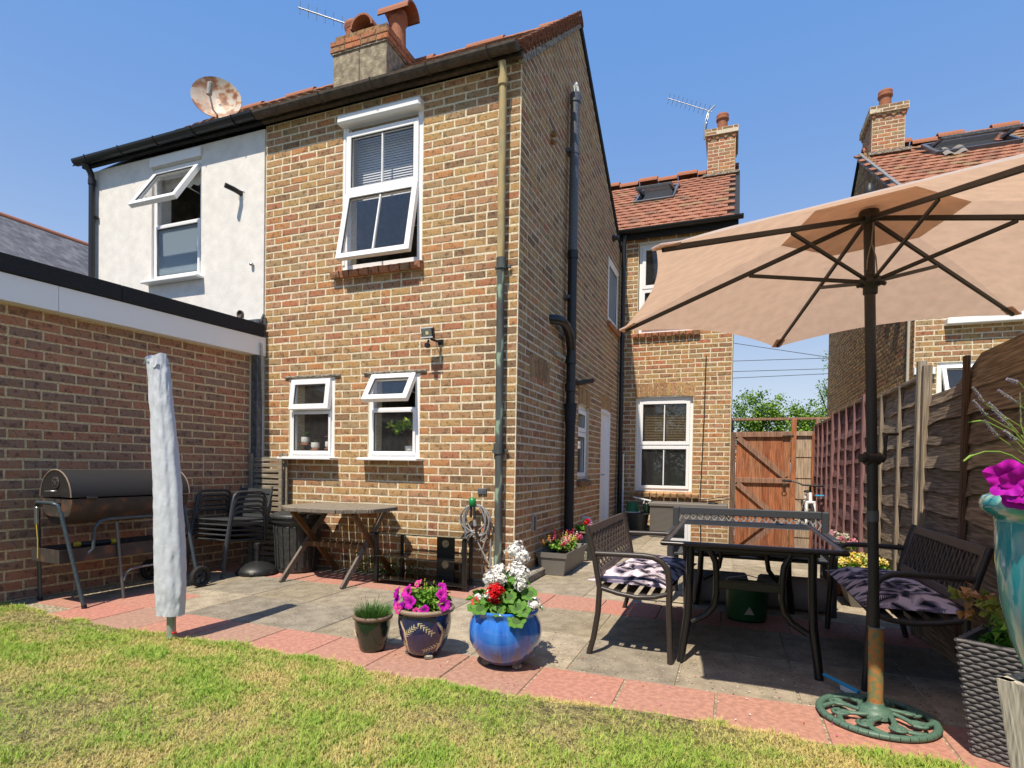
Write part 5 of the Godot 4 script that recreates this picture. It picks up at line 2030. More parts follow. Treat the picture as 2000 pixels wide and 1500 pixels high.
func patio_furniture() -> void:
	# brown benches on both long sides of the table
	var bl := make_bench("brown metal bench with palm print cushion beside the house wall planter")
	bl.position = Vector3(1.355, 0, 1.05)
	bl.rotation.y = PI / 2
	var brt := copy(bl, "brown metal bench with palm print cushion backed against the timber fence")
	brt.position = Vector3(2.76, 0, 1.05)
	brt.rotation.y = -PI / 2
	(M.cushion_print as StandardMaterial3D).uv1_scale = Vector3(2.4, 1.0, 1)
	for k in 2:
		var b := MB.new()
		cushion(b, 1.14, .47, .065, 5 + k)
		var o := solo("seat_cushion", b, M.cushion_print, ["palm leaf print cushion slipping off the bench nearest the house", "palm leaf print cushion on the bench against the fence"][k], "cushion", "palm print seat cushions")
		if k == 0: o.transform = Transform3D(Basis(Vector3.UP, PI / 2 - .10) * Basis(Vector3.BACK, -.02), Vector3(1.37, .405, 1.06))
		else: o.transform = Transform3D(Basis(Vector3.UP, -PI / 2 + .02), Vector3(2.755, .405, 1.03))
	glass_table()
	umbrella()
	# grey bench with the diamond lattice
	var t := thing("lattice_bench", "grey garden bench with a diamond lattice along its top rail", "bench", Vector3(2.02, 0, -.16))
	for e in [-1, 1]:
		var x: float = e * .60
		var b := MB.new()
		b.cbox(Vector3(x, .38, -.24), Vector3(.055, .77, .045), .006)
		part("rear_post", b, M.grey_bench, t)
		b = MB.new()
		b.cbox(Vector3(x, .28, .24), Vector3(.05, .56, .045), .006)
		part("front_leg", b, M.grey_bench, t)
		b = MB.new()
		b.cbox(Vector3(x, .575, .02), Vector3(.075, .032, .56), .008)
		part("armrest", b, M.grey_bench, t)
		b = MB.new()
		b.bar(Vector3(x, .40, -.22), Vector3(x, .40, .22), .04, .04)
		part("side_rail", b, M.grey_bench, t)
	var r := MB.new()
	r.cbox(Vector3(0, .735, -.24), Vector3(1.145, .065, .042), .006)
	part("top_rail", r, M.grey_bench, t)
	r = MB.new()
	r.cbox(Vector3(0, .47, -.24), Vector3(1.145, .04, .035), .006)
	part("lower_rail", r, M.grey_bench, t)
	for y in [.515, .56]:
		r = MB.new()
		r.cbox(Vector3(0, y, -.24), Vector3(1.145, .018, .02), .003)
		part("back_slat", r, M.grey_bench, t)
	r = MB.new()
	for i in 20:
		var x := -.57 + i * .06
		r.bar(Vector3(x - .03, .595, -.235), Vector3(x + .03, .70, -.235), .012, .014, Vector3.BACK)
		r.bar(Vector3(x - .03, .70, -.238), Vector3(x + .03, .595, -.238), .012, .014, Vector3.BACK)
	r.bar(Vector3(-.57, .594, -.236), Vector3(.57, .594, -.236), .012, .014, Vector3.BACK)
	part("lattice", r, M.lattice_silver, t)
	for i in 5:
		r = MB.new()
		r.cbox(Vector3(0, .405, .20 - i * .095), Vector3(1.145, .02, .075), .003)
		part("slat", r, M.grey_bench, t)
	for k in 2:
		var b := MB.new()
		cushion(b, .44, .42, .075, 15 + k)
		var o := solo("chair_pad", b, M.cushion_grey, ["beige grey tufted seat pad on the lattice bench, house side", "beige grey tufted seat pad on the lattice bench, fence side"][k], "cushion", "seat pads on the lattice bench")
		o.transform = Transform3D(Basis(Vector3.UP, [.04, -.05][k]), Vector3([1.73, 2.31][k], .418, -.10))
	# rolled mats under it
	for k in 2:
		var b := MB.new()
		var x0: float = [1.53, 2.10][k]
		var x1: float = [2.02, 2.60][k]
		b.tube([Vector3(x0, .135, -.06), Vector3(x0 + .02, .135, -.06), Vector3(x1 - .02, .135, -.06), Vector3(x1, .135, -.06)], [.115, .132, .132, .115], 24)
		var t2 := thing("rolled_mat", ["rolled grey mat under the lattice bench, house side", "rolled grey mat under the lattice bench, fence side"][k], "mat", Vector3.ZERO, 0, "rolled mats under the lattice bench")
		part("roll", b, M.roll_grey, t2)
		for e in [x0 - .002, x1 + .002]:
			b = MB.new()
			var pts := []
			for i in 40:
				var a := i * .42
				pts.append(Vector3(e, .135 + cos(a) * (.012 + i * .0024), -.06 + sin(a) * (.012 + i * .0024)))
			b.tube(pts, .006, 5)
			part("spiral_edge", b, M.cushion_grey, t2)
	# green oval bucket
	t = thing("oval_bucket", "dark green oval plastic bucket under the glass table", "bucket", Vector3(2.005, 0, .43))
	var b := MB.new()
	b.lathe([Vector2(0, .002), Vector2(.13, .002), Vector2(.138, .02), Vector2(.152, .262), Vector2(.160, .265), Vector2(.160, .278), Vector2(.148, .278), Vector2(.132, .03), Vector2(0, .03)], 32, Vector3.ZERO, 1.0, .72)
	part("tub", b, M.green_plastic, t)
	b = MB.new()
	b.prism(PackedVector2Array([Vector2(-.034, -.022), Vector2(.034, -.022), Vector2(0, .038)]), 0, .002)
	part("triangular_label", b, M.copper_label, t).transform = Transform3D(Basis(Vector3.UP, .12) * Basis(Vector3.RIGHT, .05), Vector3(.018, .085, .1045))
	b = MB.new()
	b.tube([Vector3(-.155, .26, 0), Vector3(-.13, .31, .03), Vector3(0, .34, .05), Vector3(.13, .31, .03), Vector3(.155, .26, 0)], .004, 6)
	part("handle", b, M.steel, t)

func glass_table() -> void:
	var t := thing("glass_table", "rectangular black glass patio table on curved metal legs", "table", Vector3(1.985, 0, .83))
	var hx := .475
	var hz := .775
	var b := MB.new()
	b.cbox(Vector3(0, .683, 0), Vector3(hx * 2 - .07, .010, hz * 2 - .07), .001)
	part("glass_top", b, M.black_glass, t)
	for e in [-1, 1]:
		b = MB.new()
		b.tube([Vector3(e * (hx - .02), .680, -hz), Vector3(e * (hx - .02), .680, hz)], .026, 10, true, .6)
		part("edge_rail", b, M.table_metal, t)
		b = MB.new()
		b.tube([Vector3(-hx, .680, e * (hz - .02)), Vector3(hx, .680, e * (hz - .02))], .026, 10, true, .6)
		part("edge_rail", b, M.table_metal, t)
	for ez in [-1, 1]:
		var z: float = ez * .70
		for ex in [-1, 1]:
			b = MB.new()
			b.tube([Vector3(ex * .315, .672, z), Vector3(ex * .318, .45, z + ez * .004), Vector3(ex * .325, .26, z + ez * .016), Vector3(ex * .345, .10, z + ez * .035), Vector3(ex * .355, 0, z + ez * .05)], .0225, 8)
			part("leg", b, M.table_metal, t)
			b = MB.new()
			b.tube([Vector3(ex * .215, .672, z), Vector3(ex * .205, .64, z), Vector3(ex * .178, .58, z), Vector3(ex * .170, .50, z), Vector3(ex * .170, .40, z), Vector3(ex * .182, .33, z), Vector3(ex * .22, .275, z), Vector3(ex * .30, .225, z + ez * .012)], .018, 8)
			part("curved_brace", b, M.table_metal, t)
		b = MB.new()
		b.cbox(Vector3(0, .455, z), Vector3(.34, .05, .022), .005)
		part("cross_bar", b, M.table_metal, t)
		b = MB.new()
		b.cbox(Vector3(0, .655, z), Vector3(.70, .03, .03), .004)
		part("top_rail", b, M.table_metal, t)

func umbrella() -> void:
	var t := thing("open_umbrella", "open tan garden umbrella with dark crank pole over the patio table", "umbrella", Vector3(2.51, 0, 2.0))
	var o := Vector3(2.51, 0, 2.0)
	var hub := Vector3(2.437, 2.262, 1.985) - o
	var run := Vector3(2.450, 1.965, 1.987) - o
	var foot := Vector3(0, .04, 0)
	var b := MB.new()
	b.tube([foot, hub], .0225, 16)
	part("pole", b, M.pole, t)
	var tips := [Vector3(1.612, 1.895, 2.895), Vector3(1.262, 1.905, 1.64), Vector3(2.139, 1.930, .794), Vector3(3.301, 1.970, 1.119), Vector3(3.60, 1.965, 2.34), Vector3(2.74, 1.930, 3.18)]
	for i in 6: tips[i] -= o
	var top := hub + Vector3(0, .045, 0)
	for i in 6:
		var a: Vector3 = tips[i]
		var d: Vector3 = tips[(i + 1) % 6]
		b = MB.new()
		b.sheet(16, 16, func(u: float, v: float) -> Vector3:
			# u from rib to rib, v from the top to the edge; the cloth sags between ribs and its edge is drawn in
			var e := a.lerp(d, u)
			var dip := u * (1 - u) * 4.0
			var p := top.lerp(e, v * (1 - .075 * dip * v))
			p.y += .035 * sin(v * PI) - .022 * dip * v * v + .030 * dip * v * v * v
			return p)
		part("canopy_panel", b, M.canopy, t)
		# hem pocket at the rib's end
		b = MB.new()
		var out := (a - hub).normalized()
		b.cbox(a - out * .05 + Vector3(0, .002, 0), Vector3(.055, .012, .10), .004, Basis.looking_at(out, Vector3.UP))
		part("rib_pocket", b, M.canopy, t)
		b = MB.new()
		b.bar(hub + Vector3(0, -.005, 0), a - out * .03 + Vector3(0, -.008, 0), .013, .022)
		part("rib", b, M.pole, t)
		b = MB.new()
		var mid := hub.lerp(a, .42) + Vector3(0, -.018, 0)
		b.bar(run, mid, .011, .018)
		part("strut", b, M.pole, t)
	# vent flap over the top
	b = MB.new()
	for i in 6:
		var a: Vector3 = top.lerp(tips[i], .30) + Vector3(0, .028, 0)
		var d: Vector3 = top.lerp(tips[(i + 1) % 6], .30) + Vector3(0, .028, 0)
		b.sheet(6, 6, func(u: float, v: float) -> Vector3: return (top + Vector3(0, .045, 0)).lerp(a.lerp(d, u), v) + Vector3(0, .02 * sin(v * PI), 0))
	part("vent_flap", b, M.canopy, t)
	b = MB.new()
	b.lathe([Vector2(0, 0), Vector2(.018, .0), Vector2(.022, .03), Vector2(.012, .06), Vector2(0, .07)], 12, top + Vector3(0, .04, 0))
	part("finial", b, M.pole, t)
	b = MB.new()
	b.lathe([Vector2(.024, -.03), Vector2(.040, -.02), Vector2(.045, .0), Vector2(.040, .025), Vector2(.024, .03)], 16, hub)
	part("top_hub", b, M.pole, t)
	b = MB.new()
	b.lathe([Vector2(.024, -.055), Vector2(.030, -.05), Vector2(.030, -.02), Vector2(.046, -.012), Vector2(.046, .018), Vector2(.028, .03), Vector2(.024, .03)], 16, run)
	for k in 3:
		var an := k * 2.1 + .6
		b.tube([run + Vector3(cos(an) * .04, -.01, sin(an) * .04), run + Vector3(cos(an) * .062, -.02, sin(an) * .062)], .009, 8)
	part("runner", b, M.pole, t)
	b = MB.new()
	b.tube([run + Vector3(.0, .26, .026), run + Vector3(-.006, .17, .03), run + Vector3(-.02, .10, .03), run + Vector3(-.022, .05, .03)], .003, 5)
	b.tube([run + Vector3(-.006, .17, .03), run + Vector3(.012, .10, .032), run + Vector3(.02, .02, .03)], .003, 5)
	part("cord", b, M.cushion_grey, t)
	# crank
	var ck := foot.lerp(hub, (1.17 - .04) / (hub.y - .04))
	var sd := Vector3(.93, 0, -.36)
	b = MB.new()
	b.tube([ck - sd * .052, ck - sd * .03], .020, 10)
	b.tube([ck - sd * .03, ck + sd * .03], .030, 14)
	b.tube([ck + sd * .03, ck + sd * .05], .020, 10)
	part("crank_housing", b, M.pole, t)
	b = MB.new()
	b.tube([ck + sd * .05, ck + sd * .058, ck + sd * .058 + Vector3(0, .03, 0), ck + sd * .062 + Vector3(0, .105, 0), ck + sd * .068 + Vector3(0, .11, 0), ck + sd * .115 + Vector3(0, .112, 0)], .007, 8)
	part("crank_handle", b, M.pole, t)
	b = MB.new()
	b.tube([foot.lerp(hub, .38), foot.lerp(hub, .402)], .0245, 14)
	part("collar", b, mat("collar_grey", Color(.08, .085, .085), .5), t)
	# stand
	t = thing("umbrella_stand", "green cast iron scrollwork umbrella stand with rusty tube", "stand", Vector3(2.51, 0, 2.02))
	b = MB.new()
	b.tube([Vector3(0, .03, -.02), Vector3(-.004, .405, -.021)], .031, 16)
	part("tube", b, M.rusty_sleeve, t)
	b = MB.new()
	b.tube([Vector3(-.004, .404, -.021), Vector3(-.004, .41, -.021)], .034, 16)
	part("tube_rim", b, mat("worn_steel", Color(.20, .21, .22), .5, {metal = .5}), t)
	b = MB.new()
	var ring := func(m: MB, rad: float, th: float, y: float, n: int):
		for k in n:
			var a0 := TAU * k / n
			var a1 := TAU * (k + 1) / n
			m.tube([Vector3(cos(a0) * rad, y, sin(a0) * rad), Vector3(cos(a1) * rad, y, sin(a1) * rad)], th, 8, false, .8)
	ring.call(b, .225, .017, .016, 40)
	part("rim", b, M.base_green, t)
	b = MB.new()
	b.lathe([Vector2(.075, .012), Vector2(.072, .035), Vector2(.05, .048), Vector2(.036, .055), Vector2(.034, .07), Vector2(.030, .07)], 20, Vector3(0, 0, -.02))
	part("boss", b, M.base_green, t)
	for k in 8:
		b = MB.new()
		var an := TAU * k / 8
		var pts := []
		var rr := []
		for i in 15:
			var s := i / 14.0
			var ra := lerpf(.065, .215, s)
			pts.append(Vector3(cos(an + sin(s * PI) * .42) * ra, .034 - .014 * s, sin(an + sin(s * PI) * .42) * ra))
			rr.append(.0125)
		b.tube(pts, rr, 8, true, .7)
		pts = []
		for i in 20:
			var s := i / 19.0
			var a2 := an + .45 + cos(s * 9.0) * .20 * (1 - s * .75)
			var ra := .150 + sin(s * 9.0) * .045 * (1 - s * .75)
			pts.append(Vector3(cos(a2) * ra, .028, sin(a2) * ra))
		b.tube(pts, .009, 6, true, .8)
		part("scroll", b, M.base_green, t)

func left_things() -> void:
	# covered rotary dryer
	var t := thing("covered_dryer", "folded rotary clothes dryer in a wrinkled pale grey cover on the lawn edge", "clothes dryer", Vector3(-1.35, 0, 2.44))
	var b := MB.new()
	b.tube([Vector3(0, -.02, 0), Vector3(0, .30, 0)], .026, 14)
	part("ground_socket", b, mat("pale_green_steel", Color(.32, .37, .31), .5, {metal = .3}), t)
	b = MB.new()
	var f := FastNoiseLite.new()
	f.seed = 8
	f.frequency = 3.0
	f.fractal_octaves = 4
	var lean := Vector3(-.09, 0, .035)
	b.sheet(64, 90, func(s: float, v: float) -> Vector3:
		var a := -TAU * s
		var y := lerpf(.155, 1.745, v)
		var r := lerpf(.080, .092, smoothstep(0, .12, v))
		r = lerpf(r, .064, smoothstep(.2, 1.0, v))
		var d := Vector3(cos(a), 0, sin(a))
		# long folds down the length, pinched wrinkles across them near the hem and the top
		var fold := sin(a * 3 + .8 + .5 * sin(y * 2.1)) * .45 + sin(a * 7 + y * .9) * .25 + sin(a * 11 - y * 1.7) * .15
		var k := fold * .009 + f.get_noise_3d(d.x * .5, y * 1.1, d.z * .5) * .007
		k += f.get_noise_3d(d.x * .9, y * 4.5, d.z * .9) * .006 * (smoothstep(.30, .0, v) + smoothstep(.55, 1.0, v) + .35)
		var drop := .0
		if v > .985: drop = .02 * sin(a * 2 + 1.0)
		return d * (r + k) * Vector3(1.05, 1, .85) + Vector3(0, y + drop, 0) + lean * (y / 1.75) * (y / 1.75))
	part("cover", b, M.cover_cloth, t)
	b = MB.new()
	b.sheet(10, 10, func(s: float, v: float) -> Vector3: return Vector3((s - .5) * .12, 1.70 + .03 * sin(s * 6) * v, (v - .5) * .10) + lean * Vector3(.97, 1, .97), .002)
	part("cover_top", b, M.cover_cloth, t)
	b = MB.new()
	b.cbox(Vector3(.05, .05, .02), Vector3(.02, .012, .03), .004)
	b.tube([Vector3(.04, .155, .02), Vector3(.048, .06, .02)], .002, 4)
	part("cord_toggle", b, M.red_paint, t)
	barbecue()
	chairs()
	# parasol weight
	t = thing("parasol_base", "round black plastic parasol weight beside the stacked chairs", "parasol base", Vector3(-2.50, 0, .60))
	b = MB.new()
	b.lathe([Vector2(.0, .0), Vector2(.185, .0), Vector2(.195, .02), Vector2(.185, .045), Vector2(.175, .052), Vector2(.165, .07), Vector2(.11, .105), Vector2(.04, .125), Vector2(.03, .13)], 32)
	part("weight", b, M.base_plastic, t)
	b = MB.new()
	b.lathe([Vector2(.026, .12), Vector2(.025, .24), Vector2(.034, .245), Vector2(.034, .30), Vector2(.028, .305), Vector2(.024, .30), Vector2(.024, .2)], 16)
	part("socket", b, M.base_plastic, t)
	for k in 6:
		b = MB.new()
		var an := k * TAU / 6
		b.cbox(Vector3(cos(an) * .182, .022, sin(an) * .182), Vector3(.03, .03, .05), .006, Basis(Vector3.UP, -an))
		part("foot_lug", b, M.base_plastic, t)
	# dustbin
	t = thing("dustbin", "ribbed black plastic dustbin behind the wooden table", "bin", Vector3(-2.27, 0, .30))
	b = MB.new()
	var prof := [Vector2(0, .004), Vector2(.185, .004), Vector2(.195, .02), Vector2(.225, .50), Vector2(.228, .505), Vector2(.245, .505), Vector2(.248, .55), Vector2(.235, .555)]
	b.lathe(prof, 40)
	part("body", b, M.bin, t)
	for k in 20:
		b = MB.new()
		var an := TAU * k / 20
		var d := Vector3(cos(an), 0, sin(an))
		b.bar(d * .205 + Vector3(0, .06, 0), d * .228 + Vector3(0, .47, 0), .030, .008, d)
		part("rib", b, M.bin, t)
	b = MB.new()
	b.lathe([Vector2(.25, .55), Vector2(.262, .555), Vector2(.258, .585), Vector2(.22, .60), Vector2(.10, .625), Vector2(0, .63)], 40)
	part("lid", b, M.bin, t)
	# slatted panel leaning in the corner
	t = thing("slatted_panel", "weathered slatted timber panel standing in the corner by the garage", "panel", Vector3(-2.86, 0, .10))
	for i in 19:
		b = MB.new()
		b.cbox(Vector3(rng.randf_range(-.006, .006), .05 + i * .0605, 0), Vector3(.45 + rng.randf_range(-.02, .0), .040, .016), .003, Basis(Vector3.BACK, rng.randf_range(-.012, .012)))
		part("slat", b, M.grey_wood, t)
	for x in [-.215, .20, .225]:
		b = MB.new()
		b.cbox(Vector3(x, .60, .022 if x < .21 else -.03), Vector3(.045, 1.22, .025), .004)
		part("upright", b, M.grey_wood, t)
	# folding wooden table
	t = thing("folding_table", "octagonal weathered teak folding table against the brick wall", "table", Vector3(-1.63, 0, .45))
	var oct := PackedVector2Array([Vector2(-.50, -.20), Vector2(-.27, -.40), Vector2(.27, -.40), Vector2(.50, -.20), Vector2(.50, .20), Vector2(.27, .40), Vector2(-.27, .40), Vector2(-.50, .20)])
	for i in 12:
		var x0 := -.50 + i / 12.0
		var x1 := x0 + 1 / 12.0 - .007
		var z0 := minf(.40, .40 - maxf(0, absf((x0 + x1) * .5) - .27) * .87)
		b = MB.new()
		b.cbox(Vector3((x0 + x1) * .5, .69, 0), Vector3(x1 - x0, .022, z0 * 2), .003)
		if i == 0 or i == 11:
			z0 = .21
		part("top_slat", b, mat("teak_top", Color(.46, .39, .30), .9, {tex = T.grain_v, bump = T.grain_v, bs = .3, s = Vector3(5, 1.2, 1.2), spec = .2}), t)
	b = MB.new()
	for i in 8:
		var a := oct[i]
		var d := oct[(i + 1) % 8]
		b.bar(Vector3(a.x, .682, a.y), Vector3(d.x, .682, d.y), .035, .034)
	part("top_frame", b, M.teak_grey, t)
	for x in [-.35, .33]:
		b = MB.new()
		b.bar(Vector3(x, 0, .39), Vector3(x, .66, -.28), .026, .055, Vector3(0, .7, .7))
		part("leg", b, M.teak_grey, t)
		b = MB.new()
		b.bar(Vector3(x + .03, 0, -.38), Vector3(x + .03, .66, .28), .026, .055, Vector3(0, .7, -.7))
		part("leg", b, M.teak, t)
	for z in [-.05, .08]:
		b = MB.new()
		b.cbox(Vector3(0, .33, z), Vector3(.70, .045, .02), .003)
		part("stretcher", b, M.teak, t)
	for i in 7:
		b = MB.new()
		b.cbox(Vector3(-.27 + i * .09, .312, .015), Vector3(.04, .012, .13), .002)
		part("stretcher_slat", b, M.teak, t)

func barbecue() -> void:
	var t := thing("barrel_barbecue", "black barrel barbecue on blue grey tube legs beside the garage wall", "barbecue", Vector3(-2.86, 0, 1.72), deg_to_rad(-4))
	var R := .205
	var HL := .47
	var half := func(b: MB, y0: float, upper: bool, r: float, l: float):
		for k in 18:
			var a0 := PI * k / 18 + (0.0 if upper else PI)
			var a1 := PI * (k + 1) / 18 + (0.0 if upper else PI)
			var p0 := Vector3(cos(a0) * r, y0 + sin(a0) * r, 0)
			var p1 := Vector3(cos(a1) * r, y0 + sin(a1) * r, 0)
			var n0 := Vector3(cos(a0), sin(a0), 0)
			var n1 := Vector3(cos(a1), sin(a1), 0)
			var zf := Vector3(0, 0, l)
			b.trin(p0 + zf, p0 - zf, p1 - zf, n0, n0, n1)
			b.trin(p0 + zf, p1 - zf, p1 + zf, n0, n1, n1)
			b.tri(Vector3(0, y0, l), p0 + zf, p1 + zf)
			b.tri(Vector3(0, y0, -l), p1 - zf, p0 - zf)
	var b := MB.new()
	half.call(b, .81, false, R - .005, HL - .01)
	part("bowl", b, M.bbq_rust, t)
	b = MB.new()
	half.call(b, .822, true, R, HL)
	part("lid", b, M.bbq_black, t)
	b = MB.new()
	for e in [-1, 1]:
		var pts := []
		for k in 13:
			pts.append(Vector3(cos(PI * k / 12) * R, .822 + sin(PI * k / 12) * R, e * HL))
		b.tube(pts, .006, 6)
	part("lid_edge", b, mat("rust_edge", Color(.22, .16, .12), .7), t)
	b = MB.new()
	b.xf = Transform3D(Basis(Vector3.RIGHT, PI / 2), Vector3(.01, .93, HL))
	b.lathe([Vector2(.0, 0), Vector2(.045, 0), Vector2(.045, .008), Vector2(.0, .010)], 18)
	part("vent_disc", b, mat("vent_steel", Color(.20, .18, .17), .5, {metal = .6, tex = T.mottle, s = 9.0}), t)
	for k in 6:
		b = MB.new()
		b.xf = Transform3D(Basis(Vector3.RIGHT, PI / 2), Vector3(.01 + cos(k * TAU / 6) * .027, .93 + sin(k * TAU / 6) * .027, HL + .0105))
		b.lathe([Vector2(.009, 0), Vector2(.009, .001), Vector2(0, .001)], 8)
		part("vent_hole", b, M.gasket, t)
	b = MB.new()
	b.tube([Vector3(-.03, .86, HL + .02), Vector3(-.03, .862, HL + .05), Vector3(.05, .866, HL + .05), Vector3(.05, .866, HL + .02)], .008, 6)
	part("vent_tab", b, M.steel, t)
	for z in [.33, -.30]:
		b = MB.new()
		b.cbox(Vector3(R + .004, .815, z), Vector3(.012, .03, .07), .002)
		b.tube([Vector3(R + .012, .815, z - .035), Vector3(R + .012, .815, z + .035)], .006, 6)
		part("hinge", b, M.bbq_black, t)
	# leg frames
	for e in [1, -1]:
		var z: float = e * (HL - .02)
		b = MB.new()
		if e > 0:
			b.tube([Vector3(.30, 0, z - .02), Vector3(.155, .70, z + .06), Vector3(.14, .765, z + .075), Vector3(.10, .78, z + .09), Vector3(-.10, .78, z + .09), Vector3(-.14, .765, z + .075), Vector3(-.155, .70, z + .06), Vector3(-.29, 0, z - .02)], .0145, 10)
		else:
			b.tube([Vector3(.30, .10, z - .03), Vector3(.16, .72, z), Vector3(.12, .77, z - .02), Vector3(-.12, .77, z - .02), Vector3(-.16, .72, z), Vector3(-.29, .10, z - .03)], .0145, 10)
		part("leg_frame", b, M.blue_steel, t)
		for s in [-1, 1]:
			if e > 0:
				b = MB.new()
				b.tube([Vector3(s * .30 if s > 0 else -.29, 0, z - .02), Vector3(s * .30 if s > 0 else -.29, .03, z - .018)], .018, 10)
				part("foot_cap", b, M.rubber, t)
			else:
				var wl := knot("wheel", t)
				b = MB.new()
				b.xf = Transform3D(Basis(Vector3.FORWARD, PI / 2), Vector3(s * .345, .09, z - .03))
				b.lathe([Vector2(.062, -.022), Vector2(.085, -.024), Vector2(.09, -.012), Vector2(.09, .012), Vector2(.085, .024), Vector2(.062, .022), Vector2(.062, -.022)], 28)
				for k in 28:
					var an := TAU * k / 28
					b.cbox(Vector3(cos(an) * .089, 0, sin(an) * .089), Vector3(.006, .044, .009), .002, Basis(Vector3.UP, -an))
				part("tyre", b, M.rubber, wl)
				b = MB.new()
				b.xf = Transform3D(Basis(Vector3.FORWARD, PI / 2), Vector3(s * .345, .09, z - .03))
				b.lathe([Vector2(.0, -.014), Vector2(.018, -.018), Vector2(.018, .018), Vector2(0, .02)], 12)
				for k in 5:
					var an := TAU * k / 5
					b.cbox(Vector3(cos(an) * .04, 0, sin(an) * .04), Vector3(.055, .016, .014), .003, Basis(Vector3.UP, -an))
				part("hub", b, M.base_plastic, wl)
	# front rails between the frames
	b = MB.new()
	b.tube([Vector3(.10, .36, .47), Vector3(.17, .37, .36), Vector3(.19, .42, .31), Vector3(.19, .58, .30), Vector3(.20, .63, .27), Vector3(.20, .645, .20), Vector3(.20, .645, -.40)], .012, 8)
	part("shelf_rail", b, M.blue_steel, t)
	b = MB.new()
	b.tube([Vector3(.22, 0, .10), Vector3(.205, .30, .12), Vector3(.19, .62, .14)], .012, 8)
	b.tube([Vector3(.22, .14, .10), Vector3(.222, .20, .085), Vector3(.225, .225, .05), Vector3(.225, .235, -.02), Vector3(.225, .235, -.35)], .009, 8)
	part("prop", b, mat("tube_grey", Color(.16, .17, .18), .35, {metal = .5}), t)
	# tray
	b = MB.new()
	b.box(Vector3(0, .34, 0), Vector3(.36, .006, 1.06))
	part("tray_floor", b, M.bbq_black, t)
	for e in [-1, 1]:
		b = MB.new()
		b.box(Vector3(e * .18, .385, 0), Vector3(.006, .10, 1.06))
		part("tray_side", b, M.bbq_rust, t)
		b = MB.new()
		b.box(Vector3(0, .385, e * .533), Vector3(.366, .10, .006))
		part("tray_side", b, M.bbq_rust, t)
	b = MB.new()
	b.tube([Vector3(.0, .44, .30), Vector3(.02, .44, .05)], .022, 8)
	part("charcoal_scoop", b, M.bbq_black, t)
	b = MB.new()
	b.tube([Vector3(.0, .445, .34), Vector3(.0, .445, .30)], .018, 8)
	b.tube([Vector3(.02, .44, .09), Vector3(.02, .44, .05)], .024, 8)
	part("scoop_grip", b, M.yellow_plastic, t)
	b = MB.new()
	b.cbox(Vector3(-.10, .68, .545), Vector3(.035, .13, .02), .004)
	part("brush", b, M.steel, t)
	b = MB.new()
	b.tube([Vector3(-.09, .62, .55), Vector3(-.07, .50, .55), Vector3(-.07, .36, .55)], .004, 5)
	part("cord", b, M.yellow_plastic, t)

func chairs() -> void:
	# stacking chairs, one on top of another
	var first: Node3D = null
	var words := ["lowest", "second from the ground", "middle", "second from the top", "topmost"]
	for k in 5:
		var label: String = "black steel stacking chair, %s of the stack" % words[k]
		if k == 0:
			first = thing("stacking_chair", label, "chair", Vector3.ZERO, 0, "stacked chairs by the garage wall")
			for e in [-1, 1]:
				var b := MB.new()
				var x: float = e * .235
				b.tube([Vector3(x + e * .005, 0, .30), Vector3(x, .52, .195), Vector3(x, .585, .175), Vector3(x, .615, .14), Vector3(x, .622, .09), Vector3(x, .618, -.14), Vector3(x, .60, -.20), Vector3(x, .54, -.225), Vector3(x * .98, .30, -.24)], .0135, 8, true)
				part("leg_and_arm", b, M.chair_steel, first)
				b = MB.new()
				b.tube([Vector3(x * .96, .35, .22), Vector3(x * .96, .335, 0), Vector3(x * .96, .33, -.20), Vector3(x * .96, .36, -.24), Vector3(x * .9, .66, -.34)], .010, 8)
				part("seat_rail", b, M.chair_steel, first)
			for i in 6:
				var b := MB.new()
				b.cbox(Vector3(0, .352 - .003 * i, .20 - i * .075), Vector3(.45, .006, .058), .002)
				part("seat_strip", b, M.chair_steel, first)
			for i in 3:
				var b := MB.new()
				b.cbox(Vector3(0, .46 + i * .075, -.272 - i * .026), Vector3(.42, .055, .006), .002, Basis(Vector3.RIGHT, -.3))
				part("back_strip", b, M.chair_steel, first)
			var bb := MB.new()
			bb.tube([Vector3(-.225, .35, .225), Vector3(.225, .35, .225)], .010, 8)
			part("front_rail", bb, M.chair_steel, first)
			first.transform = Transform3D(Basis.IDENTITY, Vector3(-2.84, 0, .63))
		else:
			var c := copy(first, label)
			c.transform = Transform3D(Basis(Vector3.UP, [0, .01, -.008, .012, 0][k]), Vector3(-2.84 + [0, .004, -.003, .002, 0][k], .048 * k, .63 - .004 * k))

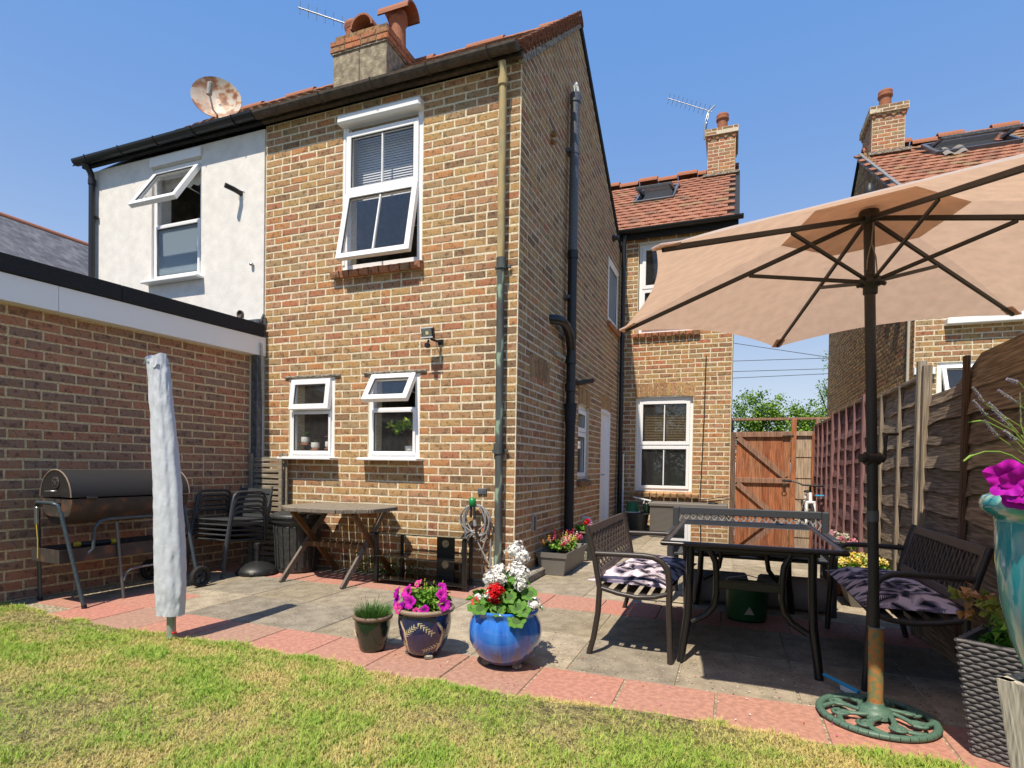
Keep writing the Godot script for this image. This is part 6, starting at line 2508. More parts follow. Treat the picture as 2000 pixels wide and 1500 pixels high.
func wall_things() -> void:
	# television stand
	var t := thing("glass_shelf_stand", "black glass three shelf television stand against the brick wall", "stand", Vector3(-.745, 0, .30))
	for a in [[.475, .50], [.265, .46], [.05, .50]]:
		var b := MB.new()
		var w: float = a[1]
		b.prism(PackedVector2Array([Vector2(-w, .20), Vector2(-w + .10, -.18), Vector2(w - .10, -.18), Vector2(w, .20)]), 0, .008)
		var o := part("shelf", b, M.smoked_glass, t)
		o.transform = Transform3D(Basis(Vector3.RIGHT, Vector3.BACK, Vector3.DOWN), Vector3(0, a[0], 0))
	for e in [-1, 1]:
		var b := MB.new()
		b.cbox(Vector3(e * .455, .232, .165), Vector3(.042, .464, .042), .01)
		part("leg", b, M.table_metal, t)
		b = MB.new()
		b.tube([Vector3(e * .37, 0, -.15), Vector3(e * .37, .474, -.15)], .018, 10)
		part("leg", b, M.table_metal, t)
	var b := MB.new()
	b.cbox(Vector3(.10, .235, -.165), Vector3(.19, .46, .012), .004)
	part("back_panel", b, M.table_metal, t)
	for y in [.36, .16]:
		b = MB.new()
		b.xf = Transform3D(Basis(Vector3.RIGHT, PI / 2), Vector3(.10, y, -.158))
		b.lathe([Vector2(.036, 0), Vector2(.036, .003), Vector2(0, .003)], 20)
		part("cable_hole", b, M.mortar, t)
	# creeping plant behind the stand
	var r := RandomNumberGenerator.new()
	r.seed = 61
	b = MB.new()
	for k in 260:
		var p := Vector3(-1.72 + r.randf() * .85, .02 + pow(r.randf(), 1.6) * .17, .03 + r.randf() * .07)
		b.col = Color(.05, .12, .02).lerp(Color(.11, .22, .03), r.randf())
		var al := Vector3(r.randfn(), r.randfn() * .5 - .3, absf(r.randfn())).normalized() * .028
		b.leaf(p, al, al.cross(Vector3(r.randfn(), r.randfn(), r.randfn())).normalized() * .011)
	solo("creeping_weed", b, M.leaf, "low green weeds growing at the foot of the brick wall", "weeds", "", "stuff")
	# garden hose on a hook
	t = thing("garden_hose", "coiled pale garden hose hanging on the brick wall with green tap fitting", "hose", Vector3(-.37, 0, .05))
	b = MB.new()
	var pts := []
	for k in 150:
		var a := k * TAU / 22.0
		var w := .12 + .022 * sin(k * .37)
		var h := .155 + .03 * sin(k * .23 + 1)
		pts.append(Vector3(sin(a) * w + .012 * sin(k * .11), .74 - h + cos(a) * h, .012 + .028 * (k % 22) / 22.0 + .016 * sin(k * .31)))
	b.tube(pts, .0085, 6)
	part("coil", b, M.hose, t)
	b = MB.new()
	b.tube([Vector3(-.09, .50, .03), Vector3(-.10, .38, .04), Vector3(-.09, .15, .05), Vector3(-.03, .06, .05), Vector3(.04, .03, .07), Vector3(.12, .04, .06), Vector3(.17, .12, .04), Vector3(.16, .42, .02)], .0085, 6)
	b.tube([Vector3(.02, .42, .04), Vector3(.10, .28, .04), Vector3(.20, .13, .05), Vector3(.26, .05, .08)], .0085, 6)
	b.tube([Vector3(-.06, .42, .02), Vector3(0, .30, .04), Vector3(.09, .33, .04), Vector3(.12, .46, .02)], .0085, 6)
	part("loose_end", b, M.hose, t)
	b = MB.new()
	b.lathe([Vector2(0, -.05), Vector2(.028, -.04), Vector2(.036, 0), Vector2(.03, .035), Vector2(.0, .045)], 16, Vector3(-.02, .765, .05))
	part("tap_cover", b, M.hose_green, t)
	b = MB.new()
	b.tube([Vector3(-.03, .73, .05), Vector3(-.035, .62, .05)], .014, 8)
	b.tube([Vector3(.0, .73, .05), Vector3(.005, .60, .055), Vector3(.03, .48, .06), Vector3(.045, .42, .05)], .013, 8)
	part("tap_tail", b, M.rubber, t)
	b = MB.new()
	b.tube([Vector3(.006, .60, .055), Vector3(.016, .54, .058)], .017, 10)
	part("connector", b, M.hose, t)
	b = MB.new()
	b.cbox(Vector3(.04, .865, -.04), Vector3(.09, .055, .02), .003)
	part("tap_plate", b, M.lead, t)
	# floodlight
	t = thing("floodlight", "black wall floodlight with motion sensor above the ground floor windows", "floodlight", Vector3(-.86, 2.33, 0))
	b = MB.new()
	b.cbox(Vector3(0, .04, .15), Vector3(.13, .105, .045), .008, Basis(Vector3.RIGHT, .25))
	part("lamp_body", b, M.black_pvc, t)
	b = MB.new()
	b.cbox(Vector3(0, .035, .175), Vector3(.10, .075, .006), .002, Basis(Vector3.RIGHT, .25))
	part("reflector", b, mat("reflector", Color(.45, .48, .45), .15, {metal = .7}), t)
	b = MB.new()
	b.cbox(Vector3(.005, .035, .180), Vector3(.03, .03, .004), .001, Basis(Vector3.RIGHT, .25))
	part("lamp_chip", b, M.led, t)
	b = MB.new()
	for e in [-1, 1]:
		b.cbox(Vector3(0, .038 + e * .046, .178), Vector3(.13, .012, .012), .002, Basis(Vector3.RIGHT, .25))
	part("bezel", b, M.upvc_grey, t)
	b = MB.new()
	b.tube([Vector3(.06, -.02, 0), Vector3(.05, -.02, .06), Vector3(.02, -.015, .13)], .012, 8)
	b.cbox(Vector3(.06, -.02, .008), Vector3(.06, .05, .016), .003)
	part("bracket", b, M.black_pvc, t)
	b = MB.new()
	b.tube([Vector3(0, -.02, .14), Vector3(-.005, -.055, .14)], .010, 8)
	b.cbox(Vector3(-.01, -.075, .145), Vector3(.045, .045, .05), .008)
	part("sensor", b, M.black_pvc, t)
	b = MB.new()
	b.tube([Vector3(.04, -.02, .06), Vector3(.045, -.08, .05), Vector3(.06, -.13, .03), Vector3(.09, -.155, .01)], .004, 5)
	part("cable", b, M.white_pipe, t)
	# pots inside the windows
	var sill_y := 15 * .078 + .06
	for a in [[-2.55, .13, 0], [-2.41, .07, 1], [-2.22, .08, 2]]:
		t = thing("windowsill_pot", ["small white pot with spiky green plant behind the window near the garage", "small white bowl pot on the shelf behind the window near the garage", "small white pot with a pink flower behind the window near the garage"][a[2]], "pot", Vector3(a[0], sill_y + a[1] - .04, -.125), 0, "white pots behind the window")
		b = MB.new()
		b.lathe([Vector2(0, 0), Vector2(.035, 0), Vector2(.047, .03), Vector2(.045, .075), Vector2(.04, .075), Vector2(.038, .03), Vector2(0, .03)], 18)
		part("pot", b, M.white_ceramic, t)
		b = MB.new()
		b.lathe([Vector2(0, -.014), Vector2(.05, -.014), Vector2(.055, 0), Vector2(0, 0)], 18)
		part("saucer", b, M.terracotta, t)
		b = MB.new()
		b.col = Color(.12, .26, .03)
		for k in 14:
			var an := k * 2.4
			var al := Vector3(cos(an) * .05, .07, sin(an) * .05) * (1.0 if a[2] == 0 else .5)
			b.leaf(Vector3(0, .07, 0), al, Vector3(-sin(an), 0, cos(an)) * .006)
		part("leaves", b, M.leaf, t)
		if a[2] == 2:
			b = MB.new()
			b.col = Color(.6, .12, .42)
			for k in 8:
				var an := k * .8
				b.leaf(Vector3(-.03, .12, .02), Vector3(cos(an) * .03, .012, sin(an) * .03), Vector3(-sin(an), 0, cos(an)) * .01)
			part("flower", b, M.petal, t)
	b = MB.new()
	b.cbox(Vector3(-2.36, sill_y - .075, -.16), Vector3(.56, .016, .12), .003)
	solo("window_shelf", b, M.teak, "thin wooden shelf behind the window near the garage", "shelf")
	t = thing("windowsill_plant", "leafy green plant in a white pot behind the tilted window", "plant", Vector3(-1.20, sill_y - .05, -.16))
	b = MB.new()
	b.lathe([Vector2(0, 0), Vector2(.075, 0), Vector2(.08, .12), Vector2(.07, .12), Vector2(.068, .04), Vector2(0, .04)], 20)
	part("pot", b, M.white_ceramic, t)
	b = MB.new()
	for k in 5:
		b.tube([Vector3(0, .08, 0), Vector3((k - 2.4) * .03, .22, .01), Vector3((k - 2.5) * .075, .36 - .02 * absf(k - 2), .02)], .004, 5)
	part("stems", b, M.teak, t)
	b = MB.new()
	for k in 5:
		leafy(b, Vector3((k - 2.5) * .075, .36 - .02 * absf(k - 2), .03), Vector3(.06, .05, .05), 5, 8, .05, [Color(.20, .36, .03), Color(.30, .45, .05), Color(.12, .24, .02)], r)
	part("leaves", b, M.leaf, t)


# ---------------------------------------------------------------- pots and plants
func trumpet(b: MB, at: Vector3, n: Vector3, rad: float, col: Color, eye: Color, petals := 5) -> void:
	# a trumpet flower: ruffled round face on a short throat
	var s := n.cross(Vector3(.3, 1, .2)).normalized()
	var w := n.cross(s).normalized()
	b.col = col * rng.randf_range(.9, 1.12)
	var ph := rng.randf() * TAU
	b.sheet(petals * 6, 4, func(u: float, v: float) -> Vector3:
		var a := u * TAU
		var q := .22 + .78 * v
		var rr := rad * q * (1.0 + v * (.10 * cos(a * petals) + .05 * sin(a * 3 + ph)))
		var z := rad * (-.42 * pow(1 - v, 2) - .10 * v * v + v * v * (.10 * sin(a * petals * 2 + ph) + .12 * sin(a * 2 + ph)))
		return at + (s * cos(a) + w * sin(a)) * rr + n * z)
	b.col = eye
	for i in 10:
		var a0 := TAU * i / 10
		var a1 := TAU * (i + 1) / 10
		b.tri(at - n * rad * .40, at + (s * cos(a0) + w * sin(a0)) * rad * .24 - n * rad * .38, at + (s * cos(a1) + w * sin(a1)) * rad * .24 - n * rad * .38)

func cluster(b: MB, at: Vector3, rad: float, count: int, petal: float, cols: Array) -> void:
	# a ball of many small ruffled petals
	b.col = cols[0] * .92
	b.lathe([Vector2(0, -rad * .62), Vector2(rad * .44, -rad * .44), Vector2(rad * .62, 0), Vector2(rad * .44, rad * .44), Vector2(0, rad * .62)], 10, at)
	for i in count:
		var d := Vector3(rng.randfn(), rng.randfn() + .3, rng.randfn()).normalized()
		var p := at + d * rad * rng.randf_range(.55, 1.0)
		b.col = cols[rng.randi() % cols.size()] * rng.randf_range(.9, 1.08)
		for k in 4:
			var t := d.cross(Vector3(rng.randfn(), rng.randfn(), rng.randfn())).normalized()
			b.leaf(p, (t + d * .5) * petal, t.cross(d) * petal * .45, .3)

func pots() -> void:
	var r := RandomNumberGenerator.new()
	r.seed = 91
	# green pot with grassy pinks
	var t := thing("green_pot", "small green glazed pot with grassy foliage on the patio edge", "potted plant", Vector3(-.10, 0, 2.11))
	var b := MB.new()
	b.lathe([Vector2(0, .003), Vector2(.072, .003), Vector2(.078, .02), Vector2(.104, .14), Vector2(.105, .185), Vector2(.10, .19)], 32)
	part("pot", b, M.glaze_green, t)
	b = MB.new()
	b.lathe([Vector2(.10, .186), Vector2(.115, .192), Vector2(.119, .204), Vector2(.112, .214), Vector2(.098, .212), Vector2(.094, .19)], 32)
	part("rim", b, M.pot_rim, t)
	b = MB.new()
	b.prism(PackedVector2Array([Vector2(0, -.035), Vector2(.02, 0), Vector2(0, .03), Vector2(-.016, 0)]), 0, .003)
	part("star_mark", b, M.cream_mark, t).transform = Transform3D(Basis(Vector3.UP, -.75) * Basis(Vector3.RIGHT, .15), Vector3(-.069, .10, .0745))
	b = MB.new()
	b.lathe([Vector2(.097, .185), Vector2(0, .195)], 24)
	part("compost", b, M.compost, t)
	b = MB.new()
	for k in 420:
		var a := r.randf() * TAU
		var q := sqrt(r.randf()) * .085
		var o := Vector3(cos(a) * q, .19, sin(a) * q)
		var out := Vector3(cos(a), 0, sin(a)) * (q / .085 * .055 + r.randf_range(-.015, .025))
		var h := r.randf_range(.055, .105)
		b.col = Color(.055, .15, .035).lerp(Color(.13, .25, .06), r.randf())
		var s := Vector3(-sin(a), 0, cos(a)) * .0022
		b.tri(o - s, o + s, o + out + Vector3.UP * h)
		b.tri(o - s * .6 + Vector3(0, .01, 0), o + out * .6 + Vector3(.004, h * .8, .003), o + s)
	part("foliage", b, M.leaf, t)
	for k in 5:
		b = MB.new()
		var o := Vector3(r.randf_range(-.06, .05), .195, r.randf_range(-.04, .04))
		var tip := o + Vector3(r.randf_range(-.05, .03), r.randf_range(.09, .135), r.randf_range(-.02, .03))
		b.col = Color(.16, .24, .07)
		b.tube([o, o.lerp(tip, .5) + Vector3(0, .01, 0), tip], .0015, 4)
		b.col = Color(.55, .40, .38)
		b.tube([tip, tip + Vector3(0, .014, 0)], [.004, .002], 6)
		part("bud_stem", b, M.petal, t)
	# navy pot with petunias
	t = thing("navy_pot", "dark blue glazed pot with bamboo pattern and magenta petunias", "potted plant", Vector3(.225, 0, 2.06))
	b = MB.new()
	b.lathe([Vector2(.0, .018), Vector2(.088, .018), Vector2(.10, .03), Vector2(.125, .075), Vector2(.148, .14), Vector2(.156, .20), Vector2(.152, .25), Vector2(.15, .262)], 40)
	part("pot", b, M.glaze_navy, t)
	b = MB.new()
	b.lathe([Vector2(.15, .255), Vector2(.168, .262), Vector2(.174, .276), Vector2(.165, .288), Vector2(.148, .285), Vector2(.143, .25)], 40)
	part("rim", b, mat("pot_rim_pale", Color(.48, .35, .25), .6, {tex = T.fine, s = 6.0}), t)
	b = MB.new()
	b.lathe([Vector2(.146, .262), Vector2(0, .272)], 24)
	part("compost", b, M.compost, t)
	for k in 3:
		b = MB.new()
		var a := k * 2.1 + .8
		b.cbox(Vector3(cos(a) * .095, .014, sin(a) * .095), Vector3(.035, .028, .05), .008, Basis(Vector3.UP, -a))
		part("pot_foot", b, M.cement, t)
	b = MB.new()
	leafy(b, Vector3(.01, .315, 0), Vector3(.135, .075, .125), 60, 16, .042, [Color(.10, .25, .025), Color(.17, .34, .04), Color(.24, .38, .06), Color(.08, .19, .02)], r, .22)
	part("foliage", b, M.leaf, t)
	var mag := [Color(.40, .008, .30), Color(.50, .015, .32), Color(.33, .006, .34), Color(.62, .05, .26)]
	for a in [[-.16, .36, .06, .037, 0], [-.15, .318, .08, .036, 2], [-.12, .30, .12, .026, 3], [-.085, .375, .07, .042, 1], [-.02, .335, .145, .038, 0], [.075, .30, .14, .028, 0], [.165, .325, .07, .036, 0], [.125, .37, .03, .032, 1], [-.05, .415, .0, .026, 3], [.03, .29, .155, .022, 3], [-.075, .31, .14, .020, 2], [.10, .40, -.02, .03, 0], [-.09, .285, .15, .024, 3]]:
		b = MB.new()
		var p := Vector3(a[0], a[1], a[2])
		trumpet(b, p, (Vector3(a[0], .10, a[2] + .10)).normalized(), a[3], mag[a[4]], Color(.10, .0, .12))
		part("flower", b, M.petal, t)
	b = MB.new()
	for k in 16:
		var p := Vector3(r.randf_range(-.08, .13), r.randf_range(.36, .43), r.randf_range(-.06, .08))
		b.col = Color(.45, .50, .10)
		b.tube([p, p + Vector3(.003, .014, .002)], [.005, .003], 5)
	part("buds", b, M.petal, t)
	# round blue pot with geraniums
	t = thing("blue_pot", "round bright blue glazed pot with white and red geraniums", "potted plant", Vector3(.715, 0, 2.02))
	b = MB.new()
	b.lathe([Vector2(.0, .022), Vector2(.10, .022), Vector2(.118, .03), Vector2(.165, .075), Vector2(.198, .14), Vector2(.205, .19), Vector2(.198, .24), Vector2(.182, .275), Vector2(.176, .29), Vector2(.184, .305), Vector2(.188, .318), Vector2(.180, .325), Vector2(.168, .32), Vector2(.165, .28)], 48)
	part("pot", b, M.glaze_blue, t)
	b = MB.new()
	b.lathe([Vector2(.17, .295), Vector2(0, .305)], 24)
	part("compost", b, M.compost, t)
	for k in 3:
		b = MB.new()
		var a := k * 2.1 + .5
		b.cbox(Vector3(cos(a) * .105, .016, sin(a) * .105), Vector3(.04, .032, .05), .008, Basis(Vector3.UP, -a))
		part("pot_foot", b, M.cement, t)
	b = MB.new()
	leafy(b, Vector3(0, .345, .01), Vector3(.185, .06, .165), 60, 15, .048, [Color(.10, .26, .025), Color(.16, .34, .04), Color(.07, .17, .02)], r, .2)
	leafy(b, Vector3(.05, .45, -.02), Vector3(.09, .11, .08), 22, 12, .05, [Color(.11, .26, .03), Color(.07, .18, .02)], r, .22)
	part("foliage", b, M.leaf, t)
	for a in [[.02, .34, .16, .045], [-.08, .345, .165, .05], [.115, .36, .13, .045], [.06, .405, .11, .045], [.13, .30, .165, .05], [.16, .42, .06, .045], [-.15, .33, .10, .04], [.09, .49, .05, .04], [.145, .35, .13, .05]]:
		# scalloped round geranium leaves with a dark zone
		b = MB.new()
		var n := Vector3(a[0] * .6, .75, .65).normalized()
		var s := n.cross(Vector3.RIGHT).normalized()
		var w := n.cross(s)
		var c := Vector3(a[0], a[1], a[2])
		for i in 24:
			var a0 := TAU * i / 24
			var a1 := TAU * (i + 1) / 24
			var rr := func(x: float) -> float: return a[3] * (1 + .09 * cos(x * 8))
			var z := func(x: float) -> float: return a[3] * .16 * cos(x * 4)
			var d0 := s * cos(a0) + w * sin(a0)
			var d1 := s * cos(a1) + w * sin(a1)
			b.col = Color(.045, .115, .015)
			b.tri(c, c + d0 * a[3] * .55, c + d1 * a[3] * .55)
			b.col = Color(.095, .225, .03)
			b.quad(c + d0 * a[3] * .55, c + d0 * rr.call(a0) + n * z.call(a0), c + d1 * rr.call(a1) + n * z.call(a1), c + d1 * a[3] * .55)
		part("leaf", b, M.leaf, t)
	var white := [Color(.82, .81, .78), Color(.75, .74, .70), Color(.86, .85, .83)]
	for a in [[-.035, .515, .02, .05], [-.075, .485, .06, .042], [.055, .53, .0, .05], [.03, .63, -.06, .06], [.085, .60, -.03, .042], [.105, .52, .04, .045], [-.045, .405, .12, .035], [.20, .37, .08, .035], [.0, .49, .08, .035], [.115, .47, .08, .03], [-.13, .375, .09, .018]]:
		b = MB.new()
		cluster(b, Vector3(a[0], a[1], a[2]), a[3], int(a[3] * 900), .016, white)
		part("flower_head", b, M.petal, t)
	b = MB.new()
	cluster(b, Vector3(-.005, .425, .145), .050, 60, .018, [Color(.62, .008, .012), Color(.50, .005, .01), Color(.72, .015, .02)])
	part("flower_head", b, M.petal, t)
	b = MB.new()
	trumpet(b, Vector3(-.125, .365, .14), Vector3(-.2, .2, .9).normalized(), .028, Color(.62, .09, .08), Color(.4, .05, .05))
	part("flower", b, M.petal, t)
	b = MB.new()
	b.col = Color(.20, .28, .07)
	for a in [[-.03, .50, .02], [.05, .52, 0], [.03, .60, -.06], [.10, .50, .04], [0, .41, .13]]:
		b.tube([Vector3(0, .31, 0), Vector3(a[0] * .4, .40, a[2] * .4), Vector3(a[0], a[1], a[2])], .004, 5)
	part("stems", b, M.leaf, t)
	# grey trough with snapdragons at the gable wall
	t = thing("snapdragon_planter", "grey rectangular planter of mixed snapdragons beside the gable wall", "planter", Vector3(.19, 0, -1.0))
	trough(t, .125, .40, .165, .44, .235, M.grey_plastic)
	b = MB.new()
	leafy(b, Vector3(0, .28, 0), Vector3(.15, .06, .40), 70, 14, .035, [Color(.12, .28, .03), Color(.20, .36, .05), Color(.30, .42, .08)], r, .12)
	part("foliage", b, M.leaf, t)
	var snap := [[Color(.75, .74, .62), Color(.70, .70, .50)], [Color(.50, .01, .06), Color(.42, .01, .10)], [Color(.75, .28, .03), Color(.70, .40, .05)], [Color(.70, .62, .10), Color(.62, .60, .18)], [Color(.60, .05, .14), Color(.72, .20, .24)]]
	for k in 34:
		b = MB.new()
		var z := r.randf_range(-.36, .42)
		var p := Vector3(r.randf_range(-.14, .15), .29, z)
		var h := r.randf_range(.05, .10) + (.05 if absf(z + .1) < .25 and p.x < .05 else 0.0)
		var c: Array = snap[r.randi() % 5]
		for i in 9:
			var a := i * 2.2
			var q := p + Vector3(cos(a) * .016, h * (.35 + .65 * i / 9.0), sin(a) * .016)
			b.col = c[i % 2]
			var o := Vector3(cos(a), .35, sin(a))
			b.leaf(q, o * .022, Vector3(-sin(a), 0, cos(a)) * .011, .4)
			b.leaf(q, (o + Vector3.DOWN) * .017, Vector3(-sin(a), 0, cos(a)) * .010, .4)
		part("flower_spike", b, M.petal, t)
	# dark pot behind it
	t = thing("dark_pot", "dark glazed pot with red flower behind the grey planter", "potted plant", Vector3(.27, 0, -1.72))
	b = MB.new()
	b.lathe([Vector2(0, .003), Vector2(.085, .003), Vector2(.095, .03), Vector2(.125, .22), Vector2(.125, .33)], 28)
	part("pot", b, mat("dark_glaze", Color(.02, .03, .035), .25, {coat = .5}), t)
	b = MB.new()
	b.lathe([Vector2(.125, .325), Vector2(.138, .33), Vector2(.138, .35), Vector2(.12, .352), Vector2(.115, .33)], 28)
	part("rim", b, M.pot_rim, t)
	b = MB.new()
	leafy(b, Vector3(0, .38, 0), Vector3(.13, .06, .13), 40, 12, .04, [Color(.12, .30, .03), Color(.20, .38, .05)], r, .2)
	part("foliage", b, M.leaf, t)
	for a in [[.03, .47, .05, 0], [.08, .43, .09, 1], [.02, .45, .09, 0]]:
		b = MB.new()
		cluster(b, Vector3(a[0], a[1], a[2]), .028, 22, .016, [[Color(.60, .01, .03)], [Color(.65, .25, .45)]][a[3]])
		part("flower_head", b, M.petal, t)
	# trough of yellow flowers by the fence
	t = thing("yellow_planter", "grey sloping planter heaped with yellow flowers by the fence", "planter", Vector3(2.93, 0, -.50))
	trough(t, .11, .13, .19, .20, .24, M.grey_plastic)
	b = MB.new()
	leafy(b, Vector3(0, .30, 0), Vector3(.22, .08, .21), 60, 14, .035, [Color(.14, .30, .03), Color(.22, .38, .05)], r, .2)
	part("foliage", b, M.leaf, t)
	for k in 46:
		b = MB.new()
		var a := r.randf() * TAU
		var q := sqrt(r.randf())
		cluster(b, Vector3(cos(a) * q * .23, .405 - q * q * .10 + r.randf_range(-.01, .02), sin(a) * q * .22), .024, 12, .015, [Color(.78, .62, .10), Color(.80, .70, .28), Color(.78, .74, .42), Color(.70, .48, .06)])
		part("flower_head", b, M.petal, t)
	t = thing("terracotta_pot", "small terracotta pot tucked behind the yellow planter", "pot", Vector3(2.80, 0, -.86))
	b = MB.new()
	b.lathe([Vector2(0, .003), Vector2(.07, .003), Vector2(.10, .17), Vector2(.112, .17), Vector2(.115, .21), Vector2(.10, .21), Vector2(.09, .15)], 24)
	part("pot", b, M.terracotta, t)
	b = MB.new()
	leafy(b, Vector3(0, .24, 0), Vector3(.10, .05, .10), 14, 12, .035, [Color(.12, .28, .04)], r, .25)
	part("foliage", b, M.leaf, t)
	# low bed plants along the fence
	for a in [[3.0, -2.4, Color(.62, .35, .38)], [3.02, -2.05, Color(.55, .50, .40)], [3.0, -1.7, Color(.60, .25, .28)]]:
		t = thing("fence_plant", ["low pink flowering plant at the foot of the purple fence", "low buff seed headed plant at the foot of the purple fence", "low rose flowering plant at the foot of the purple fence"][int((a[1] + 2.4) / .34)], "plant", Vector3(a[0], 0, a[1]), 0, "plants along the fence")
		b = MB.new()
		leafy(b, Vector3(0, .22, 0), Vector3(.12, .16, .16), 26, 14, .05, [Color(.14, .26, .05), Color(.22, .34, .08)], r, .25)
		part("foliage", b, M.leaf, t)
		b = MB.new()
		for k in 5:
			cluster(b, Vector3(r.randf_range(-.1, .05), .36 + r.randf() * .06, r.randf_range(-.14, .14)), .03, 12, .02, [a[2]])
		part("flowers", b, M.petal, t)

func trough(t: Node3D, bx: float, bz: float, tx: float, tz: float, h: float, m: Material) -> void:
	# a tapered rectangular planter with a rim band
	var b := MB.new()
	var P := func(x: float, y: float, z: float) -> Vector3: return Vector3(x, y, z)
	var rim := h * .22
	var k := 1.0 - rim / h
	var mx := lerpf(bx, tx, k) * .96
	var mz := lerpf(bz, tz, k) * .985
	var ring := [[bx, 0.003, bz], [mx, h - rim, mz], [tx * .985, h - rim, tz * .992], [tx, h, tz], [tx - .014, h, tz - .014], [mx - .02, h - rim, mz - .02]]
	for i in ring.size() - 1:
		var a: Array = ring[i]
		var d: Array = ring[i + 1]
		b.quad(P.call(-a[0], a[1], a[2]), P.call(a[0], a[1], a[2]), P.call(d[0], d[1], d[2]), P.call(-d[0], d[1], d[2]))
		b.quad(P.call(a[0], a[1], -a[2]), P.call(-a[0], a[1], -a[2]), P.call(-d[0], d[1], -d[2]), P.call(d[0], d[1], -d[2]))
		b.quad(P.call(a[0], a[1], a[2]), P.call(a[0], a[1], -a[2]), P.call(d[0], d[1], -d[2]), P.call(d[0], d[1], d[2]))
		b.quad(P.call(-a[0], a[1], -a[2]), P.call(-a[0], a[1], a[2]), P.call(-d[0], d[1], d[2]), P.call(-d[0], d[1], -d[2]))
	part("box", b, m, t)
	b = MB.new()
	b.quad(P.call(-mx, h - rim, mz), P.call(mx, h - rim, mz), P.call(mx, h - rim, -mz), P.call(-mx, h - rim, -mz))
	part("compost", b, M.compost, t)

func at_px(x: float, y: float, depth: float) -> Vector3:
	# the point seen at a pixel of the 2000 x 1500 photograph, at a known depth
	return EYE + cam_basis * (Vector3((x - 1000) / FOCAL, (929.55 - y) / FOCAL, -1) * depth)

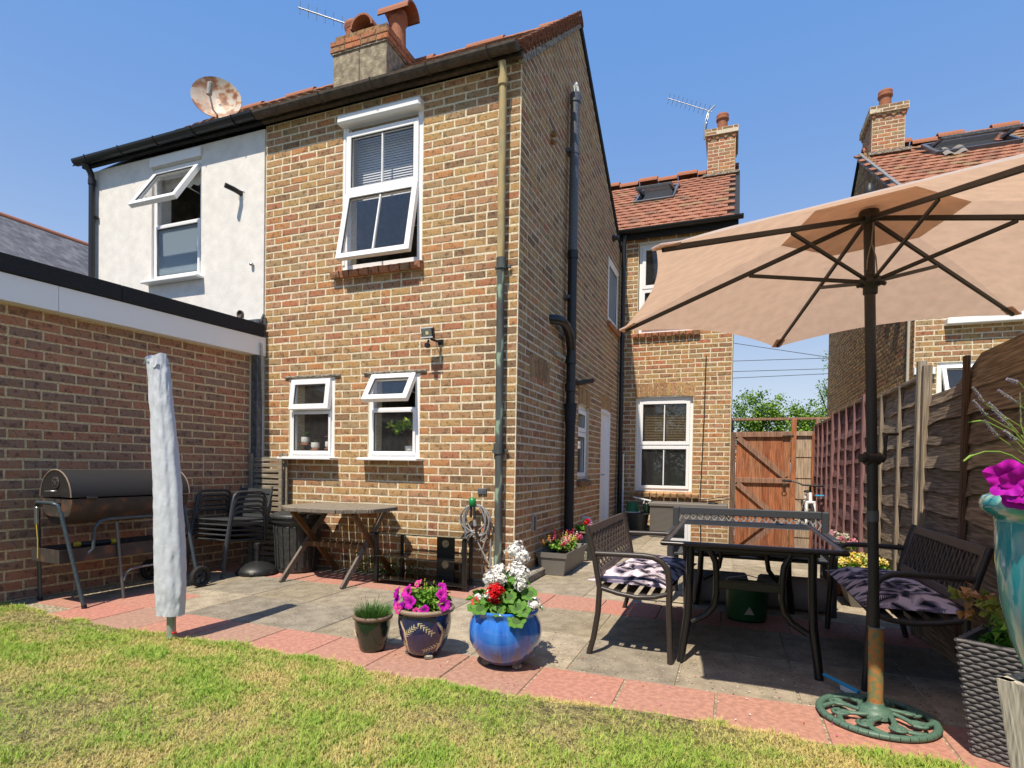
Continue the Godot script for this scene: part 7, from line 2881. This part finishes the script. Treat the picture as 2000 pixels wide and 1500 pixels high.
func right_corner() -> void:
	var r := RandomNumberGenerator.new()
	r.seed = 131
	# woven planter with a shrub
	var t := thing("woven_planter", "dark grey woven tapered planter with a green and orange shrub", "planter", Vector3(2.955, 0, 2.215), deg_to_rad(-32.5))
	var b := MB.new()
	var H := .46
	var ring := [[.115, .004], [.165, H], [.150, H], [.130, H - .08]]
	for i in 3:
		var a: Array = ring[i]
		var d: Array = ring[i + 1]
		for k in 4:
			b.xf = Transform3D(Basis(Vector3.UP, k * PI / 2), Vector3.ZERO)
			b.quad(Vector3(-a[0], a[1], a[0]), Vector3(a[0], a[1], a[0]), Vector3(d[0], d[1], d[0]), Vector3(-d[0], d[1], d[0]))
	b.xf = Transform3D.IDENTITY
	part("liner", b, M.rattan_dark, t)
	b = MB.new()
	for j in 30:
		var s := (j + .5) / 30
		var w := lerpf(.118, .168, s)
		for k in 4:
			b.xf = Transform3D(Basis(Vector3.UP, k * PI / 2), Vector3.ZERO)
			var pts := []
			for i in 13:
				var x := -w + 2 * w * i / 12.0
				pts.append(Vector3(x, s * H, w + .004 * (1.0 if (i + j) % 2 else -1.0)))
			b.tube(pts, .0078, 5, true, 1.0)
	b.xf = Transform3D.IDENTITY
	part("weave", b, M.rattan_dark, t)
	b = MB.new()
	b.box(Vector3(0, H - .07, 0), Vector3(.26, .01, .26))
	part("compost", b, M.compost, t)
	b = MB.new()
	leafy(b, Vector3(-.02, H + .02, .0), Vector3(.15, .09, .14), 26, 9, .055, [Color(.15, .30, .03), Color(.22, .38, .04), Color(.10, .22, .025)], r, .25)
	leafy(b, Vector3(-.12, H + .12, -.02), Vector3(.12, .07, .12), 14, 7, .05, [Color(.42, .20, .08), Color(.24, .26, .05), Color(.48, .26, .14)], r, .25)
	part("shrub", b, M.leaf, t)
	# timber box that carries the teal pot
	t = thing("timber_box", "tapered weathered timber box under the teal pot", "box", Vector3(2.79, 0, 3.235), deg_to_rad(-45))
	for k in 4:
		for j in 3:
			b = MB.new()
			b.xf = Transform3D(Basis(Vector3.UP, k * PI / 2), Vector3.ZERO)
			var s0 := j / 3.0
			var s1 := (j + 1) / 3.0 - .012
			var T0 := .20
			var B0 := .135
			var th := .028
			var A := Vector3(lerpf(-B0, B0, s0), 0, B0)
			var Bq := Vector3(lerpf(-B0, B0, s1), 0, B0)
			var Cq := Vector3(lerpf(-T0, T0, s1), .60, T0)
			var Dq := Vector3(lerpf(-T0, T0, s0), .60, T0)
			var n := Vector3(0, 0, th)
			b.quad(A, Bq, Cq, Dq)
			b.quad(Bq - n, A - n, Dq - n, Cq - n)
			b.quad(Dq, Cq, Cq - n, Dq - n)
			b.quad(A - n, A, Dq, Dq - n)
			b.quad(Bq, Bq - n, Cq - n, Cq)
			part("plank", b, M.sleeper, t)
	b = MB.new()
	b.box(Vector3(0, .575, 0), Vector3(.36, .03, .36))
	part("slate_top", b, M.slate, t)
	# teal pot with lavender and petunias
	t = thing("teal_pot", "large teal and mint glazed pot with lavender and magenta petunias", "potted plant", Vector3(2.668, .592, 3.250))
	b = MB.new()
	b.lathe([Vector2(0, .0), Vector2(.085, .0), Vector2(.105, .03), Vector2(.135, .11), Vector2(.156, .20), Vector2(.168, .30), Vector2(.172, .40), Vector2(.176, .412), Vector2(.190, .418), Vector2(.201, .432), Vector2(.203, .447), Vector2(.196, .462), Vector2(.180, .470), Vector2(.165, .466), Vector2(.158, .45), Vector2(.156, .40)], 56)
	part("pot", b, M.glaze_teal, t)
	b = MB.new()
	b.lathe([Vector2(.157, .425), Vector2(0, .435)], 24)
	part("compost", b, M.compost, t)
	var d := 1.36
	var o := t.position
	var root := Vector3(.03, .44, .0)
	var L := [[1901, 757, 1923, 788, 1999, 837], [1902, 783, 1928, 813, 1996, 851], [1932, 787, 1968, 823, 2004, 862], [1951, 762, 1989, 788, 2018, 815], [1923, 821, 1951, 854, 2000, 888], [1968, 740, 1992, 748, 2022, 790], [1992, 768, 1994, 830, 2010, 880], [1940, 800, 1975, 835, 2012, 880], [1963, 842, 1985, 862, 2010, 890], [2010, 700, 2012, 745, 2022, 830], [2040, 720, 2038, 770, 2035, 850]]
	for i in L.size():
		var a: Array = L[i]
		var dd: float = d + [0, .03, -.04, .05, -.02, .02, -.05, .06, .0, .03, -.03][i]
		var tip := at_px(a[0], a[1], dd) - o
		var low := at_px(a[2], a[3], dd) - o
		var mid := at_px(a[4], a[5], dd) - o
		var st := knot("lavender_stem", t)
		b = MB.new()
		b.col = Color(.28, .36, .09)
		b.tube([root, root.lerp(mid, .6) + Vector3(0, .01, 0), mid, low, tip], .0014, 5)
		part("stalk", b, M.leaf, st)
		b = MB.new()
		for k in 34:
			var s := k / 33.0
			if s > .12 and s < .2: continue
			var p := low.lerp(tip, s)
			var ax := (tip - low).normalized()
			var an := k * 2.4
			var side := ax.cross(Vector3(cos(an), .3, sin(an))).normalized()
			b.col = [Color(.36, .27, .52), Color(.46, .38, .60), Color(.25, .18, .40), Color(.52, .46, .62)][r.randi() % 4]
			b.leaf(p, (side + ax * .8) * .0058 * (1.15 - s * .5), side.cross(ax) * .0022, .3)
		part("spike", b, M.petal, st)
	b = MB.new()
	b.col = Color(.24, .38, .07)
	var pl := []
	for q in [[2004, 908], [1990, 900], [1975, 890], [1951, 882], [1923, 882], [1905, 888], [1895, 891], [1882, 901]]:
		pl.append(at_px(q[0], q[1], 1.33) - o)
	b.tube(pl, [.0022, .0022, .002, .002, .0018, .0018, .0035, .002], 6)
	pl = []
	for q in [[2010, 875], [1970, 845], [1930, 825], [1915, 822], [1891, 825]]:
		pl.append(at_px(q[0], q[1], 1.40) - o)
	b.tube(pl, [.0016, .0016, .0016, .003, .0015], 6)
	part("bare_stems", b, M.leaf, t)
	b = MB.new()
	leafy(b, Vector3(.03, .47, .03), Vector3(.12, .045, .12), 40, 10, .035, [Color(.16, .30, .05), Color(.26, .38, .10)], r, .2)
	part("foliage", b, M.leaf, t)
	for q in [[1968, 935, 1.30, .042], [1995, 950, 1.28, .040], [1985, 968, 1.30, .030], [2030, 930, 1.33, .04]]:
		b = MB.new()
		var p := at_px(q[0], q[1], q[2]) - o
		trumpet(b, p, (EYE - (p + o) + Vector3(-.5, -.3, 0)).normalized(), q[3], Color(.55, .012, .42), Color(.24, .0, .22))
		trumpet(b, p - Vector3(.0, .006, .006), Vector3(-.5, .1, .6).normalized(), q[3] * .85, Color(.42, .008, .38), Color(.2, .0, .2))
		part("flower", b, M.petal, t)
	# blue brush on the slabs
	t = thing("hand_brush", "bright blue hand brush on the slabs behind the umbrella stand", "brush", Vector3(2.42, .02, 1.70), .55)
	b = MB.new()
	b.cbox(Vector3(0, .018, 0), Vector3(.022, .014, .24), .006)
	part("handle", b, M.blue_plastic, t)
	b = MB.new()
	b.cbox(Vector3(0, .0, .06), Vector3(.02, .03, .11), .004)
	part("bristles", b, M.white_ceramic, t)

func back_things() -> void:
	var r := RandomNumberGenerator.new()
	r.seed = 151
	# woven storage box under the sash window
	var t := thing("storage_box", "grey brown woven storage box under the sash window", "box", Vector3(1.245, 0, -4.68))
	var b := MB.new()
	b.box(Vector3(0, .25, 0), Vector3(1.15, .50, .44))
	part("body", b, M.rattan, t)
	b = MB.new()
	for j in 26:
		for f in [[1.15, .225, 0.0], [.44, .58, PI / 2], [.44, .58, -PI / 2]]:
			b.xf = Transform3D(Basis(Vector3.UP, f[2]), Vector3.ZERO)
			var n := int(f[0] / .03)
			var pts := []
			for i in n + 1:
				pts.append(Vector3(-f[0] * .5 + f[0] * i / n, .015 + j * .0188, f[1] - .002 + .004 * (1.0 if (i + j) % 2 else -1.0)))
			b.tube(pts, .0085, 4)
	b.xf = Transform3D.IDENTITY
	part("weave", b, M.rattan, t)
	b = MB.new()
	b.cbox(Vector3(0, .53, 0), Vector3(1.20, .06, .50), .012)
	part("lid", b, M.rattan, t)
	b = MB.new()
	b.lathe([Vector2(0, 0), Vector2(.055, 0), Vector2(.06, .015), Vector2(.03, .03), Vector2(0, .032)], 16, Vector3(1.62, .561, -4.62), 1.3, .8)
	solo("coiled_cable", b, M.cable, "small coil of black cable lying on the storage box", "cable")
	# black tub
	t = thing("black_tub", "round black plastic tub in the corner by the door", "tub", Vector3(.45, 0, -4.62))
	b = MB.new()
	b.lathe([Vector2(0, .003), Vector2(.13, .003), Vector2(.17, .34), Vector2(.185, .345), Vector2(.185, .37), Vector2(.165, .37), Vector2(.155, .30), Vector2(0, .30)], 28)
	part("tub", b, M.bin, t)
	t = thing("green_bucket", "upturned bright green bucket on the black tub", "bucket", Vector3(.36, .375, -4.60))
	b = MB.new()
	b.lathe([Vector2(.118, .0), Vector2(.112, .012), Vector2(.088, .165), Vector2(.08, .172), Vector2(0, .174)], 28)
	part("bucket", b, M.bucket_green, t)
	b = MB.new()
	b.lathe([Vector2(.115, .0), Vector2(.128, .002), Vector2(.128, .014), Vector2(.114, .016)], 28)
	part("rim", b, M.upvc_grey, t)
	t = thing("watering_can", "dark green watering can crowded in beside the storage box", "watering can", Vector3(.585, .372, -4.62))
	b = MB.new()
	b.lathe([Vector2(0, 0), Vector2(.055, 0), Vector2(.06, .15), Vector2(.05, .16), Vector2(0, .16)], 20)
	part("body", b, M.glaze_green, t)
	b = MB.new()
	b.tube([Vector3(.03, .16, 0), Vector3(.05, .20, 0), Vector3(-.03, .22, 0), Vector3(-.05, .15, 0)], .010, 8)
	part("handle", b, M.upvc_grey, t)
	b = MB.new()
	b.cbox(Vector3(.0, .0, 0), Vector3(.30, .012, .16), .004, Basis(Vector3.BACK, -.18))
	var ly := solo("plastic_lid", b, M.upvc_grey, "grey plastic lid leaning on the watering can", "lid")
	ly.position = Vector3(.50, .60, -4.70)
	b = MB.new()
	b.tube([Vector3(.15, .0, -4.86), Vector3(.135, 1.35, -4.92)], .011, 8)
	t = thing("broom", "white broom handle standing in the corner by the door", "broom", Vector3.ZERO)
	part("handle", b, M.upvc, t)
	b = MB.new()
	b.cbox(Vector3(.15, .05, -4.86), Vector3(.16, .10, .05), .008)
	part("brush_head", b, M.upvc_grey, t)
	# bicycle by the gate
	t = thing("bicycle", "white framed bicycle parked by the gate against the purple fence", "bicycle", Vector3(2.93, 0, -3.95))
	for z in [0.0, -1.02]:
		var w := knot("wheel", t)
		b = MB.new()
		for k in 40:
			var a0 := TAU * k / 40
			var a1 := TAU * (k + 1) / 40
			b.tube([Vector3(0, .33 + cos(a0) * .31, z + sin(a0) * .31), Vector3(0, .33 + cos(a1) * .31, z + sin(a1) * .31)], .022, 8, false)
		part("tyre", b, M.rubber, w)
		b = MB.new()
		for k in 16:
			var a := TAU * k / 16
			b.tube([Vector3(.015 * (1 if k % 2 else -1), .33, z), Vector3(0, .33 + cos(a) * .29, z + sin(a) * .29)], .0018, 4, false)
		b.tube([Vector3(-.04, .33, z), Vector3(.04, .33, z)], .02, 8)
		part("spokes", b, M.steel, w)
	b = MB.new()
	b.tube([Vector3(0, .80, -.12), Vector3(0, .64, -.07)], .024, 10)
	b.tube([Vector3(0, .67, -.08), Vector3(.0, .32, -.52)], [.03, .026], 10)
	b.tube([Vector3(0, .77, -.12), Vector3(0, .68, -.62)], .022, 10)
	b.tube([Vector3(0, .32, -.52), Vector3(0, .76, -.66)], .018, 10)
	for e in [-1, 1]:
		b.tube([Vector3(e * .02, .32, -.54), Vector3(e * .06, .33, -1.02)], .010, 6)
		b.tube([Vector3(e * .02, .66, -.64), Vector3(e * .06, .33, -1.02)], .009, 6)
	part("frame", b, M.white_paint, t)
	b = MB.new()
	for e in [-1, 1]:
		b.tube([Vector3(e * .05, .66, -.07), Vector3(e * .055, .33, 0)], [.020, .014], 8)
	b.cbox(Vector3(0, .665, -.07), Vector3(.13, .04, .04), .01)
	part("fork", b, M.white_paint, t)
	b = MB.new()
	b.tube([Vector3(0, .78, -.12), Vector3(0, .88, -.15), Vector3(0, .90, -.09)], .016, 8)
	b.tube([Vector3(-.34, .965, -.14), Vector3(-.20, .955, -.10), Vector3(-.10, .91, -.08), Vector3(.10, .90, -.08), Vector3(.20, .90, -.10), Vector3(.32, .87, -.14)], .0125, 8)
	part("handlebar", b, M.black_pvc, t)
	b = MB.new()
	b.tube([Vector3(-.36, .966, -.145), Vector3(-.24, .96, -.112)], .017, 8)
	b.tube([Vector3(.34, .865, -.145), Vector3(.23, .893, -.108)], .017, 8)
	part("grips", b, M.rubber, t)
	b = MB.new()
	b.tube([Vector3(-.22, .95, -.07), Vector3(-.27, .80, .02), Vector3(-.10, .62, .05), Vector3(0, .45, .06)], .003, 5)
	part("brake_cable", b, M.cable, t)
	b = MB.new()
	b.lathe([Vector2(0, -.02), Vector2(.06, -.012), Vector2(.065, .0), Vector2(.05, .018), Vector2(0, .022)], 16, Vector3(.03, .80, -.68), .9, 1.9)
	part("saddle", b, M.rubber, t)
	b = MB.new()
	b.xf = Transform3D(Basis(Vector3.FORWARD, PI / 2), Vector3(.05, .32, -.52))
	b.lathe([Vector2(.0, 0), Vector2(.085, 0), Vector2(.085, .006), Vector2(0, .006)], 20)
	b.xf = Transform3D.IDENTITY
	b.bar(Vector3(.07, .32, -.52), Vector3(.075, .17, -.46), .012, .02)
	b.bar(Vector3(-.07, .32, -.52), Vector3(-.075, .47, -.58), .012, .02)
	part("crankset", b, M.black_pvc, t)
	b = MB.new()
	b.cbox(Vector3(.12, .765, -.10), Vector3(.12, .02, .06), .006)
	part("child_light", b, M.blue_plastic, t)
	# kerb at the gable wall
	b = MB.new()
	b.cbox(Vector3(.06, .035, -2.55), Vector3(.11, .08, 5.0), .012)
	solo("kerb", b, M.cement, "concrete kerb along the foot of the gable wall", "kerb", "", "structure")
	b = MB.new()
	b.cbox(Vector3(.18, .06, -2.2), Vector3(.26, .12, 1.2), .015)
	solo("drain_step", b, M.cement, "low concrete step beside the gable wall drain", "step", "", "structure")
	# fallen petals on lawn and slabs
	b = MB.new()
	for k in 44:
		var p := Vector3(r.randf_range(-.1, 2.6), .006, r.randf_range(1.6, 2.5))
		if p.z > 2.38: p.y = .03
		b.col = [Color(.75, .73, .70), Color(.60, .02, .03), Color(.55, .10, .35), Color(.78, .70, .72)][r.randi() % 4]
		var a := r.randf() * TAU
		b.leaf(p, Vector3(cos(a), .1, sin(a)) * r.randf_range(.008, .016), Vector3(-sin(a), 0, cos(a)) * .005, .2)
	solo("fallen_petals", b, M.petal, "fallen white and red petals on slabs and grass", "petals", "", "stuff")

func aerial(t: Node3D, base: Vector3, tip: Vector3, mast: Vector3, n: int, rod: Vector3, rl: float) -> void:
	var b := MB.new()
	b.tube([base, tip], .010, 6)
	part("boom", b, M.aluminium, t)
	for i in n:
		b = MB.new()
		var p := tip.lerp(base, .02 + i * .9 / (n - 1))
		b.tube([p - rod * rl, p + rod * rl], .0045, 5)
		part("element", b, M.aluminium, t)
	b = MB.new()
	b.tube([base.lerp(tip, .06), mast], .013, 6)
	part("mast", b, M.aluminium, t)

func roof_things() -> void:
	var t := thing("roof_aerial", "long television aerial on the rendered chimney of the extension", "aerial", Vector3.ZERO, 0, "television aerials")
	aerial(t, Vector3(-2.85, 7.05, -1.75), Vector3(-3.93, 7.50, -1.5), Vector3(-2.85, 6.55, -1.85), 9, Vector3(.1, 1, .1).normalized(), .085)
	t = thing("roof_aerial", "television aerial on the dogtooth brick chimney of the main roof", "aerial", Vector3.ZERO, 0, "television aerials")
	aerial(t, Vector3(1.30, 9.20, -8.8), Vector3(.317, 9.775, -8.9), Vector3(1.16, 8.55, -8.62), 10, Vector3(.35, .75, .55).normalized(), .11)
	var b := MB.new()
	b.tube([Vector3(1.16, 8.5, -8.60), Vector3(1.17, 8.9, -8.60), Vector3(1.22, 9.12, -8.66), Vector3(1.36, 9.30, -8.75)], .018, 8)
	part("cranked_mast", b, M.aluminium, t)
	# satellite dish
	t = thing("satellite_dish", "rust stained satellite dish above the gutter of the rendered house", "satellite dish", Vector3(-3.98, 5.06, -.22))
	b = MB.new()
	b.sheet(28, 10, func(s: float, v: float) -> Vector3:
		var a := -TAU * s
		return Vector3(cos(a) * v * .30, .07 * v * v - .04, sin(a) * v * .25), .006)
	var o := part("reflector", b, M.dish, t)
	var n := Vector3(.50, .10, .86).normalized()
	var sx := Vector3.UP.cross(n).normalized()
	var tilt := Basis(sx, n, sx.cross(n))
	tilt = Basis(n, -.45) * tilt
	o.transform = Transform3D(tilt, Vector3(.0, .40, .02))
	b = MB.new()
	b.tube([Vector3(0, -.05, -.02), Vector3(.0, .22, -.05), Vector3(0, .36, -.02)], .02, 8)
	part("mast", b, M.upvc_grey, t)
	b = MB.new()
	b.tube([Vector3(.02, .20, .03), Vector3(.07, .19, .14), Vector3(.13, .30, .24)], .011, 6)
	part("arm", b, M.upvc_grey, t)
	b = MB.new()
	b.cbox(Vector3(.13, .36, .24), Vector3(.055, .15, .05), .01, Basis(Vector3.BACK, -.15))
	part("receiver", b, M.white_pipe, t)
